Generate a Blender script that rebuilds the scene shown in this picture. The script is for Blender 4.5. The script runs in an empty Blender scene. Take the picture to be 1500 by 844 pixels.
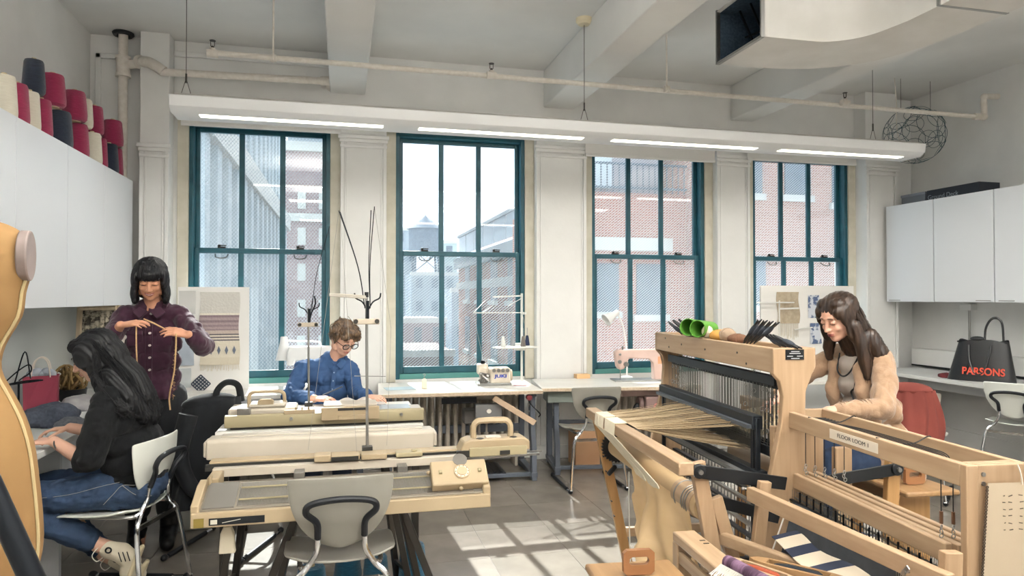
import bpy, bmesh, math, random
from math import sin, cos, pi, radians, sqrt, atan2
from mathutils import Vector, Matrix, Euler
from mathutils import noise as mnoise
scene = bpy.context.scene
C = scene.collection
# ---------------------------------------------------------------- camera
cam = bpy.data.objects.new('camera', bpy.data.cameras.new('camera')); C.objects.link(cam)
cam.data.sensor_width = 36.0; cam.data.lens = 1011.0 / 1500 * 36
cam.location = (0, 0, 1.45); cam.rotation_euler = (radians(90.766), 0, radians(-13.79))
cam.data.clip_start = 0.05; cam.data.clip_end = 500
scene.camera = cam
# ---------------------------------------------------------------- sky, sun, exposure
scene.view_settings.view_transform = 'Standard'; scene.view_settings.look = 'None'
scene.view_settings.gamma = 1; scene.view_settings.use_curve_mapping = False
scene.view_settings.exposure = 0.64
w = bpy.data.worlds.new('sky'); scene.world = w; w.use_nodes = True
bg = w.node_tree.nodes['Background']; bg.inputs[0].default_value = (0.86, 0.93, 1.0, 1); bg.inputs[1].default_value = 1.75
sun = bpy.data.objects.new('sun', bpy.data.lights.new('sun', 'SUN')); C.objects.link(sun)
sun.data.energy = 12.0; sun.data.angle = 0.009; sun.data.color = (1.0, 0.95, 0.86)
sun.rotation_euler = Vector((-0.07, 1.0, 0.806)).to_track_quat('Z', 'Y').to_euler()
ROOMFILL = 30.0      # watts of each unseen light bar added to fill the room
BARLIGHT = 5.0       # watts under each lit lens of the bar over the windows
# ---------------------------------------------------------------- materials
def lin(h):
    h = h.lstrip('#'); r = [int(h[i:i+2], 16) / 255 for i in (0, 2, 4)]
    return tuple(c / 12.92 if c <= 0.04045 else ((c + 0.055) / 1.055) ** 2.4 for c in r) + (1,)
def M(name, col, rough=0.6, metal=0.0, col2=None, sc=8.0, stretch=(1, 1, 1), bump=0.0, bsc=None, emit=None, spec=0.4, lo=0.35, hi=0.65, detail=4, trans=0, sheen=0):
    m = bpy.data.materials.new(name); m.use_nodes = True
    nt = m.node_tree; p = nt.nodes['Principled BSDF']; L = nt.links
    p.inputs['Base Color'].default_value = lin(col); p.inputs['Roughness'].default_value = rough
    p.inputs['Metallic'].default_value = metal; p.inputs['Specular IOR Level'].default_value = spec
    if sheen: p.inputs['Sheen Weight'].default_value = sheen
    if trans: p.inputs['Transmission Weight'].default_value = trans
    if emit: p.inputs['Emission Color'].default_value = lin(col); p.inputs['Emission Strength'].default_value = emit
    if col2 or bump:
        tc = nt.nodes.new('ShaderNodeTexCoord'); mp = nt.nodes.new('ShaderNodeMapping'); mp.inputs['Scale'].default_value = stretch
        L.new(tc.outputs['Object'], mp.inputs[0])
        n = nt.nodes.new('ShaderNodeTexNoise'); n.inputs['Scale'].default_value = sc; n.inputs['Detail'].default_value = detail
        L.new(mp.outputs[0], n.inputs['Vector'])
        if col2:
            r = nt.nodes.new('ShaderNodeValToRGB'); r.color_ramp.elements[0].position = lo; r.color_ramp.elements[1].position = hi
            r.color_ramp.elements[0].color = lin(col); r.color_ramp.elements[1].color = lin(col2)
            L.new(n.outputs[0], r.inputs[0]); L.new(r.outputs[0], p.inputs['Base Color'])
        if bump:
            b = nt.nodes.new('ShaderNodeBump'); b.inputs['Strength'].default_value = bump; b.inputs['Distance'].default_value = 0.01
            src = n
            if bsc:
                src = nt.nodes.new('ShaderNodeTexNoise'); src.inputs['Scale'].default_value = bsc; L.new(mp.outputs[0], src.inputs['Vector'])
            L.new(src.outputs[0], b.inputs['Height']); L.new(b.outputs[0], p.inputs['Normal'])
    return m
def glassmat(name, tint, refl=0.08, haze=0.0):
    m = bpy.data.materials.new(name); m.use_nodes = True; nt = m.node_tree; nt.nodes.clear(); L = nt.links
    o = nt.nodes.new('ShaderNodeOutputMaterial'); t = nt.nodes.new('ShaderNodeBsdfTransparent'); t.inputs[0].default_value = tint
    g = nt.nodes.new('ShaderNodeBsdfGlossy'); g.inputs['Roughness'].default_value = 0.02
    x = nt.nodes.new('ShaderNodeMixShader'); x.inputs[0].default_value = refl
    L.new(t.outputs[0], x.inputs[1]); L.new(g.outputs[0], x.inputs[2]); last = x
    if haze:
        d = nt.nodes.new('ShaderNodeBsdfTranslucent'); d.inputs[0].default_value = (0.9, 0.95, 1, 1)
        y = nt.nodes.new('ShaderNodeMixShader'); y.inputs[0].default_value = haze
        L.new(x.outputs[0], y.inputs[1]); L.new(d.outputs[0], y.inputs[2]); last = y
    L.new(last.outputs[0], o.inputs[0]); return m
def brickmat(name, c1, c2, mortar, sx=1.0, bw=0.22, bh=0.075, ms=0.012, rough=0.9, rot=(radians(90), 0, 0)):
    m = bpy.data.materials.new(name); m.use_nodes = True; nt = m.node_tree; L = nt.links; p = nt.nodes['Principled BSDF']
    p.inputs['Roughness'].default_value = rough
    tc = nt.nodes.new('ShaderNodeTexCoord'); sp = nt.nodes.new('ShaderNodeSeparateXYZ'); L.new(tc.outputs['Object'], sp.inputs[0])
    ad = nt.nodes.new('ShaderNodeMath'); ad.operation = 'ADD'; L.new(sp.outputs[0], ad.inputs[0]); L.new(sp.outputs[1], ad.inputs[1])
    cb = nt.nodes.new('ShaderNodeCombineXYZ'); L.new(ad.outputs[0], cb.inputs[0]); L.new(sp.outputs[2], cb.inputs[1])
    b = nt.nodes.new('ShaderNodeTexBrick'); b.inputs['Scale'].default_value = 1.0
    b.inputs['Brick Width'].default_value = bw; b.inputs['Row Height'].default_value = bh; b.inputs['Mortar Size'].default_value = ms
    b.inputs['Color1'].default_value = lin(c1); b.inputs['Color2'].default_value = lin(c2); b.inputs['Mortar'].default_value = lin(mortar)
    L.new(cb.outputs[0], b.inputs['Vector']); L.new(b.outputs[0], p.inputs['Base Color']); return m
WHITE = M('wall_paint', '#e6e6e4', 0.7, col2='#dfdfdd', sc=3, bump=0.06, bsc=40)
CEIL = M('ceiling_paint', '#e4e4e2', 0.8, col2='#dddddb', sc=2, bump=0.05, bsc=25)
PIPE = M('pipe_paint', '#e2dcd4', 0.5, col2='#d8d1c7', sc=30)
TEAL = M('teal_paint', '#1f4f5c', 0.35, col2='#245a67', sc=12)
CASING = M('casing_paint', '#cfcabb', 0.6, col2='#c4bfae', sc=10)
SHADE = M('shade_fabric', '#dddcd9', 0.8)
MELA = M('white_laminate', '#dfe3e8', 0.35)
MELB = M('edge_laminate', '#c9ccd0', 0.5)
GREYWALL = M('grey_paint', '#b9bdbb', 0.7)
BLACK = M('black_plastic', '#15181c', 0.45)
BLACKM = M('black_metal', '#1c2026', 0.35, 0.6)
CHROME = M('chrome', '#d8dadd', 0.12, 1.0)
STEEL = M('brushed_steel', '#9a9a98', 0.3, 0.9)
DARKST = M('dark_steel', '#4a4744', 0.35, 0.8)
GREYM = M('grey_enamel', '#5b626d', 0.4, 0.1)
def wood(name, a, b, ax):
    st = [14, 14, 14]; st[ax] = 1.0
    return M(name, a, 0.45, col2=b, sc=3.2, stretch=tuple(st), bump=0.03, lo=0.3, hi=0.7, detail=6)
WX = wood('maple_x', '#a1866a', '#b1987b', 0); WY = wood('maple_y', '#a1866a', '#b1987b', 1); WZ = wood('maple_z', '#9c8063', '#ad9275', 2)
BWY = wood('birch_y', '#8f6f4c', '#a07f5b', 1); BWZ = wood('birch_z', '#a27a4c', '#b38b5d', 2)
# ---------------------------------------------------------------- mesh helpers
def sm(pts, n=6, closed=False):
    pts = [Vector(p) for p in pts]; out = []; N = len(pts)
    if N < 3: return pts
    for i in range(N if closed else N - 1):
        p0 = pts[(i - 1) % N] if (closed or i > 0) else pts[0] * 2 - pts[1]
        p1 = pts[i]; p2 = pts[(i + 1) % N]
        p3 = pts[(i + 2) % N] if (closed or i + 2 < N) else pts[-1] * 2 - pts[-2]
        for k in range(n):
            t = k / n
            out.append(0.5 * ((2 * p1) + (p2 - p0) * t + (2 * p0 - 5 * p1 + 4 * p2 - p3) * t * t + (3 * p1 - p0 - 3 * p2 + p3) * t ** 3))
    if not closed: out.append(pts[-1])
    return out
class MB:
    def __init__(s): s.bm = bmesh.new()
    def pv(s, verts, faces, mtx=None):
        vs = [s.bm.verts.new(mtx @ Vector(v) if mtx else v) for v in verts]
        for f in faces:
            try: s.bm.faces.new([vs[i] for i in f])
            except ValueError: pass
        return s
    def box(s, c, size, rot=(0, 0, 0)):
        x, y, z = [a / 2 for a in size]
        m = Matrix.Translation(c) @ Euler(rot).to_matrix().to_4x4()
        return s.pv([(-x, -y, -z), (x, -y, -z), (x, y, -z), (-x, y, -z), (-x, -y, z), (x, -y, z), (x, y, z), (-x, y, z)],
                    [(0, 3, 2, 1), (4, 5, 6, 7), (0, 1, 5, 4), (1, 2, 6, 5), (2, 3, 7, 6), (3, 0, 4, 7)], m)
    def bx(s, x0, x1, y0, y1, z0, z1): return s.box(((x0+x1)/2, (y0+y1)/2, (z0+z1)/2), (abs(x1-x0), abs(y1-y0), abs(z1-z0)))
    def bar(s, a, b, w, h, up=(0, 0, 1)):
        a = Vector(a); b = Vector(b); d = (b - a).normalized(); u = Vector(up); r = d.cross(u)
        if r.length < 1e-4: r = d.cross(Vector((0, 1, 0)))
        r.normalize(); u = r.cross(d); vs = []
        for p in (a, b):
            for i, j in ((-1, -1), (1, -1), (1, 1), (-1, 1)): vs.append(p + r * i * w / 2 + u * j * h / 2)
        return s.pv(vs, [(0, 1, 2, 3), (7, 6, 5, 4), (0, 4, 5, 1), (1, 5, 6, 2), (2, 6, 7, 3), (3, 7, 4, 0)])
    def tube(s, pts, r, n=8, closed=False, caps=True, flat=1.0):
        pts = [Vector(p) for p in pts]; N = len(pts); rs = r if isinstance(r, (list, tuple)) else [r] * N
        if len(rs) != N: rs = [rs[0] + (rs[-1] - rs[0]) * i / (N - 1) for i in range(N)]
        t0 = (pts[1] - pts[0]).normalized(); nrm = t0.orthogonal().normalized(); rings = []
        for i in range(N):
            a = pts[(i - 1) % N] if (closed or i > 0) else pts[0]; b = pts[(i + 1) % N] if (closed or i < N - 1) else pts[-1]
            t = (b - a)
            t = t.normalized() if t.length > 1e-9 else t0
            nrm = (nrm - t * nrm.dot(t)); nrm = nrm.normalized() if nrm.length > 1e-6 else t.orthogonal().normalized(); bn = t.cross(nrm)
            rings.append([s.bm.verts.new(pts[i] + (nrm * cos(2*pi*k/n) + bn * sin(2*pi*k/n) * flat) * rs[i]) for k in range(n)])
        for i in range(N if closed else N - 1):
            A = rings[i]; B = rings[(i + 1) % N]
            for k in range(n): s.bm.faces.new((A[k], A[(k+1) % n], B[(k+1) % n], B[k]))
        if caps and not closed: s.bm.faces.new(rings[0][::-1]); s.bm.faces.new(rings[-1])
        return s
    def cyl(s, a, b, r0, r1=None, n=16): return s.tube([a, b], [r0, r0 if r1 is None else r1], n)
    def lathe(s, prof, n=20, mtx=None, sx=1.0, sy=1.0):
        vs = []; fs = []
        for (r, z) in prof:
            for k in range(n): vs.append((r * cos(2*pi*k/n) * sx, r * sin(2*pi*k/n) * sy, z))
        for i in range(len(prof) - 1):
            for k in range(n): fs.append((i*n+k, i*n+(k+1) % n, (i+1)*n+(k+1) % n, (i+1)*n+k))
        fs.append(tuple(range(n))[::-1]); fs.append(tuple((len(prof)-1)*n+k for k in range(n)))
        return s.pv(vs, fs, mtx)
    def prism(s, poly, axis, a, b, mtx=None):
        def pt(p, t):
            return {'x': (t, p[0], p[1]), 'y': (p[0], t, p[1]), 'z': (p[0], p[1], t)}[axis]
        n = len(poly); vs = [pt(p, a) for p in poly] + [pt(p, b) for p in poly]
        return s.pv(vs, [tuple(range(n))[::-1], tuple(range(n, 2*n))] + [(i, (i+1) % n, n+(i+1) % n, n+i) for i in range(n)], mtx)
    def ell(s, c, r, rot=(0, 0, 0), u=14, v=9):
        m = Matrix.Translation(c) @ Euler(rot).to_matrix().to_4x4() @ Matrix.Diagonal((*(r if isinstance(r, (tuple, list)) else (r, r, r)), 1))
        bmesh.ops.create_uvsphere(s.bm, u_segments=u, v_segments=v, radius=1, matrix=m); return s
    def torus(s, c, R, r, rot=(0, 0, 0), n=24, k=6, sy=1.0):
        m = Matrix.Translation(c) @ Euler(rot).to_matrix().to_4x4()
        return s.tube([m @ Vector((R*cos(2*pi*i/n), R*sy*sin(2*pi*i/n), 0)) for i in range(n)], r, k, closed=True)
    def grid(s, f, nu, nv, thick=0.0):
        """surface f(u,v)->(x,y,z), u,v in 0..1"""
        V = [[s.bm.verts.new(f(i/nu, j/nv)) for j in range(nv+1)] for i in range(nu+1)]; fs = []
        for i in range(nu):
            for j in range(nv): fs.append(s.bm.faces.new((V[i][j], V[i+1][j], V[i+1][j+1], V[i][j+1])))
        if thick:
            bmesh.ops.recalc_face_normals(s.bm, faces=fs)
            bmesh.ops.solidify(s.bm, geom=fs, thickness=thick)
        return s
    def build(s, name, mat, parent=None, bevel=0.0, seg=2, smooth=True, ang=35, mods=None, sub=0, fix=True):
        if fix: bmesh.ops.recalc_face_normals(s.bm, faces=s.bm.faces)
        me = bpy.data.meshes.new(name); s.bm.to_mesh(me); s.bm.free()
        o = bpy.data.objects.new(name, me); C.objects.link(o)
        for m in (mat if isinstance(mat, (list, tuple)) else [mat]): me.materials.append(m)
        if bevel:
            b = o.modifiers.new('bevel', 'BEVEL'); b.width = bevel; b.segments = seg; b.limit_method = 'ANGLE'; b.angle_limit = radians(40)
        if sub:
            b = o.modifiers.new('sub', 'SUBSURF'); b.levels = sub; b.render_levels = sub
        if smooth:
            for p in me.polygons: p.use_smooth = True
            me.set_sharp_from_angle(angle=radians(ang))
        if parent: o.parent = parent
        return o
def B(x0, x1, y0, y1, z0, z1): return MB().bx(x0, x1, y0, y1, z0, z1)
def tag(o, label, cat, group=None, kind=None):
    o['label'] = label; o['category'] = cat
    if group: o['group'] = group
    if kind: o['kind'] = kind
    return o
def struct(o): o['kind'] = 'structure'; return o
def empty(name, loc=(0, 0, 0), rz=0.0, label=None, cat=None, group=None):
    o = bpy.data.objects.new(name, None); C.objects.link(o); o.location = loc; o.rotation_euler = (0, 0, rz); o.empty_display_size = 0.1
    if label: tag(o, label, cat, group)
    return o
def dup(root, loc=None, rz=None, label=None):
    def cp(o, par):
        c = o.copy(); C.objects.link(c)
        if par: c.parent = par
        for ch in kids.get(o, []): cp(ch, c)
        return c
    kids = {}
    for o in bpy.data.objects:
        if o.parent: kids.setdefault(o.parent, []).append(o)
    r = cp(root, None)
    if loc is not None: r.location = loc
    if rz is not None: r.rotation_euler = (0, 0, rz)
    if label: r['label'] = label
    return r
def text(s, size, loc, rot, mat, parent=None, name='lettering', ext=0.0008, align='CENTER', sx=1.0, bold=0.0):
    cu = bpy.data.curves.new(name, 'FONT'); cu.body = s; cu.size = size; cu.extrude = ext; cu.align_x = align; cu.align_y = 'CENTER'; cu.offset = bold
    t = bpy.data.objects.new(name + '_src', cu); C.objects.link(t)
    dg = bpy.context.evaluated_depsgraph_get(); me = bpy.data.meshes.new_from_object(t.evaluated_get(dg)); bpy.data.objects.remove(t)
    o = bpy.data.objects.new(name, me); C.objects.link(o); o.location = loc; o.rotation_euler = rot; o.scale = (sx, 1, 1)
    me.materials.clear(); me.materials.append(mat)
    o['kind'] = 'stuff'
    if parent: o.parent = parent
    return o
rnd = random.Random(7)
# ================================================================ ROOM SHELL
XL, XR, YW, YB, ZC = -1.94, 5.83, 6.06, -4.0, 3.53
FLOORB = M('floor_bed', '#7d7973', 0.6)
def tilemat(i):
    a = ['#8b8379', '#878077', '#8f877e', '#847d74'][i]; b = ['#7e776e', '#7b756c', '#827b72', '#79736a'][i]
    return M('floor_tile_%d' % i, a, 0.22, col2=b, sc=5, bump=0.012, bsc=18, spec=0.5)
TILES = [tilemat(i) for i in range(4)]
fl = struct(B(XL-.2, XR+.2, YB-.2, YW+.25, -0.15, -0.004).build('floor', FLOORB, smooth=False))
T = 0.457; tm = [None]*4
tx = XL
ni = 0
while tx < XR:
    ty = YW - T
    x1 = min(tx + T, XR)
    while ty > 2.0:
        full = (x1 - tx) > T - 0.01; k = rnd.randrange(4)
        if full and tm[k]:
            o = bpy.data.objects.new('tile', tm[k]); C.objects.link(o)
        else:
            o = B(-(x1-tx)/2+.0015, (x1-tx)/2-.0015, -T/2+.0015, T/2-.0015, -0.004, 0.0).build('tile', TILES[k], bevel=0.001, seg=1, smooth=False)
            if full: tm[k] = o.data
        o.location = ((tx+x1)/2, ty+T/2, 0); o.parent = fl; ty -= T; ni += 1
    tx += T
o = B(XL, XR, YB, ty+T-.0015, -0.004, 0.0).build('plain_floor', TILES[0], fl, smooth=False)
# ceiling
struct(B(XL-.2, XR+.2, YB-.2, YW+.25, ZC, ZC+.15).build('ceiling', CEIL, smooth=False))
struct(B(XL-.2, XL, YB-.2, YW+.25, -.15, ZC).build('wall_left', WHITE, smooth=False))
struct(B(XR, XR+.2, YB-.2, YW+.25, -.15, ZC).build('wall_right', WHITE, smooth=False))
struct(B(XL-.2, XR+.2, YB-.2, YB, -.15, ZC).build('wall_front', WHITE, smooth=False))
for i, (x0, x1) in enumerate([(-.11, .185), (1.785, 2.075), (3.70, 3.945)]):
    b = MB(); b.bx(x0, x1, YB, YW, 3.19, ZC)
    o = struct(b.build('trim_%d' % (i+1), CEIL, bevel=.01, smooth=False)); o['label'] = 'plastered ceiling beam'
# window wall with openings
WIN = [(-1.215, -.105), (.447, 1.605), (2.25, 3.41), (3.935, 5.04)]
Z0, Z1 = .735, 2.885
b = MB(); xs = [XL-.2] + [v for p in WIN for v in p] + [XR+.2]
for i in range(0, len(xs), 2): b.bx(xs[i], xs[i+1], YW, YW+.20, -.15, ZC)
for (x0, x1) in WIN: b.bx(x0, x1, YW, YW+.20, -.15, Z0); b.bx(x0, x1, YW, YW+.20, Z1, ZC)
wb = struct(b.build('wall_back', WHITE, smooth=False))
# pilasters with raised mouldings
n = 3
def pilaster(x0, x1, y0, n, zt=2.79, capped=True):
    e = empty('trim_%d' % (n+1), ((x0+x1)/2, YW, 0)); struct(e)
    w = (x1-x0)/2; d = y0 - YW
    B(-w, w, d, 0, 0, ZC-.0 if d < -.12 else 2.97).build('pilaster_face', WHITE, e, bevel=.004)
    b = MB()
    for s in (-1, 1): b.bx(s*w-s*.0, s*(w-.03), d-.012, d, .12, zt); b.bx(s*(w-.035), s*(w-.05), d-.008, d, .12, zt)
    b.build('edge_moulding', WHITE, e, bevel=.004)
    if capped:
        b = MB(); b.bx(-w-.02, w+.02, d-.035, d, zt, zt+.03); b.bx(-w-.01, w+.01, d-.022, d, zt-.03, zt); b.bx(-w-.005, w+.005, d-.016, d, zt-.075, zt-.05)
        b.build('cap_moulding', WHITE, e, bevel=.005)
    B(-w-.012, w+.012, d-.015, d, 0, .12).build('plinth', WHITE, e, bevel=.003)
pilaster(-.02, .362, 5.97, 3); pilaster(1.69, 2.165, 5.97, 4); pilaster(3.495, 3.85, 5.97, 5)
pilaster(-1.54, -1.33, 5.9, 6, zt=2.62); pilaster(5.125, 5.5, 5.9, 7, zt=2.76)
# raised frame on the corner wall behind the drain pipe
b = MB(); b.bx(-1.90, -1.86, YW-.02, YW, .2, 3.38); b.bx(-1.90, -1.55, YW-.02, YW, 3.34, 3.38)
struct(b.build('trim_9', WHITE, bevel=.005))
# picture moulding at the top of the wall
b = MB(); b.bx(-1.33, -.11, YW-.03, YW, 3.40, 3.44); struct(b.build('trim_10', WHITE, bevel=.006))
for nm, bb in (('baseboard_back', (XL, XR, YW-.02, YW, 0, .14)), ('baseboard_left', (XL, XL+.02, YB, YW, 0, .14)), ('baseboard_right', (XR-.02, XR, YB, YW, 0, .16))):
    struct(B(*bb).build(nm, WHITE, bevel=.004))
# ---- windows
GLASS = glassmat('window_glass', (0.93, 0.97, 1, 1), 0.05, 0.012)
WIRE = M('screen_wire', '#c9ccce', 0.5); WIRE2 = M('screen_wire_pale', '#d6dbdd', 0.5)
LOCK = M('sash_lock', '#2a2a28', 0.4, 0.5)
def window(i, x0, x1):
    W = x1 - x0; e = empty('window_%d' % (i+1), ((x0+x1)/2, YW, Z0)); struct(e); h = Z1 - Z0; a = W/2; zm = 1.835 - Z0
    b = MB(); f = .034
    b.bx(-a, -a+f, .0, .14, 0, h); b.bx(a-f, a, .0, .14, 0, h); b.bx(-a+f, a-f, 0, .14, h-.03, h)
    b.build('window_frame', TEAL, e, bevel=.003)
    b = MB(); b.bx(-a+f, a-f, -.0, .15, 0, .045); b.build('window_sill', M('teal_sill', '#4f8a86', .4) if i == 0 else bpy.data.materials['teal_sill'], e, bevel=.003)
    for nm, y0, y1, zb, zt, st, br, tr in (('upper_sash', .085, .12, zm-.02, h-.03, .034, .04, .035), ('lower_sash', .04, .075, .045, zm+.022, .036, .06, .04)):
        b = MB(); X0, X1 = -a+f, a-f
        b.bx(X0, X0+st, y0, y1, zb, zt); b.bx(X1-st, X1, y0, y1, zb, zt); b.bx(X0+st, X1-st, y0, y1, zb, zb+br); b.bx(X0+st, X1-st, y0, y1, zt-tr, zt)
        sash = b.build(nm, TEAL, e, bevel=.004)
        gw = (X1 - X0 - 2*st)/3
        for k in (1, 2):
            xc = X0 + st + gw*k; B(xc-.022, xc+.022, y0+.002, y1-.002, zb+br, zt-tr).build('muntin', TEAL, sash, bevel=.005)
        for k in range(3):
            xa = X0+st+gw*k + (0.022 if k else 0); xb = X0+st+gw*(k+1) - (0.022 if k < 2 else 0)
            B(xa-.004, xb+.004, (y0+y1)/2-.002, (y0+y1)/2+.002, zb+br-.004, zt-tr+.004).build('pane', GLASS, sash, smooth=False)
    for s in (-1, 1):
        xc = s*a*.56; b = MB(); b.bx(xc-.03, xc+.03, .03, .07, zm+.022, zm+.034); b.ell((xc-.02, .05, zm+.042), (.014, .014, .010), u=8, v=6); b.bar((xc-.02, .05, zm+.045), (xc+.035, .045, zm+.043), .012, .008)
        b.build('sash_lock', LOCK, e)
        b = MB(); b.tube(sm([(xc-.05, .04, zm-.03), (xc-.04, .015, zm-.055), (xc, .005, zm-.065), (xc+.04, .015, zm-.055), (xc+.05, .04, zm-.03)], 4), .005, 6); b.build('sash_pull', STEEL, e)
    # outdoor woven wire guard, individual strands too fine to part
    b = MB(); sp = .024; t1 = .0065 if i > 0 else .003; zt = h-.04
    if i == 1: zt = zm + .0
    yy = .19
    k = -zt/1.0
    def clip(x, z, dx, dz, X0, X1, Z0_, Z1_):
        ts = sorted([(X0-x)/dx, (X1-x)/dx]); tz = sorted([(Z0_-z)/dz, (Z1_-z)/dz]); a0 = max(ts[0], tz[0]); a1 = min(ts[1], tz[1])
        return (a0, a1) if a1 - a0 > .01 else None
    for sgn, tt in ((1, t1), (-1, .0014 if i > 0 else .0026)):
        slope = .80 if i > 0 else 1.2
        c = -3.0
        while c < 3.5:
            r = clip(0, c, 1.0, sgn*slope, -a+.01, a-.01, .04, zt)
            if r: b.bar((r[0], yy, c+sgn*slope*r[0]), (r[1], yy, c+sgn*slope*r[1]), tt, .0015, up=(0, 1, 0))
            c += sp*(1.05 if i > 0 else 1.4) * (1 if sgn > 0 else 1.0)
    m = b.build('wire_guard', WIRE if i > 0 else WIRE2, e, smooth=False); m['kind'] = 'stuff'
    # beige casings
    c = MB(); c.bx(-a-.085, -a, -.018, .02, -.02, h+.05); c.bx(a, a+.085, -.018, .02, -.02, h+.05); c.bx(-a, a, -.018, .02, h, h+.05)
    c.build('casing', CASING, e, bevel=.003)
    return e
for i, (x0, x1) in enumerate(WIN): window(i, x0, x1)
# roller shades
for i, (x0, x1, zb) in enumerate([(-1.27, .0, 2.822), (.335, 1.67, 2.875), (2.12, 3.47, 2.742), (3.78, 5.055, 2.785)]):
    lab = ['white roller shade rolled up over the window at far left', 'white roller shade rolled up over the window behind the seated man', 'white roller shade pulled a little way down over the third window', 'white roller shade rolled up over the window farthest right'][i]
    e = empty('roller_shade', ((x0+x1)/2, YW, 2.9), 0, lab, 'shade'); a = (x1-x0)/2
    MB().cyl((-a+.02, -.10, .07), (a-.02, -.10, .07), .035, n=16).build('roller', SHADE, e)
    B(-a+.02, a-.02, -.136, -.133, zb-2.9, .07).build('fabric', SHADE, e)
    B(-a+.02, a-.02, -.143, -.128, zb-2.9-.008, zb-2.9+.018).build('bottom_bar', SHADE, e, bevel=.004)
    for s in (-1, 1): B(s*a-.004, s*a+.004, -.15, 0, .02, .13).build('bracket', STEEL, e, bevel=.002)
# ---- exterior
HAZE = 0
def win_grid(parent, face, mat, u0, u1, nu, z0, z1, nz, w, hh, frame=None, name='window'):
    for i in range(nu):
        for j in range(nz):
            u = u0 + (u1-u0)*(i+.5)/nu; z = z0 + (z1-z0)*(j+.5)/nz
            b = MB(); face(b, u, z, w, hh, .0); b.build(name, mat, parent, smooth=False)
            if frame:
                b = MB(); face(b, u, z-hh/2-.12, w+.3, .2, .12); b.build('window_ledge', frame, parent, smooth=False)
EXTW = M('facade_pale', '#aeb8bb', .9, col2='#a0adb2', sc=1.5); EXTG = M('facade_window', '#4d5c69', .3, col2='#63727e', sc=.7)
EXTB = M('facade_brown', '#b59a92', .9); LEDGE = M('stone_ledge', '#bfc0ba', .9)
BRK = brickmat('red_brick', '#a0604f', '#8f5546', '#b5a094', bw=.24, bh=.085, ms=.012)
BRK2 = brickmat('far_brick', '#8f7b7b', '#846f70', '#9c8c8b', bw=.6, bh=.2, ms=.02)
TOWER = M('tower_wood', '#6d7a84', .9, col2='#606d78', sc=4); CITY = M('city_stone', '#97a2a8', .9, col2='#87939b', sc=.4); CITY2 = M('city_roof', '#a7b5b4', .9)
# pale stepped building at left with deep piers
e = empty('pale_office_building', (-3.0, 16, -8), 0, 'pale office building with tall vertical piers seen through the left window', 'building')
B(-4.5, -.45, 0, 25, 0, 19).build('facade', EXTW, e, smooth=False)
for k in range(15):
    y = .6 + 1.62*k; B(-.5, .0, y, y+.62, 0, 13.2 + .02*k).build('pier', EXTW, e, smooth=False)
    B(-.47, -.42, y+.72, y+1.5, .5, 12.8).build('window_strip', EXTG, e, smooth=False)
B(-.6, .12, 0, 25, 13.2, 14.0).build('cornice', LEDGE, e, smooth=False)
for k in range(14):
    y = .9 + 1.7*k; B(-.47, -.36, y, y+.6, 14.6, 30).build('upper_pier', EXTW, e, smooth=False)
B(-4.5, -.46, 3, 25, 19, 32).build('tower_block', EXTW, e, smooth=False)
# red-brown block behind it
e = empty('brown_brick_block', (-.6, 46, -10), 0, 'brown brick apartment block with small white windows beyond the pale building', 'building')
B(-3.3, 3.2, 0, 10, 0, 21.2).build('facade', BRK2, e, smooth=False)
for i in range(3):
    for j in range(7): B(-2.2+i*1.3, -1.7+i*1.3, -.06, .05, 1.5+j*2.3+1.8, 2.6+j*2.3+1.8).build('window', LEDGE, e, smooth=False)
B(-3.4, 3.3, -.2, .3, 16.3, 16.8).build('band_course', LEDGE, e, smooth=False); B(-3.4, 3.3, -.2, .3, 20.8, 21.4).build('cornice', LEDGE, e, smooth=False)
B(-2.9, -.4, 1, 5, 21.4, 23.0).build('bulkhead', CITY, e, smooth=False)
# brick building right of window 2 : facade along X=6.6, Y 24..40
e = empty('red_brick_building', (6.65, 24, -8), 0, 'red brick building with glass-railed roof seen through the second window', 'building')
B(0, 4.4, -5.9, 16.3, 0, 11.7).build('facade', BRK, e, smooth=False)
B(-.25, 0, -6, 16.6, 11.1, 11.7).build('cornice', CITY, e, smooth=False); B(-.12, 0, -6, 16.5, 9.9, 10.3).build('band_course', LEDGE, e, smooth=False)
for k in range(9): B(-.05, .05, 16-(k+1)*2.4+.12, 16-k*2.4-.12, 11.9, 12.9).build('railing_panel', M('rail_glass', '#9fb2bb', .3) if k == 0 else bpy.data.materials['rail_glass'], e, smooth=False)
B(-.1, .1, -6, 16.2, 12.9, 13.05).build('railing_rail', CITY, e, smooth=False)
for k in range(6):
    for j in range(4): B(-.04, .2, 12.6-k*3.4, 13.9-k*3.4, 1.2+j*2.7, 3.0+j*2.7).build('window', EXTG, e, smooth=False); B(-.16, .1, 12.5-k*3.4, 14.0-k*3.4, 1.0+j*2.7, 1.2+j*2.7).build('window_ledge', LEDGE, e, smooth=False)
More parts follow.
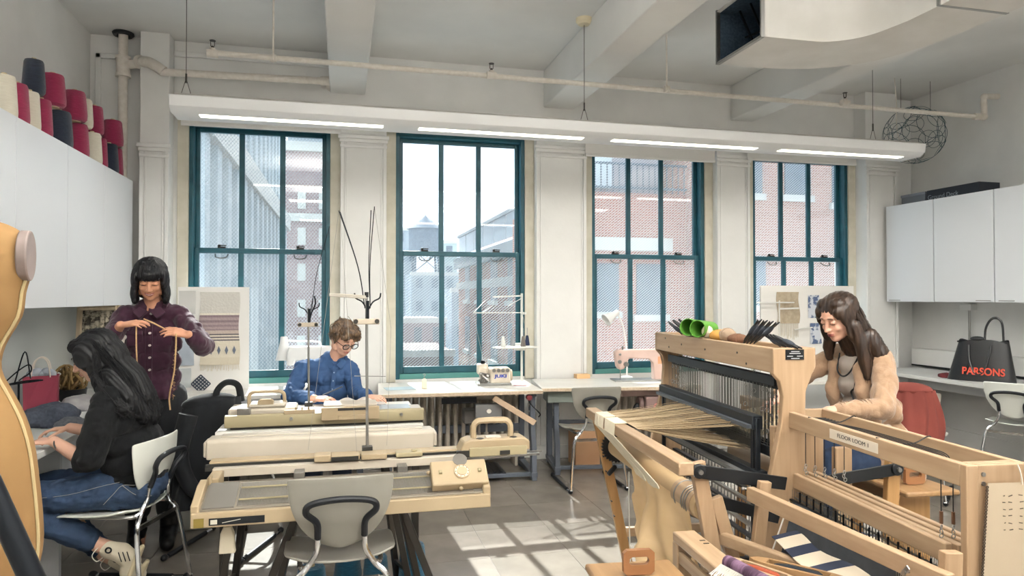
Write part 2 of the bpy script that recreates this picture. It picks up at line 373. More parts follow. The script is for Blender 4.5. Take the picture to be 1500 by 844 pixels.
# far city blocks with water tower
def block(x0, x1, y0, y1, z1, mat, label, name='city_block', rows=0):
    e = empty(name, ((x0+x1)/2, y0, -10), 0, label, 'building'); a = (x1-x0)/2
    B(-a, a, 0, y1-y0, 0, z1+10).build('facade', mat, e, smooth=False); B(-a-.1, a+.1, -.1, .3, z1+9.7, z1+10.1).build('parapet', LEDGE, e, smooth=False)
    for i in range(rows):
        for j in range(2): B(-a+ (i+.3)*2*a/rows, -a+(i+.7)*2*a/rows, -.05, .1, z1+10-1.7-j*2.6, z1+10-.6-j*2.6).build('window', EXTG, e, smooth=False)
    return e
block(6.6, 9.1, 88, 96, 10.2, CITY, 'narrow grey tower left of the rooftop water tank', rows=2)
block(7.5, 14.5, 78, 86, 4.2, CITY, 'grey block carrying the rooftop water tank', rows=4)
block(3.4, 7.6, 52, 60, -.2, M('mauve_stone', '#8f7f83', .9), 'mauve flat roofed block low in the second window', rows=3)
block(2.9, 6.3, 40, 48, -1.7, M('dusty_brick', '#8f7a78', .9), 'dusty brown roof block lowest at left of second window', rows=0)
block(9.6, 14.5, 62, 70, 2.2, M('blue_grey_stone', '#87939c', .9), 'blue grey block beside the red brick corner', rows=3)
block(12.3, 14.3, 88, 92, 8.65, CITY2, 'slim pale tower right of the water tank', rows=1)
e = empty('water_tower', (9.3, 80, 4.32), 0, 'rooftop water tank with a conical roof on steel legs', 'water tower')
MB().lathe([(1.9, 2.3), (1.95, 5.0)], 16).build('tank', TOWER, e); MB().lathe([(2.15, 5.0), (.05, 6.6), (.02, 7.1)], 16).build('cone_roof', TOWER, e)
for s in (-1, 1):
    for t in (-1, 1): MB().bar((s*1.4, t*1.4, 0), (s*1.3, t*1.3, 2.4), .22, .22).build('leg', TOWER, e, smooth=False)
b = MB(); b.bar((-1.4, -1.4, 0), (1.3, -1.3, 2.3), .12, .12); b.bar((1.4, -1.4, 0), (-1.3, -1.3, 2.3), .12, .12); b.build('cross_brace', TOWER, e, smooth=False)
# brick building across from windows 3 and 4
e = empty('courtyard_brick_building', (4.2, 12, -4.22), 0, 'brick building with a railed terrace close outside the third window', 'building'); e.scale = (.6,)*3
B(-.1, 4.9, 0, 8, 0, 12.7).build('facade', BRK, e, smooth=False)
B(-.1, 3.1, .6, 7, 12.7, 16.5).build('penthouse', M('penthouse_stucco', '#a39fa3', .9), e, smooth=False)
B(3.6, 12, -1.4, 8, 0, 19).build('tower_wing', brickmat('pale_brick', '#a87765', '#9a6d5c', '#bfa99c', bw=.24, bh=.085, ms=.012), e, smooth=False)
for z in (12.85, 13.6): B(-.1, 3.6, -.1, -.02, z-.03, z+.03).build('terrace_rail', EXTG, e, smooth=False)
for k in range(19): B(-.1+k*.2, -.07+k*.2, -.08, -.05, 12.7, 13.6).build('baluster', EXTG, e, smooth=False)
B(.3, 1.3, .5, .7, 12.9, 15.2).build('glass_door', M('bright_glass', '#d6e2e6', .2), e, smooth=False)
B(-.1, 3.1, -.12, .1, 10.9, 11.3).build('stone_band', LEDGE, e, smooth=False)
for j, (x, z, w_, h_) in enumerate([(.3, 9.0, 1.0, 1.5), (1.9, 8.9, 1.0, 1.6), (.35, 5.4, 1.1, 1.0), (2.1, 5.2, 1.0, 1.4), (4.5, 12.6, .9, 1.5), (4.6, 9.2, .9, 1.5), (6.2, 12.6, .9, 1.5), (7.9, 12.4, .9, 1.7)]):
    y = -.06 if x < 3.6 else -1.46
    B(x, x+w_, y, y+.15, z, z+h_).build('window', EXTG, e, smooth=False); B(x-.1, x+w_+.1, y-.06, y+.1, z-.2, z).build('window_ledge', LEDGE, e, smooth=False)
e = empty('far_right_apartment_block', (14.2, 17, -8), 0, 'grey beige apartment block seen through the window farthest right', 'building')
B(-2.8, 4.5, 0, 6, 0, 24).build('facade', brickmat('grey_brick', '#958a84', '#8b807a', '#a89f99', bw=.24, bh=.085, ms=.012), e, smooth=False)
for i in range(3):
    for j in range(4): B(-2.3+i*1.6, -1.5+i*1.6, -.06, .1, 7.2+j*1.9, 8.3+j*1.9).build('window', EXTG, e, smooth=False); B(-2.4+i*1.6, -1.4+i*1.6, -.12, .1, 7.05+j*1.9, 7.2+j*1.9).build('window_ledge', LEDGE, e, smooth=False)
struct(B(-60, 80, 8, 130, -11, -10).build('street', CITY, smooth=False))
# ================================================================ CEILING FIXTURES, PIPES, DUCT
LENS = M('lit_lens', '#fff6df', .5, emit=3.2)
FIX = M('fixture_enamel', '#dfe0e1', .45)
fx = empty('linear_light_fixture', (1.80, 4.85, 2.62), radians(.35), 'long white suspended light bar with four lit lenses over the windows', 'light fixture')
b = MB(); prof = [(-.16, .10), (.16, .10), (.16, .085), (.15, .03), (.10, .0), (-.10, .0), (-.15, .03), (-.16, .085)]
b.prism(prof, 'x', -2.86, 2.88); b.build('housing', FIX, fx, bevel=.004)
b = MB(); b.prism([(-.135, .10), (.135, .10), (.10, .125), (-.10, .125)], 'x', -2.84, 2.86); b.build('top_cover', M('fixture_top', '#b5b2ac', .6), fx)
for (x0, x1) in [(-.896, .264), (.509, 1.713), (1.946, 3.154), (3.37, 4.525)]:
    B(x0-1.8, x1-1.8, -.085, -.02, -.004, .003).build('lens', LENS, fx, smooth=False)
    l = bpy.data.lights.new('lens_lamp', 'AREA'); l.shape = 'RECTANGLE'; l.size = x1-x0; l.size_y = .07; l.energy = BARLIGHT; l.color = (1, .96, .88)
    lo = bpy.data.objects.new('lens_lamp', l); C.objects.link(lo); lo.parent = fx; lo.location = ((x0+x1)/2-1.8, -.05, -.012)
for x in (-.99, 1.745, 4.3):
    b = MB(); b.tube([(x-1.8, 0, .25), (x-1.8, 0, 3.53-2.62)], .0022, 6); b.tube([(x-1.8, -.0, .25), (x-1.8-.035, 0, .125)], .002, 6); b.tube([(x-1.8, -.0, .25), (x-1.8+.035, 0, .125)], .002, 6); b.cyl((x-1.8, 0, .22), (x-1.8, 0, .28), .006, n=8)
    b.build('suspension_cable', DARKST, fx)
    MB().lathe([(.001, .91), (.062, .91), (.062, .885), (.045, .865), (.001, .862)][::-1], 24, Matrix.Translation((x-1.8, 0, 0))).build('canopy', M('canopy_cream', '#d8cdb0', .5) if x < -.5 else bpy.data.materials['canopy_cream'], fx)
for yy in (1.2, -1.6):       # unseen copies of the bar, added as fill light out of view
    f2 = empty('linear_light_fixture', (1.8, yy, 2.95), 0, 'unseen white light bar added as fill over the middle of the room' if yy > 0 else 'unseen white light bar added as fill nearest the front wall', 'light fixture')
    b = MB(); b.prism(prof, 'x', -2.7, 2.7); b.build('housing', FIX, f2, bevel=.004); B(-2.6, 2.6, -.09, .09, -.004, .003).build('lens', LENS, f2, smooth=False)
    l = bpy.data.lights.new('lens_lamp', 'AREA'); l.shape = 'RECTANGLE'; l.size = 5.2; l.size_y = .3; l.energy = ROOMFILL; l.color = (1, .97, .92)
    lo = bpy.data.objects.new('lens_lamp', l); C.objects.link(lo); lo.parent = f2; lo.location = (0, 0, -.012)
    l = bpy.data.lights.new('fill_uplight', 'AREA'); l.shape = 'RECTANGLE'; l.size = 5.2; l.size_y = .3; l.energy = ROOMFILL*8.5; l.color = (1, .97, .92)  # upward fill lamp, added to brighten the ceiling
    lo = bpy.data.objects.new('fill_uplight', l); C.objects.link(lo); lo.parent = f2; lo.location = (0, 0, .16); lo.rotation_euler = (pi, 0, 0)
    for x in (-2.2, 2.2): MB().tube([(x, 0, .1), (x, 0, 3.19-2.93)], .002, 6).build('suspension_cable', DARKST, f2)
# sprinkler pipe
sp = empty('sprinkler_pipe', (0, 5.0, 3.09), 0, 'thin pinkish white sprinkler pipe running across under the ceiling beams', 'pipe')
PY = lambda x: -.01 + .02*x*0
MB().tube([(-.86, 0, .015), (5.60, .06, .0)], .019, 12).build('pipe', PIPE, sp)
b = MB(); b.tube(sm([(5.60, .06, 0), (5.66, .06, 0), (5.67, .06, .05), (5.67, .06, .16), (5.69, .06, .19), (5.83, .06, .20)], 4), .026, 12); b.cyl((5.56, .06, 0), (5.63, .06, 0), .03); b.ell((5.665, .06, .005), .034); b.ell((5.675, .06, .185), .034); b.build('elbow', PIPE, sp)
for x, up in ((-.86, 1), (1.07, 0), (4.14, 0)):
    b = MB(); b.cyl((x-.035, .0, .01), (x+.035, 0, .01), .027); b.cyl((x, 0, .01), (x, 0, .045), .02); b.build('tee_fitting', PIPE, sp)
    b = MB(); b.cyl((x, 0, .045), (x, 0, .06), .010, n=10); b.bar((x-.012, 0, .06), (x-.012, 0, .095), .004, .006); b.bar((x+.012, 0, .06), (x+.012, 0, .095), .004, .006); b.cyl((x, 0, .095), (x, 0, .099), .020, n=12)
    b.build('sprinkler_head', DARKST, sp)
for x in (-.47, 2.49):
    b = MB(); b.cyl((x, .0, .02), (x, 0, .44), .007, n=8); b.torus((x, 0, .01), .026, .006, (0, pi/2, 0), n=16); b.cyl((x-.02, 0, .01), (x+.02, 0, .01), .025, n=12); b.build('hanger_rod', PIPE, sp)
# drain pipe
dp = empty('drain_pipe', (-1.68, 5.97, 0), 0, 'fat white drain pipe in the left corner branching over the window', 'pipe')
MB().cyl((0, 0, 0), (0, 0, 3.53), .034, n=20).build('riser', PIPE, dp)
b = MB(); b.cyl((0, 0, 3.2), (0, 0, 3.32), .05, n=20); b.cyl((0, 0, 3.18), (0, 0, 3.20), .056, n=20); b.cyl((0, 0, 3.32), (0, 0, 3.34), .056, n=20); b.cyl((0, -.01, 3.27), (.13, -.02, 3.29), .034, n=16); b.build('tee_fitting', PIPE, dp)
b = MB(); b.tube(sm([(.12, -.02, 3.30), (.20, -.10, 3.28), (.26, -.12, 3.25), (.32, -.12, 3.21)], 4), .042, 14); b.cyl((.12, -.02, 3.30), (.16, -.05, 3.295), .054, n=16); b.build('elbow', PIPE, dp)
b = MB(); b.tube([(.30, -.12, 3.205), (1.52, -.12, 3.225)], .029, 14); b.tube(sm([(1.50, -.12, 3.225), (1.555, -.12, 3.23), (1.57, -.08, 3.235), (1.57, .09, 3.24)], 4), .036, 12); b.build('branch', PIPE, dp)
b = MB(); b.torus((0, 0, 3.52), .06, .02, n=16); b.build('ceiling_hole', BLACK, dp)
# duct
du = empty('air_duct', (2.4, 3.6, 3.0), 0, 'large white curved air duct with a dark open mouth under the ceiling', 'duct')
near = [(0, .01), (.454, -.013), (.634, -.20), (.665, -.46), (.63, -.9), (.63, -1.8)]; near = [(0, 0), (.25, .0), (.45, -.02), (.60, -.14), (.66, -.35), (.67, -.6), (.67, -1.9)]
far = [(0, .49), (.38, .49), (.71, .41), (.95, .22), (1.06, -.05), (1.10, -.4), (1.10, -1.9)]
na = sm([(x, y, 0) for x, y in near], 5); fa = sm([(x, y, 0) for x, y in far], 5); hh = .34
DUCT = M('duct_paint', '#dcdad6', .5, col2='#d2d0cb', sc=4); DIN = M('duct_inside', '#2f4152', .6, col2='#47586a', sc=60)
nn = len(na)
vs = [p for p in na] + [p for p in fa]
b = MB(); b.pv([(*p[:2], 0) for p in vs] + [(*p[:2], hh) for p in vs],
    [(i, i+1, nn+i+1, nn+i) for i in range(nn-1)] + [(2*nn+i, 2*nn+i+1, 3*nn+i+1, 3*nn+i) for i in range(nn-1)] + [(i, i+1, 2*nn+i+1, 2*nn+i) for i in range(nn-1)] + [(nn+i, nn+i+1, 3*nn+i+1, 3*nn+i) for i in range(nn-1)])
o = b.build('duct_body', [DUCT], du); md = o.modifiers.new('thick', 'SOLIDIFY'); md.thickness = .012; md.offset = 0
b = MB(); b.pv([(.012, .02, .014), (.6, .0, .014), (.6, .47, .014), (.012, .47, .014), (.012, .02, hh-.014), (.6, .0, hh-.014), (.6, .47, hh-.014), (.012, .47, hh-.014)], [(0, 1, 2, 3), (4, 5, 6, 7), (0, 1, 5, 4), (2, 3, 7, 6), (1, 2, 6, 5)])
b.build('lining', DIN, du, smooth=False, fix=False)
b = MB()
for y in (.14, .26, .38): b.bar((.25, y, .014), (.12, y+.03, hh-.014), .01, .012)
b.bar((.2, .02, .12), (.2, .47, .18), .01, .01); b.build('damper', BLACKM, du, smooth=False)
b = MB(); b.bx(-.004, .02, -.012, .0, -.01, hh+.01); b.bx(-.004, .02, .485, .5, -.01, hh+.01); b.bx(-.004, .02, 0, .49, -.012, .0); b.build('mouth_flange', STEEL, du)
b = MB(); b.bx(.655, 1.115, -.62, -.60, -.006, .0); b.bx(.655, .675, -.62, -.60, 0, hh); b.build('seam', STEEL, du)
for (x, y) in ((.2, .24), (.9, -.7)): MB().tube([(x, y, hh), (x, y, .53)], .006, 6).build('hanger_rod', STEEL, du)
# wire ball
ws = empty('wire_ball_lamp', (5.30, 5.47, 3.0), 0, 'hanging ball of thin wire rings beside the light bar', 'pendant'); b = MB(); R = .27
gr = (1+5**.5)/2; ico = [Vector(v).normalized() for s in (-1, 1) for t in (-1, 1) for v in ((0, s, t*gr), (s, t*gr, 0), (t*gr, 0, s))]
for v in ico:
    q = v.to_track_quat('Z', 'Y').to_matrix().to_4x4(); rr = .55*R
    b.tube([q @ Vector((rr*cos(2*pi*i/26), rr*sin(2*pi*i/26), sqrt(R*R-rr*rr))) for i in range(26)], .0022, 5, closed=True)
dod = []
for i in range(12):
    for j in range(i+1, 12):
        for k in range(j+1, 12):
            if (ico[i]-ico[j]).length < 1.1 and (ico[j]-ico[k]).length < 1.1 and (ico[i]-ico[k]).length < 1.1: dod.append((ico[i]+ico[j]+ico[k]).normalized())
for v in dod:
    q = v.to_track_quat('Z', 'Y').to_matrix().to_4x4(); rr = .30*R
    b.tube([q @ Vector((rr*cos(2*pi*i/18), rr*sin(2*pi*i/18), sqrt(R*R-rr*rr))) for i in range(18)], .002, 5, closed=True)
b.build('wire_rings', M('teal_wire', '#2f5560', .4, .6), ws)
MB().tube(sm([(-.22, 0, .53), (-.21, -.01, .3), (-.19, 0, .0), (-.10, 0, -.12), (-.04, 0, -.16)], 5), .005, 6).build('cord', PIPE, ws)
for x in (-.15, .19): MB().tube([(x, 0, .53), (x, 0, .19 if x > 0 else .22)], .002, 5).build('hanging_wire', DARKST, ws)
# ================================================================ LEFT WALL CABINETS, CONES, DESK
doors = [3.10, 3.42, 3.928, 4.595, 5.245, 5.9]
def cabinet(side, y0, y1, xf, xb, z0, z1, label, group, pulls=()):
    e = empty('wall_cabinet', (xb, (y0+y1)/2, z0), 0, label, 'cabinet', group); s = 1 if xf > xb else -1; d = abs(xf-xb); a = (y1-y0)/2 - .0012; h = z1-z0
    B(0 if s > 0 else -d+.019, d-.019 if s > 0 else 0, -a, a, 0, h).build('body', MELB, e, smooth=False)
    dd = B(s*(d-.018), s*d, -a+.0015, a-.0015, .002, h-.002).build('door', MELA, e, bevel=.0015, smooth=False)
    for yy in pulls: B(s*(d-.001), s*(d+.004), yy-.07, yy+.07, .012, .019).build('finger_pull', STEEL, dd)
    return e
labs = ['white wall cabinet unit at the left edge of the photo', 'second white wall cabinet unit from the left edge, behind the dress form', 'white wall cabinet unit above the seated woman in black', 'white wall cabinet unit left of the standing woman', 'last white wall cabinet unit on the left, beside the drain pipe']
for i in range(5): cabinet(0, doors[i], doors[i+1], -1.585, XL, 1.39, 2.355, labs[i], 'wall cabinets on the left wall')
for i, (y0, y1, pl) in enumerate([(5.27, 5.84, (.18,)), (4.66, 5.265, (-.2,)), (4.0, 4.655, (.22,)), (3.3, 3.995, ())]):
    cabinet(1, y0, y1, 5.31, XR, 1.405, 2.36, ['white wall cabinet unit nearest the corner on the right wall', 'second white wall cabinet unit from the corner on the right', 'white wall cabinet unit above the black tote bag', 'white wall cabinet unit cut off by the right edge of the photo'][i], 'wall cabinets on the right wall', pl)
def ribmat(n, c, c2): return M(n, c, .95, col2=c2, sc=30, stretch=(1, 1, 14), bump=.5, bsc=60, sheen=.3)
YN = {'r': ribmat('magenta_yarn', '#8c2346', '#a32e55'), 'n': ribmat('navy_yarn', '#1d2536', '#2b3548'), 'c': ribmat('cream_yarn', '#ddd6c4', '#e8e2d2'), 'b': ribmat('teal_yarn', '#1c536f', '#2a6a88')}
PAPER = M('cone_paper', '#cdbb98', .8)
def cone(kind, loc, r, h, label, group):
    e = empty('yarn_cone', loc, rnd.random()*3, label, 'yarn cone', group)
    MB().lathe([(r*.80, .004), (r*.97, .018), (r, .05), (r*.92, h*.6), (r*.84, h*.93), (r*.76, h*.985), (r*.3, h)], 22).build('winding', YN[kind], e)
    MB().lathe([(r*.5, 0), (r*.5, .006), (r*.22, h*.9), (r*.2, h+.012)], 14).build('paper_core', PAPER, e)
    return e
cn = {'r': 'magenta', 'n': 'navy', 'c': 'cream'}
low = [('c', 4.05, .062, 'cream yarn cone at the left end of the cabinet top'), ('r', 4.195, .062, 'first magenta yarn cone from the left, with a loose thread end'), ('c', 4.345, .055, 'cream yarn cone just left of the upper navy cone'), ('r', 4.50, .060, 'magenta yarn cone directly under the upper navy cone'),
       ('n', 4.76, .078, 'wide navy yarn cone under the two big magenta cones'), ('r', 5.08, .064, 'magenta yarn cone under the second big magenta cone'), ('c', 5.33, .066, 'cream yarn cone in the bottom row right of centre'), ('r', 5.50, .05, 'narrow magenta yarn cone between cream and navy cones'), ('n', 5.69, .066, 'navy yarn cone near the right end of the bottom row'), ('r', 5.835, .058, 'magenta yarn cone at the right end of the bottom row')]
for k, y, r, l in low: cone(k, (-1.69 - .004*rnd.random(), y, 2.355), r, .235, l, 'yarn cones on the left cabinets')
upc = [('n', 4.42, .058, 'navy yarn cone in the upper row'), ('r', 4.68, .072, 'big magenta yarn cone right of the upper navy cone'), ('r', 5.03, .074, 'big magenta yarn cone in the middle of the upper row'), ('c', 5.22, .05, 'pale cream yarn cone behind the upper magenta cones'), ('r', 5.40, .062, 'magenta yarn cone third in the upper row'), ('r', 5.80, .074, 'magenta yarn cone standing alone at the right of the upper row')]
for k, y, r, l in upc: cone(k, (-1.70, y, 2.592), r, .20, l, 'yarn cones on the left cabinets')
# left desk
DESKT = M('desk_top', '#dcdedd', .4, col2='#d2d4d2', sc=4)
lt = empty('long_desk', (-1.62, 4.3, 0), 0, 'long white desk along the left wall under the cabinets', 'desk')
B(-.31, .30, -1.6, 1.60, .722, .752).build('desktop', DESKT, lt, bevel=.003)
for y in (-1.5, -.3, 1.55): B(-.30, .22, y-.015, y+.015, 0, .722).build('support_panel', MELB, lt, smooth=False)
B(-.30, .20, -.28, .05, .30, .70).build('drawer_body', MELA, lt, bevel=.002)
B(.20, .216, -.275, .045, .31, .50).build('drawer_front', MELA, lt, bevel=.002); B(.20, .216, -.275, .045, .51, .69).build('drawer_front', MELA, lt, bevel=.002)
gw = struct(B(XL, XL+.012, 2.7, 6.03, .752, 1.385).build('trim_11', GREYWALL, smooth=False)); gw['label'] = 'grey painted splashback panel above the desk'
# red paper gift bag
RED = M('red_paper', '#8f3044', .6, col2='#823044', sc=4)
rb = empty('paper_gift_bag', (-1.79, 4.80, .752), radians(15), 'dark red paper gift bag with white handles on the left desk', 'bag')
b = MB(); b.pv([(-.085, -.05, 0), (.085, -.05, 0), (.085, .05, 0), (-.085, .05, 0), (-.09, -.055, .22), (.09, -.055, .22), (.09, .055, .22), (-.09, .055, .22), (0, -.056, 0), (0, -.045, .22)], [(0, 3, 2, 1), (0, 8, 9, 4), (8, 1, 5, 9), (1, 2, 6, 5), (2, 3, 7, 6), (3, 0, 4, 7)])
b.build('bag_body', RED, rb, smooth=False)
for y in (-.05, .05): MB().tube(sm([(-.05, y, .21), (-.035, y*.8, .30), (0, y*.6, .33), (.035, y*.8, .30), (.05, y, .21)], 5), .004, 6).build('handle', M('handle_cord', '#cfc4b8', .8) if y < 0 else bpy.data.materials['handle_cord'], rb)
b = MB()
for k in range(5): b.ell((-.05+.025*k, 0, .225+.012*(k % 2)), (.03, .035, .03), (k, k*.7, 0), 8, 6)
b.build('tissue_paper', M('tissue', '#9aa0a8', .9), rb)
# wire hanger stand
wh = empty('wire_hat_stand', (-1.80, 4.52, .752), 0, 'black bent wire shape on a thin rod beside the gift bag', 'wire stand')
b = MB(); b.cyl((0, 0, .012), (0, 0, .20), .006, n=8); b.build('rod', BLACKM, wh); MB().lathe([(.06, 0), (.06, .008), (.01, .014)], 20).build('base', BLACKM, wh)
b = MB(); b.tube(sm([(-.09, 0, .19), (0, -.03, .205), (.12, 0, .22), (0, .04, .21)], 5, True), .0045, 6, True); b.tube(sm([(-.09, 0, .19), (-.01, 0, .27), (.05, 0, .31), (.06, 0, .27), (0, 0, .22)], 5), .004, 6); b.tube(sm([(-.02, 0, .21), (.03, 0, .385), (.06, 0, .23)], 6), .004, 6); b.build('bent_wire', BLACKM, wh)
# pile of yarn in a dark bowl + cloth heap
PB = M('golden_yarn', '#8f7448', .9, col2='#6b5638', sc=20, bump=.4); 
yb = empty('yarn_bowl', (-1.715, 5.08, .752), 0, 'dark bowl heaped with tangled golden brown yarn on left desk', 'bowl')
MB().lathe([(.05, 0), (.075, .03), (.085, .10), (.08, .10), (.07, .03)], 20).build('bowl', BLACK, yb)
b = MB()
for k in range(26):
    a = rnd.random()*6.28; rr = .03 + rnd.random()*.035; c = Vector((rnd.uniform(-.06, .06), rnd.uniform(-.05, .05), .13+rnd.random()*.07 - 0))
    b.torus(c, rr, .009, (rnd.random()*1.5, rnd.random()*1.5, a), 14, 5)
b.build('yarn_tangle', PB, yb)
def heap(name, loc, r, mat, label, cat, seed=1, amp=.25):
    b = MB(); b.ell((0, 0, 0), 1, u=28, v=18); R = random.Random(seed); off = Vector((R.random()*9, R.random()*9, 0))
    for v in b.bm.verts:
        n = mnoise.noise(v.co*2.2 + off) * amp; v.co *= 1 + n; v.co.z = max(v.co.z, -.35)
        v.co = Vector((v.co.x*r[0], v.co.y*r[1], (v.co.z+.35)*r[2]))
    o = b.build(name, mat); o.location = loc; tag(o, label, cat); return o
heap('cloth_heap', (-1.60, 4.84, .752), (.11, .14, .06), M('grey_cloth', '#8f8d92', .9, col2='#a9a6a6', sc=12), 'crumpled pale grey cloth heap on desk behind the seated woman', 'cloth', 3)
heap('knit_hat', (-1.55, 4.30, .752), (.14, .14, .085), M('charcoal_knit', '#3f4552', .95, col2='#505664', sc=50, bump=.5), 'charcoal knitted bundle in front of the red gift bag', 'knitwear', 5)
heap('grey_knit_roll', (-1.42, 4.18, .752), (.07, .09, .04), M('mid_grey_knit', '#5d6067', .95, col2='#6d7077', sc=60, bump=.5), 'small grey knitted roll by the seated woman\'s hands', 'knitwear', 8)
# small frame loom leaning on the wall
fl_ = empty('frame_loom', (-1.735, 5.65, .79), radians(-8), 'small wooden frame loom with speckled weaving leaning on the wall', 'frame loom')
PALEW = wood('pale_pine', '#cbb79a', '#dcc9ad', 2)
lean = Matrix.Rotation(radians(-5), 4, 'X')
for s in (-.13, .13):
    b = MB(); b.bar((s, -.06, -.038), (s, .0, .70), .03, .028); b.build('side_post', PALEW, fl_, bevel=.002)
    b = MB(); b.cyl((s, 0, .70), (s, 0, .735), .004, n=8); b.torus((s, 0, .722), .009, .003, n=10); b.build('wing_nut', STEEL, fl_)
B(-.13, .13, -.02, .012, .64, .69).build('top_bar', PALEW, fl_, bevel=.003); MB().cyl((-.13, -.02, .585), (.13, -.02, .585), .022, n=14).build('warp_roller', PALEW, fl_); B(-.13, .13, -.065, -.04, .05, .08).build('lower_bar', PALEW, fl_, bevel=.003)
b = MB(); b.grid(lambda u, v: (-.11+.22*u, -.045+.035*v + .004*sin(u*40), .10+.47*v), 24, 30, .006)
b.build('speckled_weaving', M('speckled_wool', '#4b463f', .95, col2='#bdb39f', sc=34, bump=.6, lo=.45, hi=.6), fl_)
# board with tapestry
tb = empty('tapestry_board', (-.98, 5.82, .70), 0, 'white pin board with hanging woven samples behind standing woman', 'board')
BOARD = M('foam_board', '#e6e4e0', .8)
B(-.26, .26, -.01, .01, .0, .83).build('board', BOARD, tb, smooth=False)
def bandmat(name, bands, yarn=60):
    m = bpy.data.materials.new(name); m.use_nodes = True; nt = m.node_tree; p = nt.nodes['Principled BSDF']; p.inputs['Roughness'].default_value = .95; L = nt.links
    tc = nt.nodes.new('ShaderNodeTexCoord'); sp_ = nt.nodes.new('ShaderNodeSeparateXYZ'); L.new(tc.outputs['Generated'], sp_.inputs[0])
    r = nt.nodes.new('ShaderNodeValToRGB'); r.color_ramp.interpolation = 'CONSTANT'; els = r.color_ramp.elements
    els[0].position = 0; els[0].color = lin(bands[0][1]); els[1].position = bands[1][0]; els[1].color = lin(bands[1][1])
    for q, c in bands[2:]: x = els.new(q); x.color = lin(c)
    L.new(sp_.outputs[2], r.inputs[0]); L.new(r.outputs[0], p.inputs['Base Color'])
    n = nt.nodes.new('ShaderNodeTexNoise'); n.inputs['Scale'].default_value = yarn; L.new(tc.outputs['Object'], n.inputs[0]); b = nt.nodes.new('ShaderNodeBump'); b.inputs['Strength'].default_value = .5; b.inputs['Distance'].default_value = .01
    L.new(n.outputs[0], b.inputs['Height']); L.new(b.outputs[0], p.inputs['Normal']); return m
TM = bandmat('woven_bands', [(0, '#cfc6b2'), (.10, '#d5cdbb'), (.33, '#55515a'), (.345, '#cfc7b6'), (.37, '#55515a'), (.385, '#cfc7b6'), (.41, '#55515a'), (.425, '#b9a9a0'), (.47, '#8d7c80'), (.49, '#a08f90'), (.52, '#8d7c80'), (.55, '#a08f90'), (.58, '#857479'), (.61, '#a08f90'), (.65, '#857479'), (.68, '#dcd6c8'), (.71, '#c9c6bf')])
b = MB(); b.grid(lambda u, v: (-.10+.29*u + .006*sin(v*9), -.02-.006*sin(u*6)*(1-v), .22+.57*v), 16, 30, .005); s = b.build('long_weaving', TM, tb); s['label'] = 'long weaving with grey bands and diamonds'
b = MB()
for k in range(5):
    x = -.07+k*.056; b.pv([(x, -.032, .30), (x+.013, -.032, .335), (x, -.032, .37), (x-.013, -.032, .335)], [(0, 1, 2, 3)]); 
b.build('diamond_motif', M('slate_yarn', '#6b7280', .9), s, smooth=False)
b = MB()
for k in range(26): x = -.095+k*.0112; b.tube([(x, -.02, .225), (x+rnd.uniform(-.006, .006), -.024, .17+rnd.random()*.02)], .002, 4)
m = b.build('fringe', M('fringe_wool', '#cfc4ac', .95), s); m['kind'] = 'stuff'
b = MB(); c45 = 0.7071
for k in range(6):
    t = -.05+k*.02; b.box((-.09+t*c45*0.98, -.016, .075+t*c45), (.10, .003, .008), (0, radians(45), 0)); b.box((-.09+t*c45, -.0165, .075-t*c45), (.10, .003, .008), (0, radians(-45), 0))
b.build('lattice_patch', M('ink_blue', '#2d3a4a', .8), tb, smooth=False)
for (x0, x1, z0, z1, mt) in ((-.25, -.13, .62, .80, '#c9c8c5'), (-.25, -.14, .22, .52, '#a9b2bd'), (-.25, -.16, .05, .2, '#bfc4c6')):
    b = MB(); b.grid(lambda u, v: (x0+(x1-x0)*u, -.014-.004*sin(v*7), z0+(z1-z0)*v), 6, 10, .003); b.build('grey_sample', M('sample_%d' % int(z0*100), mt, .9), tb)
# ================================================================ RIGHT WALL DESK AND TRUNKING
rt = empty('long_desk', (5.48, 4.3, 0), 0, 'long white desk along the right wall under the cabinets', 'desk')
B(-.39, .345, -1.7, 1.58, .70, .735).build('desktop', DESKT, rt, bevel=.004); B(-.30, .33, 1.40, 1.43, 0, .70).build('support_panel', MELB, rt, smooth=False); B(-.30, .33, -.4, -.37, 0, .70).build('support_panel', MELB, rt, smooth=False); B(-.05, -.03, -1.6, 1.4, .58, .70).build('apron', MELB, rt, smooth=False)
tr = empty('cable_trunking', (5.76, 4.6, .76), 0, 'boxy white cable trunking running along the right wall above desk', 'trunking')
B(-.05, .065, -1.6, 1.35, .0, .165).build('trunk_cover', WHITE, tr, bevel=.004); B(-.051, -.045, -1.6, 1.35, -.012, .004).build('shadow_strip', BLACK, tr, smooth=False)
cp = empty('wall_conduit', (5.80, 5.35, .925), 0, 'thin grey conduit rising from the trunking to a small box', 'conduit')
MB().cyl((0, 0, 0), (0, 0, .42), .011, n=10).build('conduit', STEEL, cp); B(-.05, .025, -.06, .06, .40, .46).build('junction_box', WHITE, cp, bevel=.004)
# flat boxes on top of the right cabinets
bx1 = empty('flat_storage_box', (5.56, 5.66, 2.36), 0, 'grey flat box on the right cabinets next to the column', 'box'); B(-.11, .2, -.16, .13, 0, .105).build('box_body', M('slate_card', '#6f747d', .7), bx1, bevel=.002); B(-.115, .205, -.165, .135, .085, .11).build('box_lid', M('slate_card_lid', '#7b808a', .7), bx1, bevel=.002)
bx2 = empty('black_sign_box', (5.47, 5.20, 2.36), 0, 'long black box with faint pale lettering on the right cabinets', 'box'); B(-.03, .2, -.29, .27, 0, .11).build('box_body', M('black_card', '#252a33', .6), bx2, bevel=.002)
text('Ground Deck', .06, (-.0315, .09, .04), (radians(90), 0, radians(-90)), M('pale_ink', '#8a909a', .7), bx2)
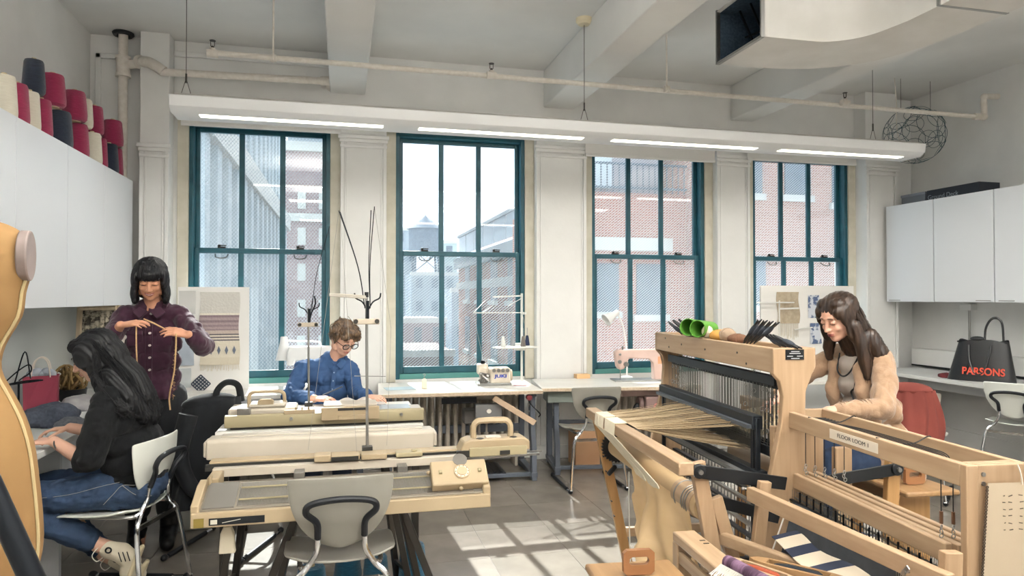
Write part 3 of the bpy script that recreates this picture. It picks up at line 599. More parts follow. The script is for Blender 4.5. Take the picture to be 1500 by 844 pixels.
# ================================================================ WINDOW TABLES
TTOP = M('table_laminate', '#e8e6e0', .35, col2='#dedbd4', sc=4); TEDGE = M('table_edge', '#cbb9a3', .6, col2='#b9a78f', sc=60)
def kframe(par, x, yf, yb):
    """steel end frame of an industrial table"""
    e = MB()
    e.prism([(yb-.045, .0), (yb+.015, .0), (yb+.015, .72), (yb-.045, .72)], 'x', x-.022, x+.022)
    e.build('rear_post', GREYM, par, bevel=.006)
    pts = [(yf+.0, 0), (yf+.07, 0), (yf+.08, .25), (yf+.13, .40), (yf+.13, .70), (yf+.06, .70), (yf+.06, .42), (yf+.01, .27)]
    MB().prism(pts, 'x', x-.02, x+.02).build('front_post', GREYM, par, bevel=.005)
    b = MB(); b.bx(x-.025, x+.025, yf, yb+.03, .03, .07); b.build('foot_bar', GREYM, par, bevel=.005)
    b = MB(); b.bx(x-.02, x+.02, yf+.02, yb, .695, .722); b.build('top_bracket', GREYM, par, bevel=.003)
    for y, z in ((yf+.095, .56), (yf+.095, .62), (yf+.095, .50), (yb-.015, .40), (yb-.015, .5)):
        MB().cyl((x-.026, y, z), (x+.026, y, z), .014 if z < .6 else .02, n=12).build('bolt', STEEL, par)
t1 = empty('sewing_table', (.86, 5.27, 0), radians(-2.5), 'white topped sewing table on grey steel legs under the second window', 'table')
B(-.60, .60, -.31, .33, .73, .762).build('tabletop', TTOP, t1, bevel=.003); B(-.601, .601, -.314, -.309, .73, .755).build('front_edge', TEDGE, t1, smooth=False)
kframe(t1, .55, -.26, .24); kframe(t1, -.52, -.26, .24)
B(-.52, .55, .20, .235, .32, .39).build('cross_rail', GREYM, t1, bevel=.004); B(-.50, .53, -.24, -.20, .035, .065).build('treadle_rail', GREYM, t1, bevel=.004)
b = MB(); b.bx(-.02, .34, -.22, .12, .055, .07)
for k in range(7): b.bx(.0+.05*k, .02+.05*k, -.21, .11, .07, .078)
b.build('treadle', BLACKM, t1, bevel=.002)
b = MB(); b.bx(.05, .30, -.02, .12, .44, .56); b.cyl((.30, .05, .50), (.36, .05, .50), .06, n=20); b.build('motor', M('motor_grey', '#6f6c69', .5), t1, bevel=.012)
b = MB(); b.bx(.11, .31, -.22, -.16, .53, .64); o = b.build('control_box', M('control_grey', '#7b7b7c', .5), t1, bevel=.004)
MB().cyl((.21, -.222, .585), (.21, -.23, .585), .018, n=16).build('dial', M('dial_white', '#eeeae2', .5), o)
b = MB(); b.bar((-.14, -.2, .68), (.12, -.2, .68), .012, .04); b.bar((-.14, -.2, .655), (.12, -.2, .655), .012, .008); b.build('knee_lifter', BLACKM, t1)
MB().bar((.24, -.26, .70), (.53, -.36, .50), .012, .045).build('treadle_rod_cover', M('beige_strip', '#cdb398', .6), t1, bevel=.002)
b = MB(); b.bx(.0, .32, -.14, .10, .66, .73); b.build('machine_pan', M('pan_grey', '#a59f95', .5), t1, bevel=.01)
MB().tube(sm([(.50, -.2, .70), (.53, -.23, .63), (.60, -.22, .55), (.62, -.1, .5)], 5), .005, 6).build('power_cable', BLACK, t1)
MB().cyl((.50, -.27, .70), (.50, -.31, .70), .022, n=14).build('red_switch', M('switch_red', '#7b2f33', .5), t1)
t2 = empty('sewing_table', (2.06, 5.30, 0), radians(-10), 'white topped sewing table on grey steel legs under the third window', 'table')
B(-.56, .56, -.28, .30, .73, .762).build('tabletop', TTOP, t2, bevel=.003); B(-.561, .561, -.284, -.279, .73, .755).build('front_edge', TEDGE, t2, smooth=False)
kframe(t2, -.42, -.2, .24); kframe(t2, .50, -.2, .24)
B(-.42, .50, .20, .235, .32, .39).build('cross_rail', GREYM, t2, bevel=.004); B(-.4, .48, -.16, -.12, .035, .065).build('treadle_rail', GREYM, t2, bevel=.004)
b = MB(); b.bx(-.50, -.28, -.20, .05, .62, .73); b.build('drawer', M('olive_grey', '#7d857f', .6), t2, bevel=.004)
b = MB(); b.bx(.10, .50, -.12, .12, .65, .73); b.build('machine_pan', M('pan_rose', '#b09a92', .5), t2, bevel=.01)
b = MB(); b.bx(.28, .46, -.2, -.02, .50, .66); b.cyl((.24, -.1, .58), (.28, -.1, .58), .07, n=20); o = b.build('motor', M('motor_rose', '#8e7672', .5), t2, bevel=.012)
b = MB(); b.torus((.37, -.205, .575), .024, .009, (pi/2, 0, 0)); b.build('motor_ring', M('pale_red', '#d98f8a', .5), o)
MB().ell((.20, -.18, .55), (.025, .02, .06), (0, .3, 0)).build('knee_pad', BLACK, t2)
t0 = empty('work_table', (-.42, 5.50, 0), radians(0), 'white work table under the left window behind the seated man', 'table')
B(-.66, .62, -.28, .30, .73, .762).build('tabletop', TTOP, t0, bevel=.003)
for x in (-.60, .55):
    for y in (-.24, .25): MB().bx(x-.02, x+.02, y-.02, y+.02, 0, .73).build('leg', GREYM, t0, bevel=.003)
B(-.58, .55, -.26, -.24, .64, .73).build('apron', MELB, t0)
# wooden crate block on table 2 back
wc = B(-.06, .06, -.04, .04, 0, .035).build('wood_block', M('pine_block', '#d8b184', .6), bevel=.002); wc.location = (1.98, 5.57, .762); tag(wc, 'small pale wooden block at the back of the sewing table', 'block')
cb = B(-.11, .11, -.1, .1, 0, .34).build('cardboard_box', M('cardboard', '#c39a76', .8, col2='#b98f6b', sc=3), bevel=.003); cb.location = (2.05, 5.72, 0); tag(cb, 'brown cardboard box on the floor under the second sewing table', 'box')
# radiators
RAD = M('radiator_paint', '#cfc7bb', .45, col2='#beb5a8', sc=14)
for i, (x0, n_) in enumerate([(.40, 17), (2.20, 16), (-1.25, 17)]):
    e = empty('radiator', (x0, 5.86, .10), 0, ['cast iron column radiator under the second window', 'cast iron column radiator under the third window', 'cast iron column radiator under the left window'][i], 'radiator', 'radiators under the windows')
    b = MB(); h = .545
    for y in (-.085, .0, .085):
        b.tube([(0, y, .03), (0, y, h-.03)], .020, 8)
    b.bx(-.02, .02, -.10, .10, h-.045, h); b.bx(-.02, .02, -.10, .10, 0, .045)
    f = b.build('fin', RAD, e, bevel=.008)
    for k in range(1, n_):
        c = f.copy(); C.objects.link(c); c.parent = e; c.location = (k*.066, 0, 0)
    for x in (0, (n_-1)*.066):
        MB().bx(x-.012, x+.012, -.09, .09, -.10, 0).build('foot', RAD, e, bevel=.004)
    MB().cyl((0, 0, .03), ((n_-1)*.066, 0, .03), .015, n=10).build('lower_pipe', RAD, e)
# overlock machine
CREAM = M('machine_cream', '#d9cfc0', .4, col2='#cfc4b3', sc=20); CREAM2 = M('machine_beige', '#c9b79f', .45); BLUEINK = M('blue_ink', '#2f49b5', .5)
ov = empty('overlock_machine', (1.15, 5.33, .762), radians(-4), 'compact cream overlock sewing machine with blue lettering', 'sewing machine')
b = MB(); b.bx(-.03, .135, -.07, .08, .01, .135); b.build('body', CREAM, ov, bevel=.016, seg=3)
b = MB(); b.bx(-.12, -.04, -.05, .07, .08, .165); b.build('head', CREAM, ov, bevel=.014, seg=3)
b = MB(); b.bx(-.13, .14, -.08, .09, 0, .02); b.build('bed', STEEL, ov, bevel=.004)
b = MB()
for k in range(12): b.cyl((rnd.uniform(-.12, -.03), -.06, rnd.uniform(.03, .10)), (rnd.uniform(-.12, -.03), -.085, rnd.uniform(.03, .10)), rnd.uniform(.005, .012), n=8)
b.bx(-.11, -.05, -.07, -.03, .02, .08); b.build('looper_works', M('works_metal', '#7d7a76', .3, .7), ov)
for x in (.0, .035, .07, .105):
    b = MB(); b.cyl((x, -.068, .118), (x, -.09, .118), .011, n=12); b.cyl((x, -.085, .118), (x, -.088, .118), .015, n=12); b.build('tension_dial', STEEL, ov)
b = MB(); b.cyl((-.08, 0, .165), (-.08, 0, .19), .014, n=10); b.cyl((-.065, .02, .165), (-.065, .02, .185), .008, n=8); b.build('knobs', BLACKM, ov)
MB().cyl((.135, .01, .07), (.155, .01, .07), .045, n=20).build('hand_wheel', CREAM2, ov)
text('JUKI', .034, (.055, -.0715, .072), (pi/2, 0, 0), BLUEINK, ov, sx=1.5, bold=.001)
# thread stand
WSTEEL = M('white_steel', '#d9d9d4', .4)
ts = empty('thread_stand', (1.44, 5.53, .762), 0, 'tall white thread stand with spools and guide arms beside overlock machine', 'thread stand')
b = MB(); b.cyl((0, 0, 0), (0, 0, .72), .010, n=12); b.build('pole', WSTEEL, ts)
b = MB(); b.bar((0, 0, .70), (-.25, -.02, .69), .012, .012); b.bar((0, 0, .56), (-.44, -.18, .565), .008, .008); b.bar((0, 0, .555), (.03, -.02, .555), .02, .02); b.bar((-.44, -.18, .565), (-.33, -.1, .66), .004, .004); b.bar((-.36, -.14, .565), (-.27, -.1, .62), .004, .004); b.bar((0, 0, .68), (-.14, -.12, .62), .004, .004); b.build('guide_arm', WSTEEL, ts)
b = MB(); b.lathe([(.12, 0), (.13, .006), (.12, .012)], 20, Matrix.Translation((-.09, -.14, .28)), 1.5, .8); b.bx(-.06, .02, -.03, .02, .25, .31); b.build('spool_tray', WSTEEL, ts)
for k, (x, y) in enumerate([(-.20, -.18), (-.10, -.09), (.02, -.1), (-.04, -.2)]):
    MB().cyl((x, y, .29), (x, y, .44), .003, n=6).build('spool_pin', STEEL, ts)
SPM = [M('thread_white', '#dfe0dc', .8), M('thread_grey', '#8d8f93', .8), M('thread_navy', '#26304a', .8), M('thread_taupe', '#77706a', .8)]
for k, (x, y) in enumerate([(-.20, -.18), (-.10, -.09), (.02, -.1), (-.04, -.2)]):
    s = empty('thread_spool', (1.44+x, 5.53+y, .762+.293), 0, ['white thread spool on the stand tray, leftmost', 'grey thread spool at the back of the stand tray', 'navy thread spool at the right of the stand tray', 'taupe thread spool at the front of stand tray'][k], 'thread spool', 'thread spools on the stand')
    MB().lathe([(.020, .0), (.022, .008), (.012, .075), (.008, .085)], 14).build('thread', SPM[k], s); MB().lathe([(.024, -.001), (.024, .003)], 14).build('spool_rim', WSTEEL, s)
b = MB()
for (a, c) in (((-.44, -.18, .565), (-.365, -.2, .19)), ((-.2, -.18, .40), (-.20, -.1, .56)), ((-.10, -.09, .38), (-.1, -.05, .55)), ((.02, -.1, .38), (0.0, -.02, .55))): b.tube([a, c], .0012, 4)
b.build('threads', M('thread_pale', '#c8c6c0', .8), ts)
# weight standing on table 1
def clawweight(loc, label, h=.075, parent_hook=True):
    e = empty('claw_weight', loc, 0, label, 'weight'); b = MB(); b.prism([(-.022, 0), (.022, 0), (.018, h*.75), (.010, h), (-.010, h), (-.018, h*.75)], 'y', -.010, .010); b.build('weight_body', M('weight_cream', '#e3d9c3', .5) if 'weight_cream' not in bpy.data.materials else bpy.data.materials['weight_cream'], e, bevel=.003)
    b = MB(); b.tube(sm([(0, 0, h-.004), (.0, 0, h+.018), (.009, 0, h+.026), (.0, 0, h+.036), (-.010, 0, h+.028)], 4), .003, 6); b.build('hook', STEEL, e); return e
clawweight((.60, 5.22, .762), 'small cream hooked weight standing on the sewing table')
# sewing machine 2
RM = M('machine_rose', '#dcc2b8', .4, col2='#d3b6ab', sc=8)
s2_ = empty('lockstitch_machine', (2.41, 5.30, .762), radians(-8), 'white flat arm sewing machine with blue lettering on table behind loom', 'sewing machine')
MB().prism([(-.22, 0.12), (-.235, .235), (-.22, .255), (.23, .262), (.24, .24), (.24, 0), (.09, 0), (.085, .15), (.05, .18), (-.12, .185), (-.16, .10), (-.20, .09)], 'y', -.045, .045).build('arm', RM, s2_, bevel=.012, seg=3)
b = MB(); b.bx(-.25, .24, -.09, .09, 0, .012); b.build('bed_plate', STEEL, s2_, bevel=.002)
b = MB(); b.cyl((-.19, -.02, .012), (-.19, -.02, .10), .004, n=8); b.cyl((-.205, -.05, .16), (-.205, -.065, .16), .016, n=12); b.cyl((-.20, -.05, .22), (-.20, -.06, .22), .01, n=12); b.cyl((-.15, -.045, .14), (-.15, -.07, .14), .02, n=12); b.cyl((-.17, -.02, .255), (-.17, -.02, .285), .008, n=8); b.build('needle_works', STEEL, s2_)
B(.12, .175, -.048, -.044, .14, .20).build('orange_decal', M('orange_decal', '#e3a27a', .6), s2_, smooth=False); MB().cyl((.205, -.045, .17), (.205, -.06, .17), .022, n=16).build('stitch_dial', STEEL, s2_)
MB().cyl((.24, 0, .2), (.27, 0, .2), .055, n=24).build('hand_wheel', CREAM2, s2_)
text('JUKI', .022, (.165, -.0465, .238), (pi/2, 0, 0), BLUEINK, s2_, sx=1.7, bold=.001)
# desk lamps
LAMP = M('lamp_enamel', '#e9eaea', .35)
def desklamp(loc, head, mids, axis, label, r=.055, h=.11):
    e = empty('desk_lamp', loc, 0, label, 'lamp'); MB().lathe([(.05, 0), (.05, .01), (.015, .02)], 18).build('base', LAMP, e)
    MB().tube(sm([(0, 0, .01)] + mids + [head], 5), .008, 8).build('arm', LAMP, e)
    q = Vector(axis).normalized().to_track_quat('Z', 'Y').to_matrix().to_4x4(); m = Matrix.Translation(head) @ q
    b = MB(); b.lathe([(r*.35, -.03), (r*.42, -.025), (r*.5, .02), (r, h), (r*.97, h), (r*.45, .02), (.002, .01)], 22, m); b.build('shade', LAMP, e, fix=False); return e
desklamp((2.36, 5.50, .762), (-.11, -.02, .55), [(.0, 0, .20), (-.03, 0, .42), (-.08, 0, .54)], (-.75, -.1, -.45), 'white desk lamp with curved neck before the third window')
desklamp((-.16, 5.60, .762), (-.27, -.10, .36), [(.0, 0, .30), (-.05, -.03, .345), (-.16, -.06, .35)], (-.0, -.05, -1), 'white desk lamp with bell shade left of the seated man', .062, .15)
bt = empty('sewing_machine', (-.22, 5.42, .762), 0, 'white sewing machine mostly hidden behind the seated man', 'sewing machine')
MB().prism([(-.18, .0), (.17, 0), (.17, .30), (.14, .32), (-.17, .32), (-.18, .28), (-.18, .18), (-.13, .18), (-.12, .22), (.06, .22), (.06, .04), (-.18, .04)], 'y', -.05, .05).build('body', LAMP, bt, bevel=.012, seg=3); MB().cyl((.17, 0, .22), (.20, 0, .22), .05, n=20).build('hand_wheel', CREAM2, bt)
# notebooks and papers on table 1
for k, (x, y, w_, h_, c, rz, l) in enumerate([(.42, 5.25, .22, .16, '#c9dde6', .1, 'pale blue sheet lying at the left end of the sewing table'), (1.34, 5.2, .1, .03, '#8f4450', -.3, 'dark red swatch at the right end of the sewing table')]):
    o = B(-w_/2, w_/2, -h_/2, h_/2, 0, .002).build('paper_sheet' if k == 0 else 'fabric_swatch', M('sheet_%d' % k, c, .8), smooth=False); o.location = (x, y, .7635); o.rotation_euler = (0, 0, rz); tag(o, l, 'paper' if k == 0 else 'swatch')
KB = 1.055; TZ = 1.45-(1.45-.762)*KB       # the window tables stand this much lower and further back
for o in (t1, t2, t0): o.location = (o.location.x*KB, o.location.y*KB, 0); o.scale = (KB, KB, TZ/.762)
t2.location.y = 5.53; t2.rotation_euler = (0, 0, radians(-8)); t0.location.y = 5.66; t0.scale = (KB, .88, TZ/.762)
for o in list(bpy.data.objects):
    if o.parent is None and .75 < o.location.z < 1.1 and o.location.y > 5.05 and -.6 < o.location.x < 2.7 and o.name.split('.')[0] in ('overlock_machine', 'thread_stand', 'thread_spool', 'claw_weight', 'lockstitch_machine', 'desk_lamp', 'sewing_machine', 'paper_sheet', 'fabric_swatch', 'wood_block'):
        o.location = (o.location.x*KB, o.location.y*KB, TZ+(o.location.z-.762)*KB); o.scale = (KB, KB, KB)
# ================================================================ CHAIRS
SHELL = M('chair_shell', '#8f8c84', .38, col2='#89867e', sc=6); SHELLW = M('chair_shell_white', '#d8dad3', .35)
GRIP = M('black_grip', '#14181e', .5)
def chair(loc, rz, label, shell=SHELL):
    e = empty('classroom_chair', loc, rz, label, 'chair', 'shell chairs on chromed legs')
    # seat shell
    def seatf(u, v):
        a = (u-.5)*2; c = (v-.5)*2; x = a*.215*sqrt(max(0, 1-.30*c*c*c*c)); y = c*.205*sqrt(max(0, 1-.34*a*a*a*a)) 
        z = .45 + .02*a*a - .012 + (.018*(max(0, -c))**2) - .03*max(0, c-.55)**2*4
        return (x, y, z)
    MB().grid(seatf, 18, 18, .011).build('seat', shell, e, sub=1)
    def backf(u, v):          # v 0 bottom .. 1 top
        a = (u-.5)*2; hw = .198*min(1, sqrt(max(0.0, 1-(1-v)**2.3)) * .98 + .02*v) ; hw = max(hw, .03); z = .50+.275*v - .012*a*a*v*0 + .006*(1-a*a)*(v > .9)
        y = -.205 - .055*v + .045*a*a*(.4+.6*v) - .012*sin(v*pi) - .02*max(0, v-.9)*5*.3
        return (a*hw, y, z)
    MB().grid(backf, 18, 16, .011).build('backrest', shell, e, sub=1)
    lp = [(-.085, -.235, .555), (-.088, -.262, .62), (-.125, -.285, .665), (-.105, -.298, .70), (0, -.300, .712), (.105, -.298, .70), (.125, -.285, .665), (.088, -.262, .62), (.085, -.235, .555)]
    MB().tube(sm(lp, 6), .0125, 10).build('back_grip', GRIP, e)
    for s in (-1, 1):
        b = MB(); b.tube(sm([(s*.085, -.237, .57), (s*.09, -.225, .50), (s*.125, -.215, .44), (s*.18, -.23, .36), (s*.215, -.27, .06), (s*.218, -.275, .03), (s*.22, -.24, .014), (s*.22, .0, .014), (s*.22, .24, .014)], 6), .011, 10)
        b.tube(sm([(s*.12, -.217, .445), (s*.15, -.16, .43), (s*.155, .12, .432)], 5), .010, 8); fr = b.build('side_frame', CHROME, e)
        b = MB(); b.tube([(s*.22, -.18, .016), (s*.22, .2, .016)], .0135, 10); b.build('runner_sleeve', GRIP, e)
        for y in (-.262, .235): MB().ell((s*.219, y, .020), (.018, .024, .018)).build('glide', GRIP, e)
    MB().bar((-.17, -.225, .385), (.17, -.225, .385), .012, .02).build('cross_bar', CHROME, e)
    return e
CH_C = chair((-.006, 2.905, 0), radians(1), 'grey shell chair seen from behind in front of the knitting machine')
CH_W = dup(CH_C, (1.86, 5.10, 0), radians(-2), 'grey shell chair pushed up to the second sewing table')
CH_L = chair((-1.08, 3.72, 0), radians(74), 'white shell chair under the seated woman in black', SHELLW)
CH_R = dup(CH_L, (5.28, 4.42, 0), radians(-62), 'white shell chair facing the right desk')
# ================================================================ KNITTING MACHINES
KC = M('knit_cream', '#a79579', .45, col2='#9f8d71', sc=6); KW = M('knit_white', '#bbb2a4', .4, col2='#b3aa9b', sc=5); KG = M('knit_grey', '#77736d', .4, .3); KD = M('knit_dark', '#3a3936', .4, .3); KP = M('knit_bed', '#857d71', .35, .3); KO = M('knit_olive', '#9f9476', .45)
ka = empty('knitting_machine', (.023, 2.98, .5725), 0, 'nearest cream double bed knitting machine with dial carriage, behind the grey chair', 'knitting machine')
ka.scale = (1.17,)*3
b = MB(); b.prism([(-.18, .017), (-.165, .017), (-.155, .062), (-.175, .062)], 'x', -.485, .485); b.bx(-.485, .485, -.172, .0, .017, .027); b.build('front_casing', KC, ka, bevel=.003)
def incl(y): return .075 + (y+.155)*.33
b = MB(); b.prism([(-.155, .066), (-.01, .114), (-.01, .100), (-.155, .052)], 'x', -.465, .47); o = b.build('ribber_bed', KP, ka, bevel=.001)
for (x0, x1) in ((-.455, -.36), (.43, .47)):
    MB().prism([(-.150, .071), (-.012, .117), (-.012, .113), (-.150, .067)], 'x', x0, x1).build('bed_end_plate', KG, ka)
b = MB()
for k in range(178):
    x = -.352+k*.0044; b.bar((x, -.145, .0715), (x, -.02, .1135), .0013, .003)
m = b.build('needles', STEEL, ka, smooth=False); m['kind'] = 'stuff'
b = MB(); b.bar((-.35, -.115, .0835), (.43, -.115, .0835), .004, .006); b.bar((-.35, -.05, .105), (.43, -.05, .105), .004, .006); b.build('needle_retainer', KO, ka)
for x in (-.475, .475): MB().prism([(-.165, .04), (-.005, .10), (-.005, .13), (-.06, .125), (-.165, .085)], 'x', x-.013, x+.013).build('end_bracket', KC, ka, bevel=.004)
b = MB(); b.bx(-.46, .45, .02, .11, .075, .09); b.build('main_bed', KP, ka); b = MB(); b.bx(-.45, .44, -.005, .02, .085, .10); b.build('gap_comb', M('comb_dark', '#5c5f52', .5), ka)
b = MB(); b.bx(-.47, .47, .11, .145, .105, .135); b.build('needle_rail', KW, ka, bevel=.002)
b = MB(); b.bx(-.50, .56, .145, .155, .12, .135); b.bx(-.50, .56, .158, .165, .13, .142); b.build('rail_strip', KD, ka)
b = MB(); b.bx(-.49, .50, .165, .225, .115, .150); b.build('rear_rail', KC, ka, bevel=.004)
b = MB(); b.bar((.40, .10, .125), (.74, .10, .128), .016, .008); b.bar((.40, .13, .13), (.76, .13, .132), .006, .006); b.build('rail_extension', STEEL, ka)
for x in (-.17, .20):
    b = MB(); b.bx(x-.018, x+.018, .05, .115, .09, .12); b.build('clamp', KG, ka, bevel=.002)
for x in (-.45, .42):
    b = MB(); b.bx(x-.02, x+.02, .0, .11, .07, .13); b.bx(x-.012, x-.002, -.02, .02, .08, .14); b.build('bed_joint', KC, ka, bevel=.004)
# label plate with pictogram
b = MB(); b.bx(-.43, -.30, -.1815, -.179, .024, .046); o = b.build('name_plate', BLACK, ka, smooth=False)
for k in range(9): b = MB(); 
b = MB(); b.bar((-.425, -.1825, .035), (-.405, -.1825, .035), .001, .014); b.bar((-.39, -.1825, .031), (-.335, -.1825, .039), .001, .002)
b.build('plate_marks', M('plate_ink', '#c9c4b6', .5), o, smooth=False)
B(-.30, -.262, -.1815, -.179, .024, .046).build('second_plate', BLACK, ka, smooth=False); B(-.475, -.445, -.1815, -.179, .019, .048).build('brass_plate', M('dull_brass', '#8b7a3e', .5, .4), ka, smooth=False)
# front carriage
cr = empty('carriage', (.385, -.10, .105), 0); cr.parent = ka; cr.rotation_euler = (radians(38), 0, 0)
MB().bx(-.100, .100, -.050, .055, -.01, .032).build('carriage_body', KC, cr, bevel=.006, seg=3)
b = MB(); b.cyl((.008, .0, .030), (.008, .0, .038), .028, n=32); b.build('dial_plate', M('dial_cream', '#dccab0', .5), cr, bevel=.001)
b = MB(); b.torus((.008, 0, .038), .027, .0018, n=32); b.cyl((.008, 0, .038), (.008, 0, .041), .018, n=28); b.build('dial', M('dial_rim', '#b49d80', .5), cr)
for k in range(10): MB().cyl((.008+.0225*cos(k*.628), .0225*sin(k*.628), .038), (.008+.0225*cos(k*.628), .0225*sin(k*.628), .0392), .0018, n=6).build('dial_mark', KD, cr)
MB().cyl((.008, .055, .018), (.008, .055, .034), .026, n=28).build('black_dial', KG, cr)
for x in (-.068, .072): b = MB(); b.bx(x-.006, x+.006, -.004, .010, .03, .040); b.build('lever', KO, cr, bevel=.002)
for x in (-.107, .0): b = MB(); b.ell((x, .02 if x < 0 else -.055, .012), .008, u=10, v=6); b.build('knob', KC, cr)
# rear carriage with handle
c2 = empty('carriage', (.56, .15, .15), 0); c2.parent = ka
b = MB(); b.prism([(-.14, -.005), (-.12, .035), (-.095, .045), (.12, .045), (.145, .03), (.145, -.005)], 'y', -.045, .05); b.build('carriage_body', KC, c2, bevel=.006)
b = MB(); b.bx(-.10, .13, -.055, -.046, -.02, .015); b.build('carriage_front', KO, c2, bevel=.002)
b = MB(); b.bx(-.15, -.10, -.052, -.04, -.02, .005); b.bx(.02, .06, -.06, -.052, -.015, .0); b.build('brush_plate', KD, c2)
MB().tube(sm([(-.075, .0, .035), (-.075, 0, .085), (-.062, 0, .105), (-.04, 0, .11), (.04, 0, .11), (.062, 0, .105), (.075, 0, .085), (.075, 0, .035)], 5), .0105, 8, flat=1.3).build('carry_handle', KC, c2)
for x in (-.055, .08): MB().ell((x, -.03, .038), (.022, .014, .012), u=12, v=6).build('side_knob', KD, c2)
B(-.03, .03, -.03, .0, .042, .052).build('slider', KW, c2, bevel=.003)
# counters on the rear rail
b = MB(); b.bx(-.12, -.06, .10, .165, .14, .166); b.bx(-.06, .045, .10, .165, .142, .160); b.build('cam_counter', KC, ka, bevel=.004); B(-.058, .04, .098, .10, .143, .158).build('counter_slots', KD, ka)
b = MB(); b.bx(.05, .145, .10, .17, .14, .160); b.build('tuck_counter', KC, ka, bevel=.003); b = MB(); b.bx(.18, .28, .11, .16, .14, .158); b.cyl((.25, .13, .158), (.25, .13, .166), .012, n=12); b.build('row_counter', KO, ka, bevel=.003)
text('SILVER REED', .010, (.105, .0995, .150), (pi/2, 0, 0), KD, ka, ext=.0003) if False else None
def stand(par, x0, x1, y0, y1, h, sp=.25):
    for s, xa in ((-1, x0), (1, x1)):
        MB().bar((xa, y0, h), (xa+s*sp, y0-.02, .0), .022, .03).build('leg', DARKST, par, bevel=.003)
        MB().bar((xa, y1, h), (xa+s*sp*.6, y1+.05, .0), .022, .03).build('leg', DARKST, par, bevel=.003)
        MB().bar((xa, y0, h-.01), (xa, y1, h-.01), .022, .022).build('leg_head', DARKST, par)
        MB().bar((xa+s*sp*.80, y0-.015, .14), (xa+s*sp*.5, y1+.03, .14), .016, .016).build('leg_stretcher', DARKST, par)
    MB().bar((x0, y0+.02, h-.03), (x1, y0+.02, h-.03), .02, .03).build('top_rail', DARKST, par)
stand(ka, -.17, .17, -.12, .15, 0.0, .0) if False else None
sa = empty('machine_stand', (.023, 2.98, 0), 0, 'dark steel trestle stand under the nearest knitting machine', 'stand'); stand(sa, -.20, .22, .0, .187, .57, .22)
# tension mast 1
def mast(loc, h, label, arms=True, wires=()):
    e = empty('yarn_tension_mast', loc, 0, label, 'yarn mast')
    MB().tube([(0, 0, 0), (-.004, 0, h)], .0055, 8).build('rod', STEEL, e)
    MB().bx(-.02, .02, -.018, .018, 0, .022).build('foot_clamp', KD, e, bevel=.003)
    z = h*.83
    b = MB(); b.bx(-.055, .045, -.012, .012, z-.012, z+.010); b.build('tension_block', M('mast_block', '#b9ad9c', .5), e, bevel=.003)
    for x in (-.045, .035): MB().cyl((x, -.02, z), (x, .02, z), .009, n=12).build('tension_disc', KD, e)
    for s in (-1, 1):
        MB().tube(sm([(0, 0, z+.04), (s*.02, 0, z+.075), (s*.045, 0, z+.09), (s*.05, 0, z+.11)], 4), .003, 6).build('guide_loop', BLACKM, e)
    MB().bar((0, 0, z+.01), (0, 0, z+.08), .012, .012).build('collar', BLACKM, e)
    for k, (x, zz) in enumerate(wires): MB().tube(sm([(.01 if x > 0 else -.01, 0, z+.05), (x*.35, 0, z+(zz-z)*.5), (x, 0, zz)], 6), .0018, 5).build('spring_wire', BLACKM, e)
    return e
m1 = mast((.111, 3.212, .748), .61, 'yarn mast of the nearest knitting machine, tall rod with cross arms', wires=((-.11, .935), (.025, .955), (.012, .94), (-.105, .93))); m1.scale = (1.17,)*3
b = MB(); b.bar((-.003, 0, .60), (-.145, 0, .61), .014, .014); b.build('yarn_guide_bar', M('guide_bar', '#a9a398', .5), m1, bevel=.002); MB().cyl((-.004, 0, .6), (-.004, 0, .62), .008, n=10).build('rod_cap', BLACK, m1)
for (p, q) in (((-.11, 0, .935), (-.22, -.01, .02)), ((.025, 0, .955), (.09, 0, .48)), ((.09, 0, .48), (.075, 0, .02)), ((-.105, 0, .93), (-.04, -.04, .0))): MB().tube([p, q], .0009, 4).build('yarn_strand', M('strand', '#8c8a84', .8) if 'strand' not in bpy.data.materials else bpy.data.materials['strand'], m1)
b = MB(); b.bar((-.05, 0, .295), (.07, 0, .290), .003, .003); b.build('lower_guide', STEEL, m1)
# machine B (closed case)
kb = empty('knitting_machine', (-.08, 3.49, .7025), radians(0), 'closed white knitting machine in its long case behind the nearest machine', 'knitting machine')
kb.scale = (1.155,)*3
b = MB(); b.prism([(-.125, .012), (-.01, .012), (-.01, .088), (-.115, .092), (-.125, .082)], 'x', -.445, .445); b.build('case_body', KW, kb, bevel=.012, seg=3)
b = MB(); b.bx(-.40, .40, -.08, -.03, .088, .095); b.build('case_lid', KW, kb, bevel=.003)
for x in (-.449, .449): MB().bx(x-.008, x+.008, -.115, -.02, .02, .08).build('end_cap', KW, kb, bevel=.006)
for x in (-.15, .28): b = MB(); b.bx(x-.008, x+.012, -.13, -.118, -.035, .012); b.tube([(x-.05, -.125, -.005), (x-.02, -.125, -.035)], .003, 6); b.build('clamp', KD, kb)
sb = empty('machine_stand', (-.08, 3.49, 0), 0, 'steel trestle stand under the closed white knitting machine', 'stand'); stand(sb, -.34, .27, -.12, -.03, .715, .14)
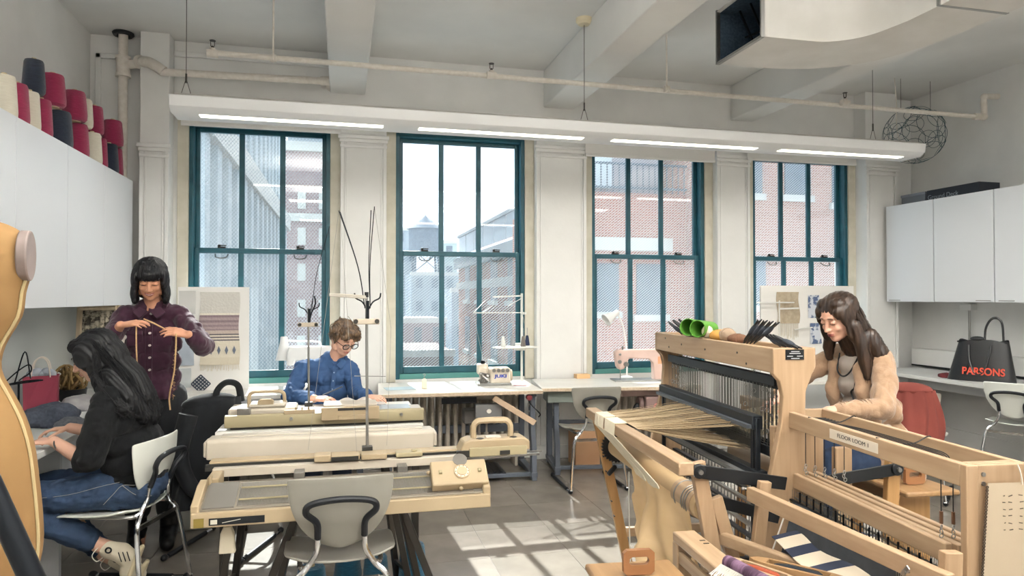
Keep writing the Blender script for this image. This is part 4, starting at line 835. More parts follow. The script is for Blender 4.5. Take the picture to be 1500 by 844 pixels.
# table 4 and machine C
t4 = empty('work_table', (-.03, 4.21, 0), 0, 'white work table in front of the seated man, behind knitting machines', 'table')
B(-.60, .46, -.42, .42, .735, .76).build('tabletop', TTOP, t4, bevel=.003); B(-.56, .42, -.40, -.385, .64, .735).build('apron', MELB, t4)
for x in (-.56, .42):
    for y in (-.38, .38): MB().bx(x-.02, x+.02, y-.02, y+.02, 0, .735).build('leg', DARKST, t4, bevel=.003)
kc_ = empty('knitting_machine', (-.076, 4.06, .775), 0, 'cream knitting machine with arched handle on table before the seated man', 'knitting machine')
kc_.scale = (1.08,)*3
b = MB(); b.prism([(-.235, .0), (-.24, .02), (-.235, .055), (-.215, .062), (-.215, .0)], 'x', -.475, .475); b.build('front_casing', KO, kc_, bevel=.004)
b = MB(); b.bx(-.475, .475, -.215, -.02, .0, .05); b.build('bed_body', KW, kc_, bevel=.012, seg=3)
b = MB(); b.bx(-.25, .41, -.19, -.05, .05, .056); b.build('bed_cover', M('bed_smoke', '#9aa0a5', .3, .2), kc_, bevel=.001); B(.27, .41, -.19, -.05, .0565, .0585).build('clear_plate', M('plate_blue', '#a9b4bd', .3), kc_)
b = MB(); b.bx(-.465, -.15, -.20, -.03, .048, .085); b.build('left_housing', KW, kc_, bevel=.012, seg=3)
b = MB(); b.bx(-.42, -.36, -.225, -.19, .055, .09); b.build('gauge_block', KG, kc_, bevel=.003)
b = MB(); b.bx(-.37, -.20, -.20, -.08, .085, .105); b.build('carriage_body', KW, kc_, bevel=.008, seg=3)
MB().tube(sm([(-.375, -.14, .065), (-.375, -.14, .135), (-.362, -.14, .153), (-.34, -.14, .158), (-.245, -.14, .158), (-.222, -.14, .153), (-.21, -.14, .135), (-.21, -.14, .065)], 5), .009, 8).build('carry_handle', KC, kc_)
b = MB(); b.prism([(-.33+.0, .10), (-.255, .10), (-.255, .118), (-.268, .128), (-.317, .128), (-.33, .118)], 'y', -.20, -.17); b.build('center_knob', KC, kc_, bevel=.003)
b = MB(); b.bx(-.205, -.06, -.235, -.215, .055, .075)
for x in (-.15, -.12, -.09): b.cyl((x, -.225, .07), (x, -.225, .088), .005, n=8)
b.build('cam_levers', KC, kc_, bevel=.002)
b = MB(); b.bx(-.02, .24, -.245, -.10, .06, .095); b.build('second_carriage', KW, kc_, bevel=.005); b = MB(); b.bx(-.03, .25, -.262, -.24, .02, .085); b.build('carriage_front', KC, kc_, bevel=.004); B(.05, .19, -.264, -.25, .068, .080).build('carriage_slot', KD, kc_); B(.05, .20, -.270, -.255, .022, .045).build('carriage_grip', KC, kc_, bevel=.003)
for x in (-.42+.25, .36): MB().cyl((x, -.238, .035), (x, -.248, .035), .008, n=12).build('screw', STEEL, kc_)
b = MB(); b.bx(-.45, .47, -.22, -.21, -.012, .0); b.build('base_strip', KD, kc_)
m2 = mast((-.178, 3.95, .852), .50, 'shorter yarn mast on the knitting machine before seated man', wires=((.10, .92), (.02, .56))); m2.scale = (1.08,)*3
MB().tube(sm([(0, 0, .415), (.01, 0, .47), (.03, 0, .52), (.025, 0, .56)], 4), .004, 6).build('bent_tip', BLACKM, m2)
# hanging weight and blue cones, grey chair neighbours
hw = clawweight((-.439, 2.93, .440), 'cream claw weight hanging under the left end of the nearest machine', .075); hw.scale = (1.4,)*3; MB().tube([(0, 0, .10), (0, 0, .125)], .0012, 4).build('string', STEEL, hw)
for (x, y, r, h, l) in ((.345, 3.50, .072, .215, 'tallest teal blue yarn cone under the machine stand'), (.165, 3.52, .066, .165, 'teal blue yarn cone on the floor right of the grey chair legs'), (-.14, 3.45, .075, .165, 'teal blue yarn cone on the floor left of the grey chair legs'), (.03, 3.62, .07, .15, 'teal blue yarn cone on the floor behind the grey chair legs')):
    cone('b', (x, y, .0), r, h, l, 'teal yarn cones on the floor')
# ================================================================ LOOM 1 (big, back)
HED = M('heddle_wire', '#6f706c', .35, .7); CORD = M('cord_white', '#dcdad2', .8); DCORD = M('cord_dark', '#2b2a2a', .8)
L1 = empty('floor_loom', (1.639, 2.396, 0), radians(-4.6), 'large maple floor loom with black shafts and tan warp, worked by the seated weaver', 'loom')
W1 = 1.23
B(0, .028, .0, W1+.02, 1.152, 1.25).build('castle_front_rail', WY, L1, bevel=.004); B(.155, .182, .0, W1+.02, 1.152, 1.25).build('castle_back_rail', WY, L1, bevel=.004)
B(.028, .155, .02, W1, 1.215, 1.232).build('castle_tray', WY, L1)
for y, nm in ((0.0, 'near'), (W1-.0, 'far')):
    prof = [(.0, 1.25), (.182, 1.25), (.182, 1.175), (.165, 1.14), (.140, 1.08), (.135, .95), (.138, .75), (.155, .55), (.18, .35), (.2, 0), (-.10, 0), (-.08, .35), (-.04, .60), (.0, .80), (.035, .96), (.042, 1.06), (.028, 1.12), (.0, 1.15)]
    MB().prism(prof[::-1], 'y', y-.012 if nm == 'near' else y, y+.018 if nm == 'near' else y+.03).build('castle_side_panel', WZ, L1, bevel=.004)
o = B(.052, .130, -.0145, -.012, 1.204, 1.244).build('name_plate', BLACK, L1, smooth=False)
b = MB()
for (a0, a1, z) in ((.075, .110, 1.236), (.068, .115, 1.229), (.058, .082, 1.218), (.100, .124, 1.218), (.075, .11, 1.209)): b.bx(a0, a1, -.0155, -.0143, z-.0014, z+.0014)
b.build('plate_lines', M('plate_silver', '#b9bcc0', .4), o, smooth=False)
for (y, z) in ((1.1, 1.225), (1.05, 1.18), (.88, 1.205), (.60, 1.2), (.28, 1.21), (.20, 1.17)): MB().cyl((-.002, y, z), (.004, y, z), .005, n=10).build('screw', DARKST, L1)
SH = M('shaft_black', '#23282e', .4, .3)
for k in range(4):
    x = .045+k*.024
    for z0, h_ in ((1.075, .045), (.80, .04)) if k else ((1.09, .04), (.80, .04)):
        B(x, x+.008, .06, W1-.05, z0, z0+h_).build('shaft_bar', SH, L1, bevel=.002)
b = MB()
for k in range(150):
    y = .09+k*.0073; x = .049+(k % 4)*.024; b.bar((x, y, .82), (x, y, 1.09), .0022, .0022)
m = b.build('heddles', HED, L1, smooth=False); m['kind'] = 'stuff'
b = MB()
for yy in (.12, .16, .30, 1.02, 1.08, 1.12):
    for k in range(9): b.torus((.05+.02*(k % 3), yy+.006*(k % 2), .90+k*.028), .009, .002, (0, pi/2, (k % 2)*pi/2), n=8, k=4)
m = b.build('lift_chains', STEEL, L1); m['kind'] = 'stuff'
# beater / mid black beams in front of the shafts
b = MB(); b.bx(.0, .045, .15, 1.20, .90, .958); b.build('beater_top', SH, L1, bevel=.004); B(-.02, .0, .16, 1.19, .905, .92).build('beater_lip', M('beater_grey', '#545a62', .4), L1)
b = MB(); b.bx(.0, .05, .12, 1.16, .68, .735); b.build('beater_base', SH, L1, bevel=.004); B(-.025, 0, .12, 1.16, .70, .715).build('race_shelf', M('shelf_grey', '#7d7f80', .4), L1)
for y in (.14, .175, 1.17): MB().bx(.01, .03, y, y+.016, .30, .95).build('beater_arm', SH, L1, bevel=.003)
b = MB()
for k in range(190): b.bar((.012, .17+k*.0052, .735), (.012, .17+k*.0052, .90), .0009, .0009)
m = b.build('reed', HED, L1, smooth=False); m['kind'] = 'stuff'
b = MB()
for k in range(28): y = .2+k*.034; b.bar((.10, y, .30), (.10, y, .69), .003, .003)
m = b.build('lower_cords', M('lower_cord', '#4a4a4c', .7), L1, smooth=False); m['kind'] = 'stuff'
for k in range(5): B(.06, .085+.0, .15, 1.15, .40+.05*k, .41+.05*k).build('lam', STEEL if k % 2 else SH, L1)
# back beam, legs, roller
B(-.445, -.385, -.14, 1.13, .80, .85).build('back_beam', WY, L1, bevel=.005)
MB().bar((-.395, 1.075, .80), (-.225, 1.075, .0), .030, .05, up=(1, 0, 0)).build('back_leg', BWZ, L1, bevel=.003)
MB().bar((-.355, -.095, .84), (-.20, -.095, .0), .032, .055, up=(1, 0, 0)).build('back_leg', WZ, L1, bevel=.003)
MB().bar((-.275, -.075, .70), (-.14, -.075, .25), .028, .05, up=(1, 0, 0)).build('side_brace', WZ, L1, bevel=.003)
for z, x in ((.60, -.27), (.52, -.255), (.36, -.225), (.28, -.21)): MB().cyl((x-.12+.02, 1.045, z), (x-.12+.02, 1.062, z), .004, n=8).build('peg_hole', DARKST, L1)
KR = M('kraft_paper', '#d8bb92', .7, col2='#cbac80', sc=5, bump=.35, bsc=9)
MB().cyl((-.30, -.06, .655), (-.30, 1.04, .655), .052, n=28).build('warp_beam', M('warp_beam_paper', '#bfa37c', .6), L1)
b = MB(); b.cyl((-.30, -.02, .655), (-.30, .16, .655), .056, n=28); b.build('paper_roll_end', WY, L1, bevel=.002)
for y in (.01, .03, .05, .12): MB().torus((-.30, y, .655), .058, .003, (pi/2, 0, 0), n=28).build('wire_band', STEEL, L1)
b = MB(); R_ = .078
for k in range(30):
    a = k*2*pi/30; b.prism([(R_*cos(a-.10)-.30, R_*sin(a-.10)+.655), ((R_+.009)*cos(a)-.30, (R_+.009)*sin(a)+.655), (R_*cos(a+.10)-.30, R_*sin(a+.10)+.655), (-.30, .655)], 'y', 1.025, 1.04)
b.cyl((-.30, 1.024, .655), (-.30, 1.041, .655), R_, n=30); b.build('ratchet_wheel', BLACK, L1)
MB().bar((-.31, 1.02, .555), (-.36, 1.0, .515), .018, .022).build('ratchet_pawl', BLACK, L1, bevel=.005)
# warp sheets over the back beam down to the roller
WARP = M('warp_cream', '#e0d8c4', .8, col2='#d5cbb4', sc=20, stretch=(1, 40, 1)); WARPT = M('warp_tan', '#b3a084', .8, col2='#a08c6e', sc=12, stretch=(1, 60, 1))
for (y0, y1, d) in ((.905, .935, -.34), (.865, .885, -.34), (.80, .845, -.33), (.62, .765, -.33)):
    b = MB(); n_ = max(3, int((y1-y0)/.007))
    for k in range(n_):
        y = y0 + (y1-y0)*k/(n_-1); b.tube([(-.384, y, .856), (-.446, y-.005, .856), (-.452, y-.01, .80), (-.362, y+d, .655), (-.352, y+d-.02, .625)], .0032, 5)
    m = b.build('warp_band', WARP, L1); m['kind'] = 'stuff'
b = MB(); R2 = random.Random(4)
for k in range(230):
    v = k/229; y = .46+.48*v + .0; up = R2.random() < .5
    y1 = .25+.62*v; z1 = (.91 if up else .80) + R2.uniform(-.012, .012); sg = .012*sin(k*.7)
    b.tube(sm([(-.385, y, .857), (-.2, y*.6+y1*.4, .857+(z1-.857)*.45 - .006), (.045, y1, z1)], 3), .0016, 3, caps=False)
m = b.build('warp_threads', WARPT, L1, smooth=False); m['kind'] = 'stuff'
# kraft paper hanging from the roller
pp = MB()
def pf(u, v):
    y = .98-.86*u*(1-.30*v) - .22*v*(1-u); x = -.355 + .05*sin(u*9+v*2)*v + .03*sin(u*23)*v*v - .05*v; z = .655 - .64*v
    return (x, y + .02*sin(v*11)*(1-u), max(z, .012))
def pf(u, v):
    yl = .62 + .10*sin(v*5.0)*v - .0*v + .018*sin(v*31) + .03*mnoise.noise(Vector((v*14, 0, 5))) - .12*v; yr = .0 - .28*v
    y = yl + (yr-yl)*u; x = -.352 + (.055*sin(u*8+v*3) + .03*sin(u*19-v*6) + .035*abs(mnoise.noise(Vector((u*5, v*5, 2)))))*min(1, v*2) - .06*v
    return (x, y, max(.655-.645*v, .01))
pp.grid(pf, 40, 34, .0015); pp.build('kraft_paper_sheet', KR, L1)
b = MB(); b.tube(sm([(-.34, .72, .60), (-.36, .66, .40), (-.37, .60, .10)], 5), .003, 5); b.build('dashed_cord', CORD, L1)
# black side arms joining back frame and castle
b = MB(); b.bar((-.36, -.125, .812), (.02, -.065, .735), .008, .050); b.cyl((-.36, -.135, .812), (-.36, -.115, .812), .026, n=18); b.build('folding_arm', BLACK, L1, bevel=.003)
MB().cyl((-.36, -.145, .812), (-.36, -.13, .812), .009, n=12).build('arm_bolt', STEEL, L1)
b = MB(); b.bar((-.33, -.06, .70), (.0, -.05, .60), .008, .045); b.build('folding_arm', BLACK, L1, bevel=.003)
b = MB(); b.bar((-.36, 1.06, .80), (.02, 1.1, .72), .008, .045); b.build('folding_arm', BLACK, L1, bevel=.003)
b = MB(); b.bar((-.28, -.085, .45), (-.02, .0, .43), .02, .03); b.bar((-.28, -.085, .45), (-.22, -.08, .26), .02, .03); b.build('treadle_link', BLACK, L1)
# front (weaver side)
for y in (-.05, 1.12): MB().bar((.49, y, .86), (.44, y, .0), .03, .052, up=(1, 0, 0)).build('front_leg', BWZ, L1, bevel=.003)
B(.475, .53, -.09, 1.18, .84, .89).build('breast_beam', WY, L1, bevel=.005)
b = MB(); b.bar((.485, -.075, .775), (.13, -.03, .715), .008, .048); b.cyl((.485, -.085, .775), (.485, -.065, .775), .025, n=18); b.build('folding_arm', BLACK, L1, bevel=.003); MB().cyl((.485, -.095, .775), (.485, -.08, .775), .009, n=12).build('arm_bolt', STEEL, L1)
B(.255, .325, -.03, .0, .40, .855).build('inner_post', WZ, L1, bevel=.003)
MB().cyl((.40, -.02, .60), (.40, 1.10, .60), .04, n=20).build('cloth_beam', WY, L1)
b = MB(); b.grid(lambda u, v: (.10+.38*v, .30+.52*u, .845+.045*v), 20, 8, .002); b.build('woven_cloth', M('weave_tan', '#c8b695', .9, col2='#b5a27f', sc=40, bump=.3), L1)
for x in (-.04, .16): B(x-.02, x+.02, .03, W1, .06, .11).build('floor_stretcher', WY, L1, bevel=.004)
B(-.18, .42, -.03, .0, .10, .15).build('side_stretcher', WX, L1, bevel=.004); B(-.18, .42, W1, W1+.03, .10, .15).build('side_stretcher', WX, L1, bevel=.004)
for k in range(6): B(.08, .42, .35+k*.09, .39+k*.09, .05, .075).build('treadle', WX, L1, bevel=.003)
# things on top of loom 1 (world coordinates)
def l1w(x, y, z):
    a = radians(-4.6); return (1.639+cos(a)*x-sin(a)*y, 2.396+sin(a)*x+cos(a)*y, z)
def flatshuttle(x, y, z, rz, tilt, label, grp):
    e = empty('netting_shuttle', l1w(x, y, z), rz, label, 'shuttle', grp)
    m = Matrix.Rotation(tilt, 4, 'Y'); b = MB(); b.pv([m @ Vector(p) for p in [(-.075, -.011, 0), (.05, -.011, 0), (.085, 0, .0), (.05, .011, 0), (-.075, .011, 0), (-.06, 0, 0)]] + [m @ Vector(p) for p in [(-.075, -.011, .006), (.05, -.011, .006), (.085, 0, .006), (.05, .011, .006), (-.075, .011, .006), (-.06, 0, .006)]], [(0, 1, 2, 3, 4, 5), (11, 10, 9, 8, 7, 6)] + [(i, (i+1) % 6, 6+(i+1) % 6, 6+i) for i in range(6)]); b.build('blade', BLACK, e, bevel=.001)
    b = MB(); b.ell(m @ Vector((-.01, 0, .003)), (.04, .014, .011), (0, tilt, 0), 10, 6); b.build('wound_yarn', M('shuttle_yarn', '#3a3f48', .9) if 'shuttle_yarn' not in bpy.data.materials else bpy.data.materials['shuttle_yarn'], e)
    return e
g = 'dark shuttles on the loom top'
for k in range(5): flatshuttle(.07+.02*(k % 2), 1.12-.045*k, 1.275+.006*(k % 2), radians(100+7*k), -.45-.06*k, ['black flat shuttle at the far left end of the loom top', 'black flat shuttle second from far left end of loom top', 'black flat shuttle third from the far left end of loom top', 'black flat shuttle fourth from the left, before the green tubes', 'black flat shuttle leaning against the first green tube'][k], g)
for k in range(4): flatshuttle(.07, .28-.04*k, 1.30, radians(97+3*k), .8-.05*k, ['upright black shuttle, leftmost in the right hand cluster', 'upright black shuttle, second in the right hand cluster', 'upright black shuttle, third in the right hand cluster', 'upright black shuttle, fourth in the right hand cluster'][k], g)
for k in range(4): flatshuttle(.09, .14-.033*k, 1.268, radians(85+4*k), -.30, ['low black shuttle beside the upright ones near the loom plate', 'second low black shuttle toward the loom plate', 'third low black shuttle toward the loom plate', 'last low black shuttle right above the loom plate'][k], g)
GR = M('green_plastic', '#5f9a3c', .45, col2='#548c34', sc=10); GRD = M('green_inner', '#3f7d2c', .5)
for k, (y, r, l) in enumerate(((.835, .044, 'bigger bright green hollow tube on the loom top'), (.70, .042, 'smaller bright green hollow tube on the loom top'))):
    e = empty('green_tube', l1w(.045, y, 1.251+r), radians(-4.6+ (12 if k == 0 else 4)), l, 'tube', 'green tubes on the loom')
    b = MB(); b.lathe([(r, -.04), (r*1.0, .10), (r*.86, .10), (r*.86, -.0), (.0005, .0)][0:2] + [(r*1.0, .10)], 28, Matrix.Rotation(pi/2, 4, 'Y')) if False else None
    m_ = Matrix.Rotation(radians(100), 4, 'Y') @ Matrix.Rotation(0, 4, 'Z')
    vs = []; n_ = 28
    prof_ = [(r*.9, .07), (r*.98, -.02), (r, -.075), (r*.93, -.075), (r*.85, -.02), (r*.78, .06)]
    b = MB(); ring = []
    for (rr, z) in prof_: ring.append([(rr*cos(2*pi*i/n_), rr*sin(2*pi*i/n_), z) for i in range(n_)])
    q = Vector((.83, .55, -.05)).to_track_quat('Z', 'Y').to_matrix().to_4x4()
    flat = [q @ Vector(p) for rg in ring for p in rg]; fs = []
    for j in range(len(prof_)-1):
        for i in range(n_): fs.append((j*n_+i, j*n_+(i+1) % n_, (j+1)*n_+(i+1) % n_, (j+1)*n_+i))
    fs.append(tuple((len(prof_)-1)*n_+i for i in range(n_))); fs.append(tuple(range(n_))[::-1])
    b.pv(flat, fs); b.build('tube_wall', GR, e)
for k, (y, r, c, l) in enumerate([(.60, (.05, .075, .03), '#b98a45', 'ochre wound yarn bundle lying beside the green tubes'), (.53, (.035, .06, .035), '#9c8672', 'grey beige yarn butterfly on the loom top'), (.66, (.025, .03, .03), '#c9bba6', 'pale round yarn ball between green tube and ochre bundle'), (.43, (.03, .05, .025), '#6d4e3c', 'brown twisted yarn hank on the loom top')]):
    e = empty('yarn_bundle', l1w(.08 if k != 2 else .04, y, 1.234 + r[2]+ (.018 if k == 2 else 0)), radians(20*k-20), l, 'yarn bundle', 'yarn bundles on the loom top'); mt = M('bundle_%d' % k, c, .9, col2=c, sc=30, bump=.5); b = MB(); b.ell((0, 0, 0), r, u=18, v=12); b.build('wound_core', mt, e)
    b = MB()
    for j in range(9): b.torus((0, 0, 0), 1, .05, (radians(70+4*j), radians(12*j-50), 0), n=20, k=4)
    for v in b.bm.verts: v.co = Vector((v.co.x*r[0]*1.01, v.co.y*r[1]*1.01, v.co.z*r[2]*1.01))
    m = b.build('yarn_turns', mt, e); m['kind'] = 'stuff'
# ================================================================ LOOM 2 (front, FLOOR LOOM 1)
L2 = empty('floor_loom', (1.622, 1.53, 0), radians(-5.5), 'nearest pale maple floor loom with label strip and dark wires', 'loom')
LW, LD = .92, .19
B(0, .024, .0, LW, .938, 1.0).build('top_front_rail', WY, L2, bevel=.003); B(LD-.02, LD, .0, LW, .938, 1.0).build('top_back_rail', WY, L2, bevel=.003)
B(.024, LD-.02, LW-.022, LW, .93, 1.0).build('top_end_rail', WX, L2, bevel=.003); B(.024, LD-.02, .0, .022, .80, 1.0).build('top_end_rail', WX, L2, bevel=.003)
B(0, .035, -.024, 0, 0, 1.0).build('near_post', WZ, L2, bevel=.003); B(.035, LD, -.022, -.002, .0, 1.0).build('near_side_panel', WZ, L2, bevel=.003); B(LD, LD+.022, -.022, .0, .93, 1.0).build('end_grain_block', M('end_grain', '#6d4a38', .7), L2, bevel=.002)
B(0, .19, LW, LW+.022, 0, .94).build('far_side_panel', WZ, L2, bevel=.004); B(-.03, .0, LW-.005, LW+.03, 0, .93).build('far_post', WZ, L2, bevel=.004)
lb = B(-.0015, .0005, .33, .585, .952, .985).build('label_strip', M('label_paper', '#d9cfbf', .5), L2, smooth=False)
tx_ = text('FLOOR LOOM 1', .019, (-.0025, .455, .969), (pi/2, 0, -pi/2), BLACK, lb, ext=.0002, sx=1.25)
for z in (.975, .95): MB().cyl((.05, -.026, z), (.05, -.020, z), .006, n=12).build('screw', STEEL, L2)
BAR = WY
for k, x in enumerate((.018, .058, .094, .130)):
    B(x, x+.022, .075, .90, .70, .758 if k == 0 else .752).build('shaft_top_bar', BAR, L2, bevel=.004)
b = MB(); b.bx(-.0, .15, .08, .90, .56, .575); b.bx(.0, .012, .08, .9, .655, .66); b.build('lower_frame', SH, L2)
for k in range(5):
    z = .60 + .018*k; b = MB(); b.bar((-.012+.012*k, .08, z), (-.012+.012*k, .90, z+.01), .005, .004); b.build('heddle_rod', STEEL, L2)
b = MB()
for k in range(200): b.bar((.012+(k % 4)*.036, .085+k*.004, .46), (.012+(k % 4)*.036, .085+k*.004, .695), .0012, .0012)
m = b.build('heddles', HED, L2, smooth=False); m['kind'] = 'stuff'
b = MB()
for k in range(16): b.bar((.01, .12+k*.045+.0, .63), (.01, .12+k*.045, .70), .006, .003)
m = b.build('heddle_hooks', BLACKM, L2, smooth=False); m['kind'] = 'stuff'
# lift cords, hooks
for i in range(6):
    x = .035+.022*i*1.0; y = .86-.028*i
    b = MB(); b.tube([(x, y, .94), (x, y, .80)], .0017, 5); b.build('lift_cord', DCORD, L2)
    b = MB(); b.torus((x, y, .79), .008, .0018, (pi/2, 0, .5), n=12, k=5); b.torus((x, y+.004, .775), .007, .0018, (0, pi/2, 0), n=12, k=5); b.torus((x+.004, y, .763), .007, .0018, (pi/2, 0, .2), n=12, k=5); b.build('snap_hook', STEEL, L2)
for i in range(4):
    x = .04+.03*i; y = .115-.01*i
    b = MB(); b.tube([(x, y, .94), (x, y, .83)], .0017, 5); b.build('lift_cord', DCORD, L2); MB().cyl((x, y, .80), (x, y, .835), .005, n=8).build('cord_sleeve', M('sleeve_brown', '#6a4a34', .5) if 'sleeve_brown' not in bpy.data.materials else bpy.data.materials['sleeve_brown'], L2)
    b = MB(); b.torus((x, y, .79), .006, .0016, (pi/2, 0, .5), n=12, k=5); b.torus((x, y, .777), .006, .0016, (0, pi/2, 0), n=12, k=5); b.torus((x, y, .765), .006, .0016, (pi/2, 0, 0), n=12, k=5); b.build('snap_hook', STEEL, L2)
for i in range(8):
    x0 = .045+.014*i; y0 = .86-.0*i; b = MB(); b.tube(sm([(x0*.5+.03, .90-.015*i, .972), (x0, .60, .975), (x0+.004, .30, .975), (x0*.9+.015, .16+.008*i, .972), (x0*.9+.014, .14+.008*i, .95)], 4), .0018, 5); b.build('top_cord', DCORD, L2)
for y in (.72, .34): MB().tube(sm([(.0, y, 1.002), (.06, y-.015, .985), (.12, y-.02, .985), (LD-.01, y-.01, 1.004), (LD, y-.01, .98)], 4), .0022, 5).build('cross_tie', DCORD, L2)
for i in range(5): MB().tube([(.03, .90-.03*i, .970), (.15, .84-.02*i, .974)], .002, 5).build('end_cord', DCORD, L2)
# skewed front beam and feet
MB().bar((-.225, .735, .722), (-.115, -.10, .722), .03, .052).build('front_beam', WY, L2, bevel=.003)
b = MB(); b.cyl((-.17, .0, .72), (-.155, .0, .72), .006, n=8); b.bar((-.165, -.012, .735), (-.165, .012, .705), .004, .012); b.build('wing_nut', STEEL, L2); b = MB(); b.cyl((-.245, .74, .74), (-.225, .735, .74), .004, n=8); b.ell((-.25, .74, .74), .007, u=8, v=6); b.build('wing_nut', STEEL, L2)
MB().bar((-.175, .72, .77), (-.255, .74, .0), .028, .045, up=(1, 0, 0)).build('folding_leg', WZ, L2, bevel=.003); MB().bar((-.08, -.06, .79), (-.12, -.06, .0), .028, .05, up=(1, 0, 0)).build('folding_leg', WZ, L2, bevel=.003)
DG = M('charcoal_cloth', '#3f444a', .8, col2='#383d43', sc=30)
b = MB(); b.grid(lambda u, v: (-.085 - .10*v + .006*sin(u*14), .66*(1-v*0)+.02-.62*u + .02*v, .70-.42*v), 20, 16, .003); b.build('charcoal_apron', DG, L2)
MB().tube([(-.095, .69, .70), (-.15, .71, .52)], .003, 6).build('apron_cord', CORD, L2)
b = MB()
for k in range(12): b.bar((-.10, .03+.008*k, .42), (-.10, .03+.008*k, .70), .002, .002)
m = b.build('fringe_strands', STEEL, L2, smooth=False); m['kind'] = 'stuff'
MB().bar((-.32, .80, .545), (-.14, .40, .545), .03, .05).build('lower_beam', WY, L2, bevel=.008)
for y in (.05, .85): B(-.28, .50, y-.015, y+.015, .04, .09).build('side_stretcher', WX, L2, bevel=.004)
B(.0, .03, .0, LW, .15, .20).build('floor_stretcher', WY, L2, bevel=.004)
# near end boards and note sheet
sh = empty('note_sheet', (1.622+.022, 1.53-.036, 0), radians(-5.5), 'spiral torn notebook sheet with handwritten rows hanging on the near loom end', 'paper')
PAP = M('note_paper', '#b3a48f', .8, col2='#ab9b86', sc=3)
b = MB(); b.grid(lambda u, v: (.025+.20*u - .022*v, -.004-.014*sin(v*3)*u - .01*u, .955-.30*v), 10, 12, .0006); s_ = b.build('sheet', PAP, sh)
b = MB()
for k in range(34): v = k/34; b.torus((.022-.022*v, -.0055, .945-.295*v), .0035, .0011, (pi/2, 0, 0), n=8, k=4)
m = b.build('torn_holes', M('hole_dark', '#3c332b', .8), sh); m['kind'] = 'stuff'
b = MB(); R3 = random.Random(3)
for j in range(6):
    z = .925-.018*j
    for (a0, w_) in ((.055, .006), (.072, .010), (.10, .014), (.135, .012), (.152, .020)):
        w2 = w_*(.6+.5*R3.random()); b.bar((a0+R3.uniform(-.003, .003), -.018-.012*a0*4, z+R3.uniform(-.002, .002)), (a0+w2, -.018-.012*a0*4, z+R3.uniform(-.002, .002)), .0012, .0022 if w_ < .015 else .0042)
m = b.build('handwriting', M('pencil', '#4a4238', .7), sh, smooth=False); m['kind'] = 'stuff'
MB().tube(sm([(.12, .002, 1.0), (.12, -.006, .985), (.121, -.010, .965), (.12, -.012, .95)], 4), .005, 6, flat=.4).build('tape', M('clear_tape', '#cfc8bc', .3), sh)
# ================================================================ SMALL THINGS FRONT RIGHT
bf = empty('weaving_side_table', (1.275, 2.0, 0), radians(-4), 'low wooden rail frame at the lower right carrying shuttles and cloth', 'frame')
B(-.13, -.045, -.55, .30, .565, .60).build('side_rail', WY, bf, bevel=.006); B(.28, .33, -.55, .10, .53, .565).build('side_rail', WY, bf, bevel=.005)
B(-.13, -.075, .255, .30, 0, .565).build('leg', WZ, bf, bevel=.004); B(-.13, -.045, -.55, -.50, 0, .565).build('leg', WZ, bf, bevel=.004); B(.28, .33, .05, .10, 0, .53).build('leg', WZ, bf, bevel=.004); B(.28, .33, -.55, -.50, 0, .53).build('leg', WZ, bf, bevel=.004)
B(-.045, .28, -.55, .05, .545, .56).build('tray_board', WY, bf, bevel=.002); B(-.125, -.11, -.5, .27, .50, .54).build('lower_rail', WY, bf, bevel=.002)
for y in (.16, .19): MB().bar((-.075, y, .6005), (-.055, y+.0, .6005), .006, .002).build('peg_slot', DARKST, bf)
def boat(loc, rz, L_, body, bob, label):
    e = empty('boat_shuttle', loc, rz, label, 'shuttle', 'boat shuttles with bobbins')
    def f(i, n): 
        t = i/n*2-1; return L_*t, .026*(1-abs(t)**3)**.5+.003
    n_ = 16; out = [f(i, n_) for i in range(n_+1)]; loop = [(x, w_) for x, w_ in out] + [(x, -w_) for x, w_ in out[::-1][1:-1]]
    inn = [(-.62*L_, .016), (.62*L_, .016), (.62*L_, -.016), (-.62*L_, -.016)]
    b = MB(); N = len(loop); vo = [(x, y, .0) for x, y in loop] + [(x, y*1.08, .020) for x, y in loop] + [(x*.99, y, .030) for x, y in loop]
    fs = [tuple(range(N))[::-1]] + [(k*N+i, k*N+(i+1) % N, (k+1)*N+(i+1) % N, (k+1)*N+i) for k in range(2) for i in range(N)]
    iv = [(max(-.62*L_, min(.62*L_, x)), max(-.017, min(.017, y)), .030) for x, y in loop]; vo += iv + [(x, y, .006) for x, y, z in iv]
    fs += [(2*N+i, 2*N+(i+1) % N, 3*N+(i+1) % N, 3*N+i) for i in range(N)] + [(3*N+i, 3*N+(i+1) % N, 4*N+(i+1) % N, 4*N+i) for i in range(N)] + [tuple(4*N+i for i in range(N))]
    b.pv(vo, fs); b.build('shuttle_body', body, e, ang=40, fix=False)
    MB().cyl((-.6*L_, 0, .02), (.6*L_, 0, .02), .003, n=8).build('spindle', STEEL, e); MB().lathe([(.006, -.48*L_), (.012, -.40*L_), (.013, .2*L_), (.008, .42*L_), (.005, .48*L_)], 14, Matrix.Translation((0, 0, .021)) @ Matrix.Rotation(pi/2, 4, 'Y')).build('bobbin', bob, e)
    return e
boat((1.262, 1.90, .580), radians(115), .125, WY, M('rust_yarn', '#9c4a32', .9, col2='#87402b', sc=60, bump=.4), 'pale wooden boat shuttle with rust red bobbin')
boat((1.375, 1.88, .580), radians(128), .15, BWY, M('black_yarn', '#22262c', .9), 'darker wooden boat shuttle with black bobbin')
SC = bandmat('plum_bands', [(0, '#4a3347'), (.30, '#7c5f78'), (.55, '#4d3550'), (.8, '#6a4f66')])
e = empty('rolled_scarf', (1.175, 1.80, .603), radians(100), 'rolled plum checked scarf with white fringe on the wooden rail', 'scarf')
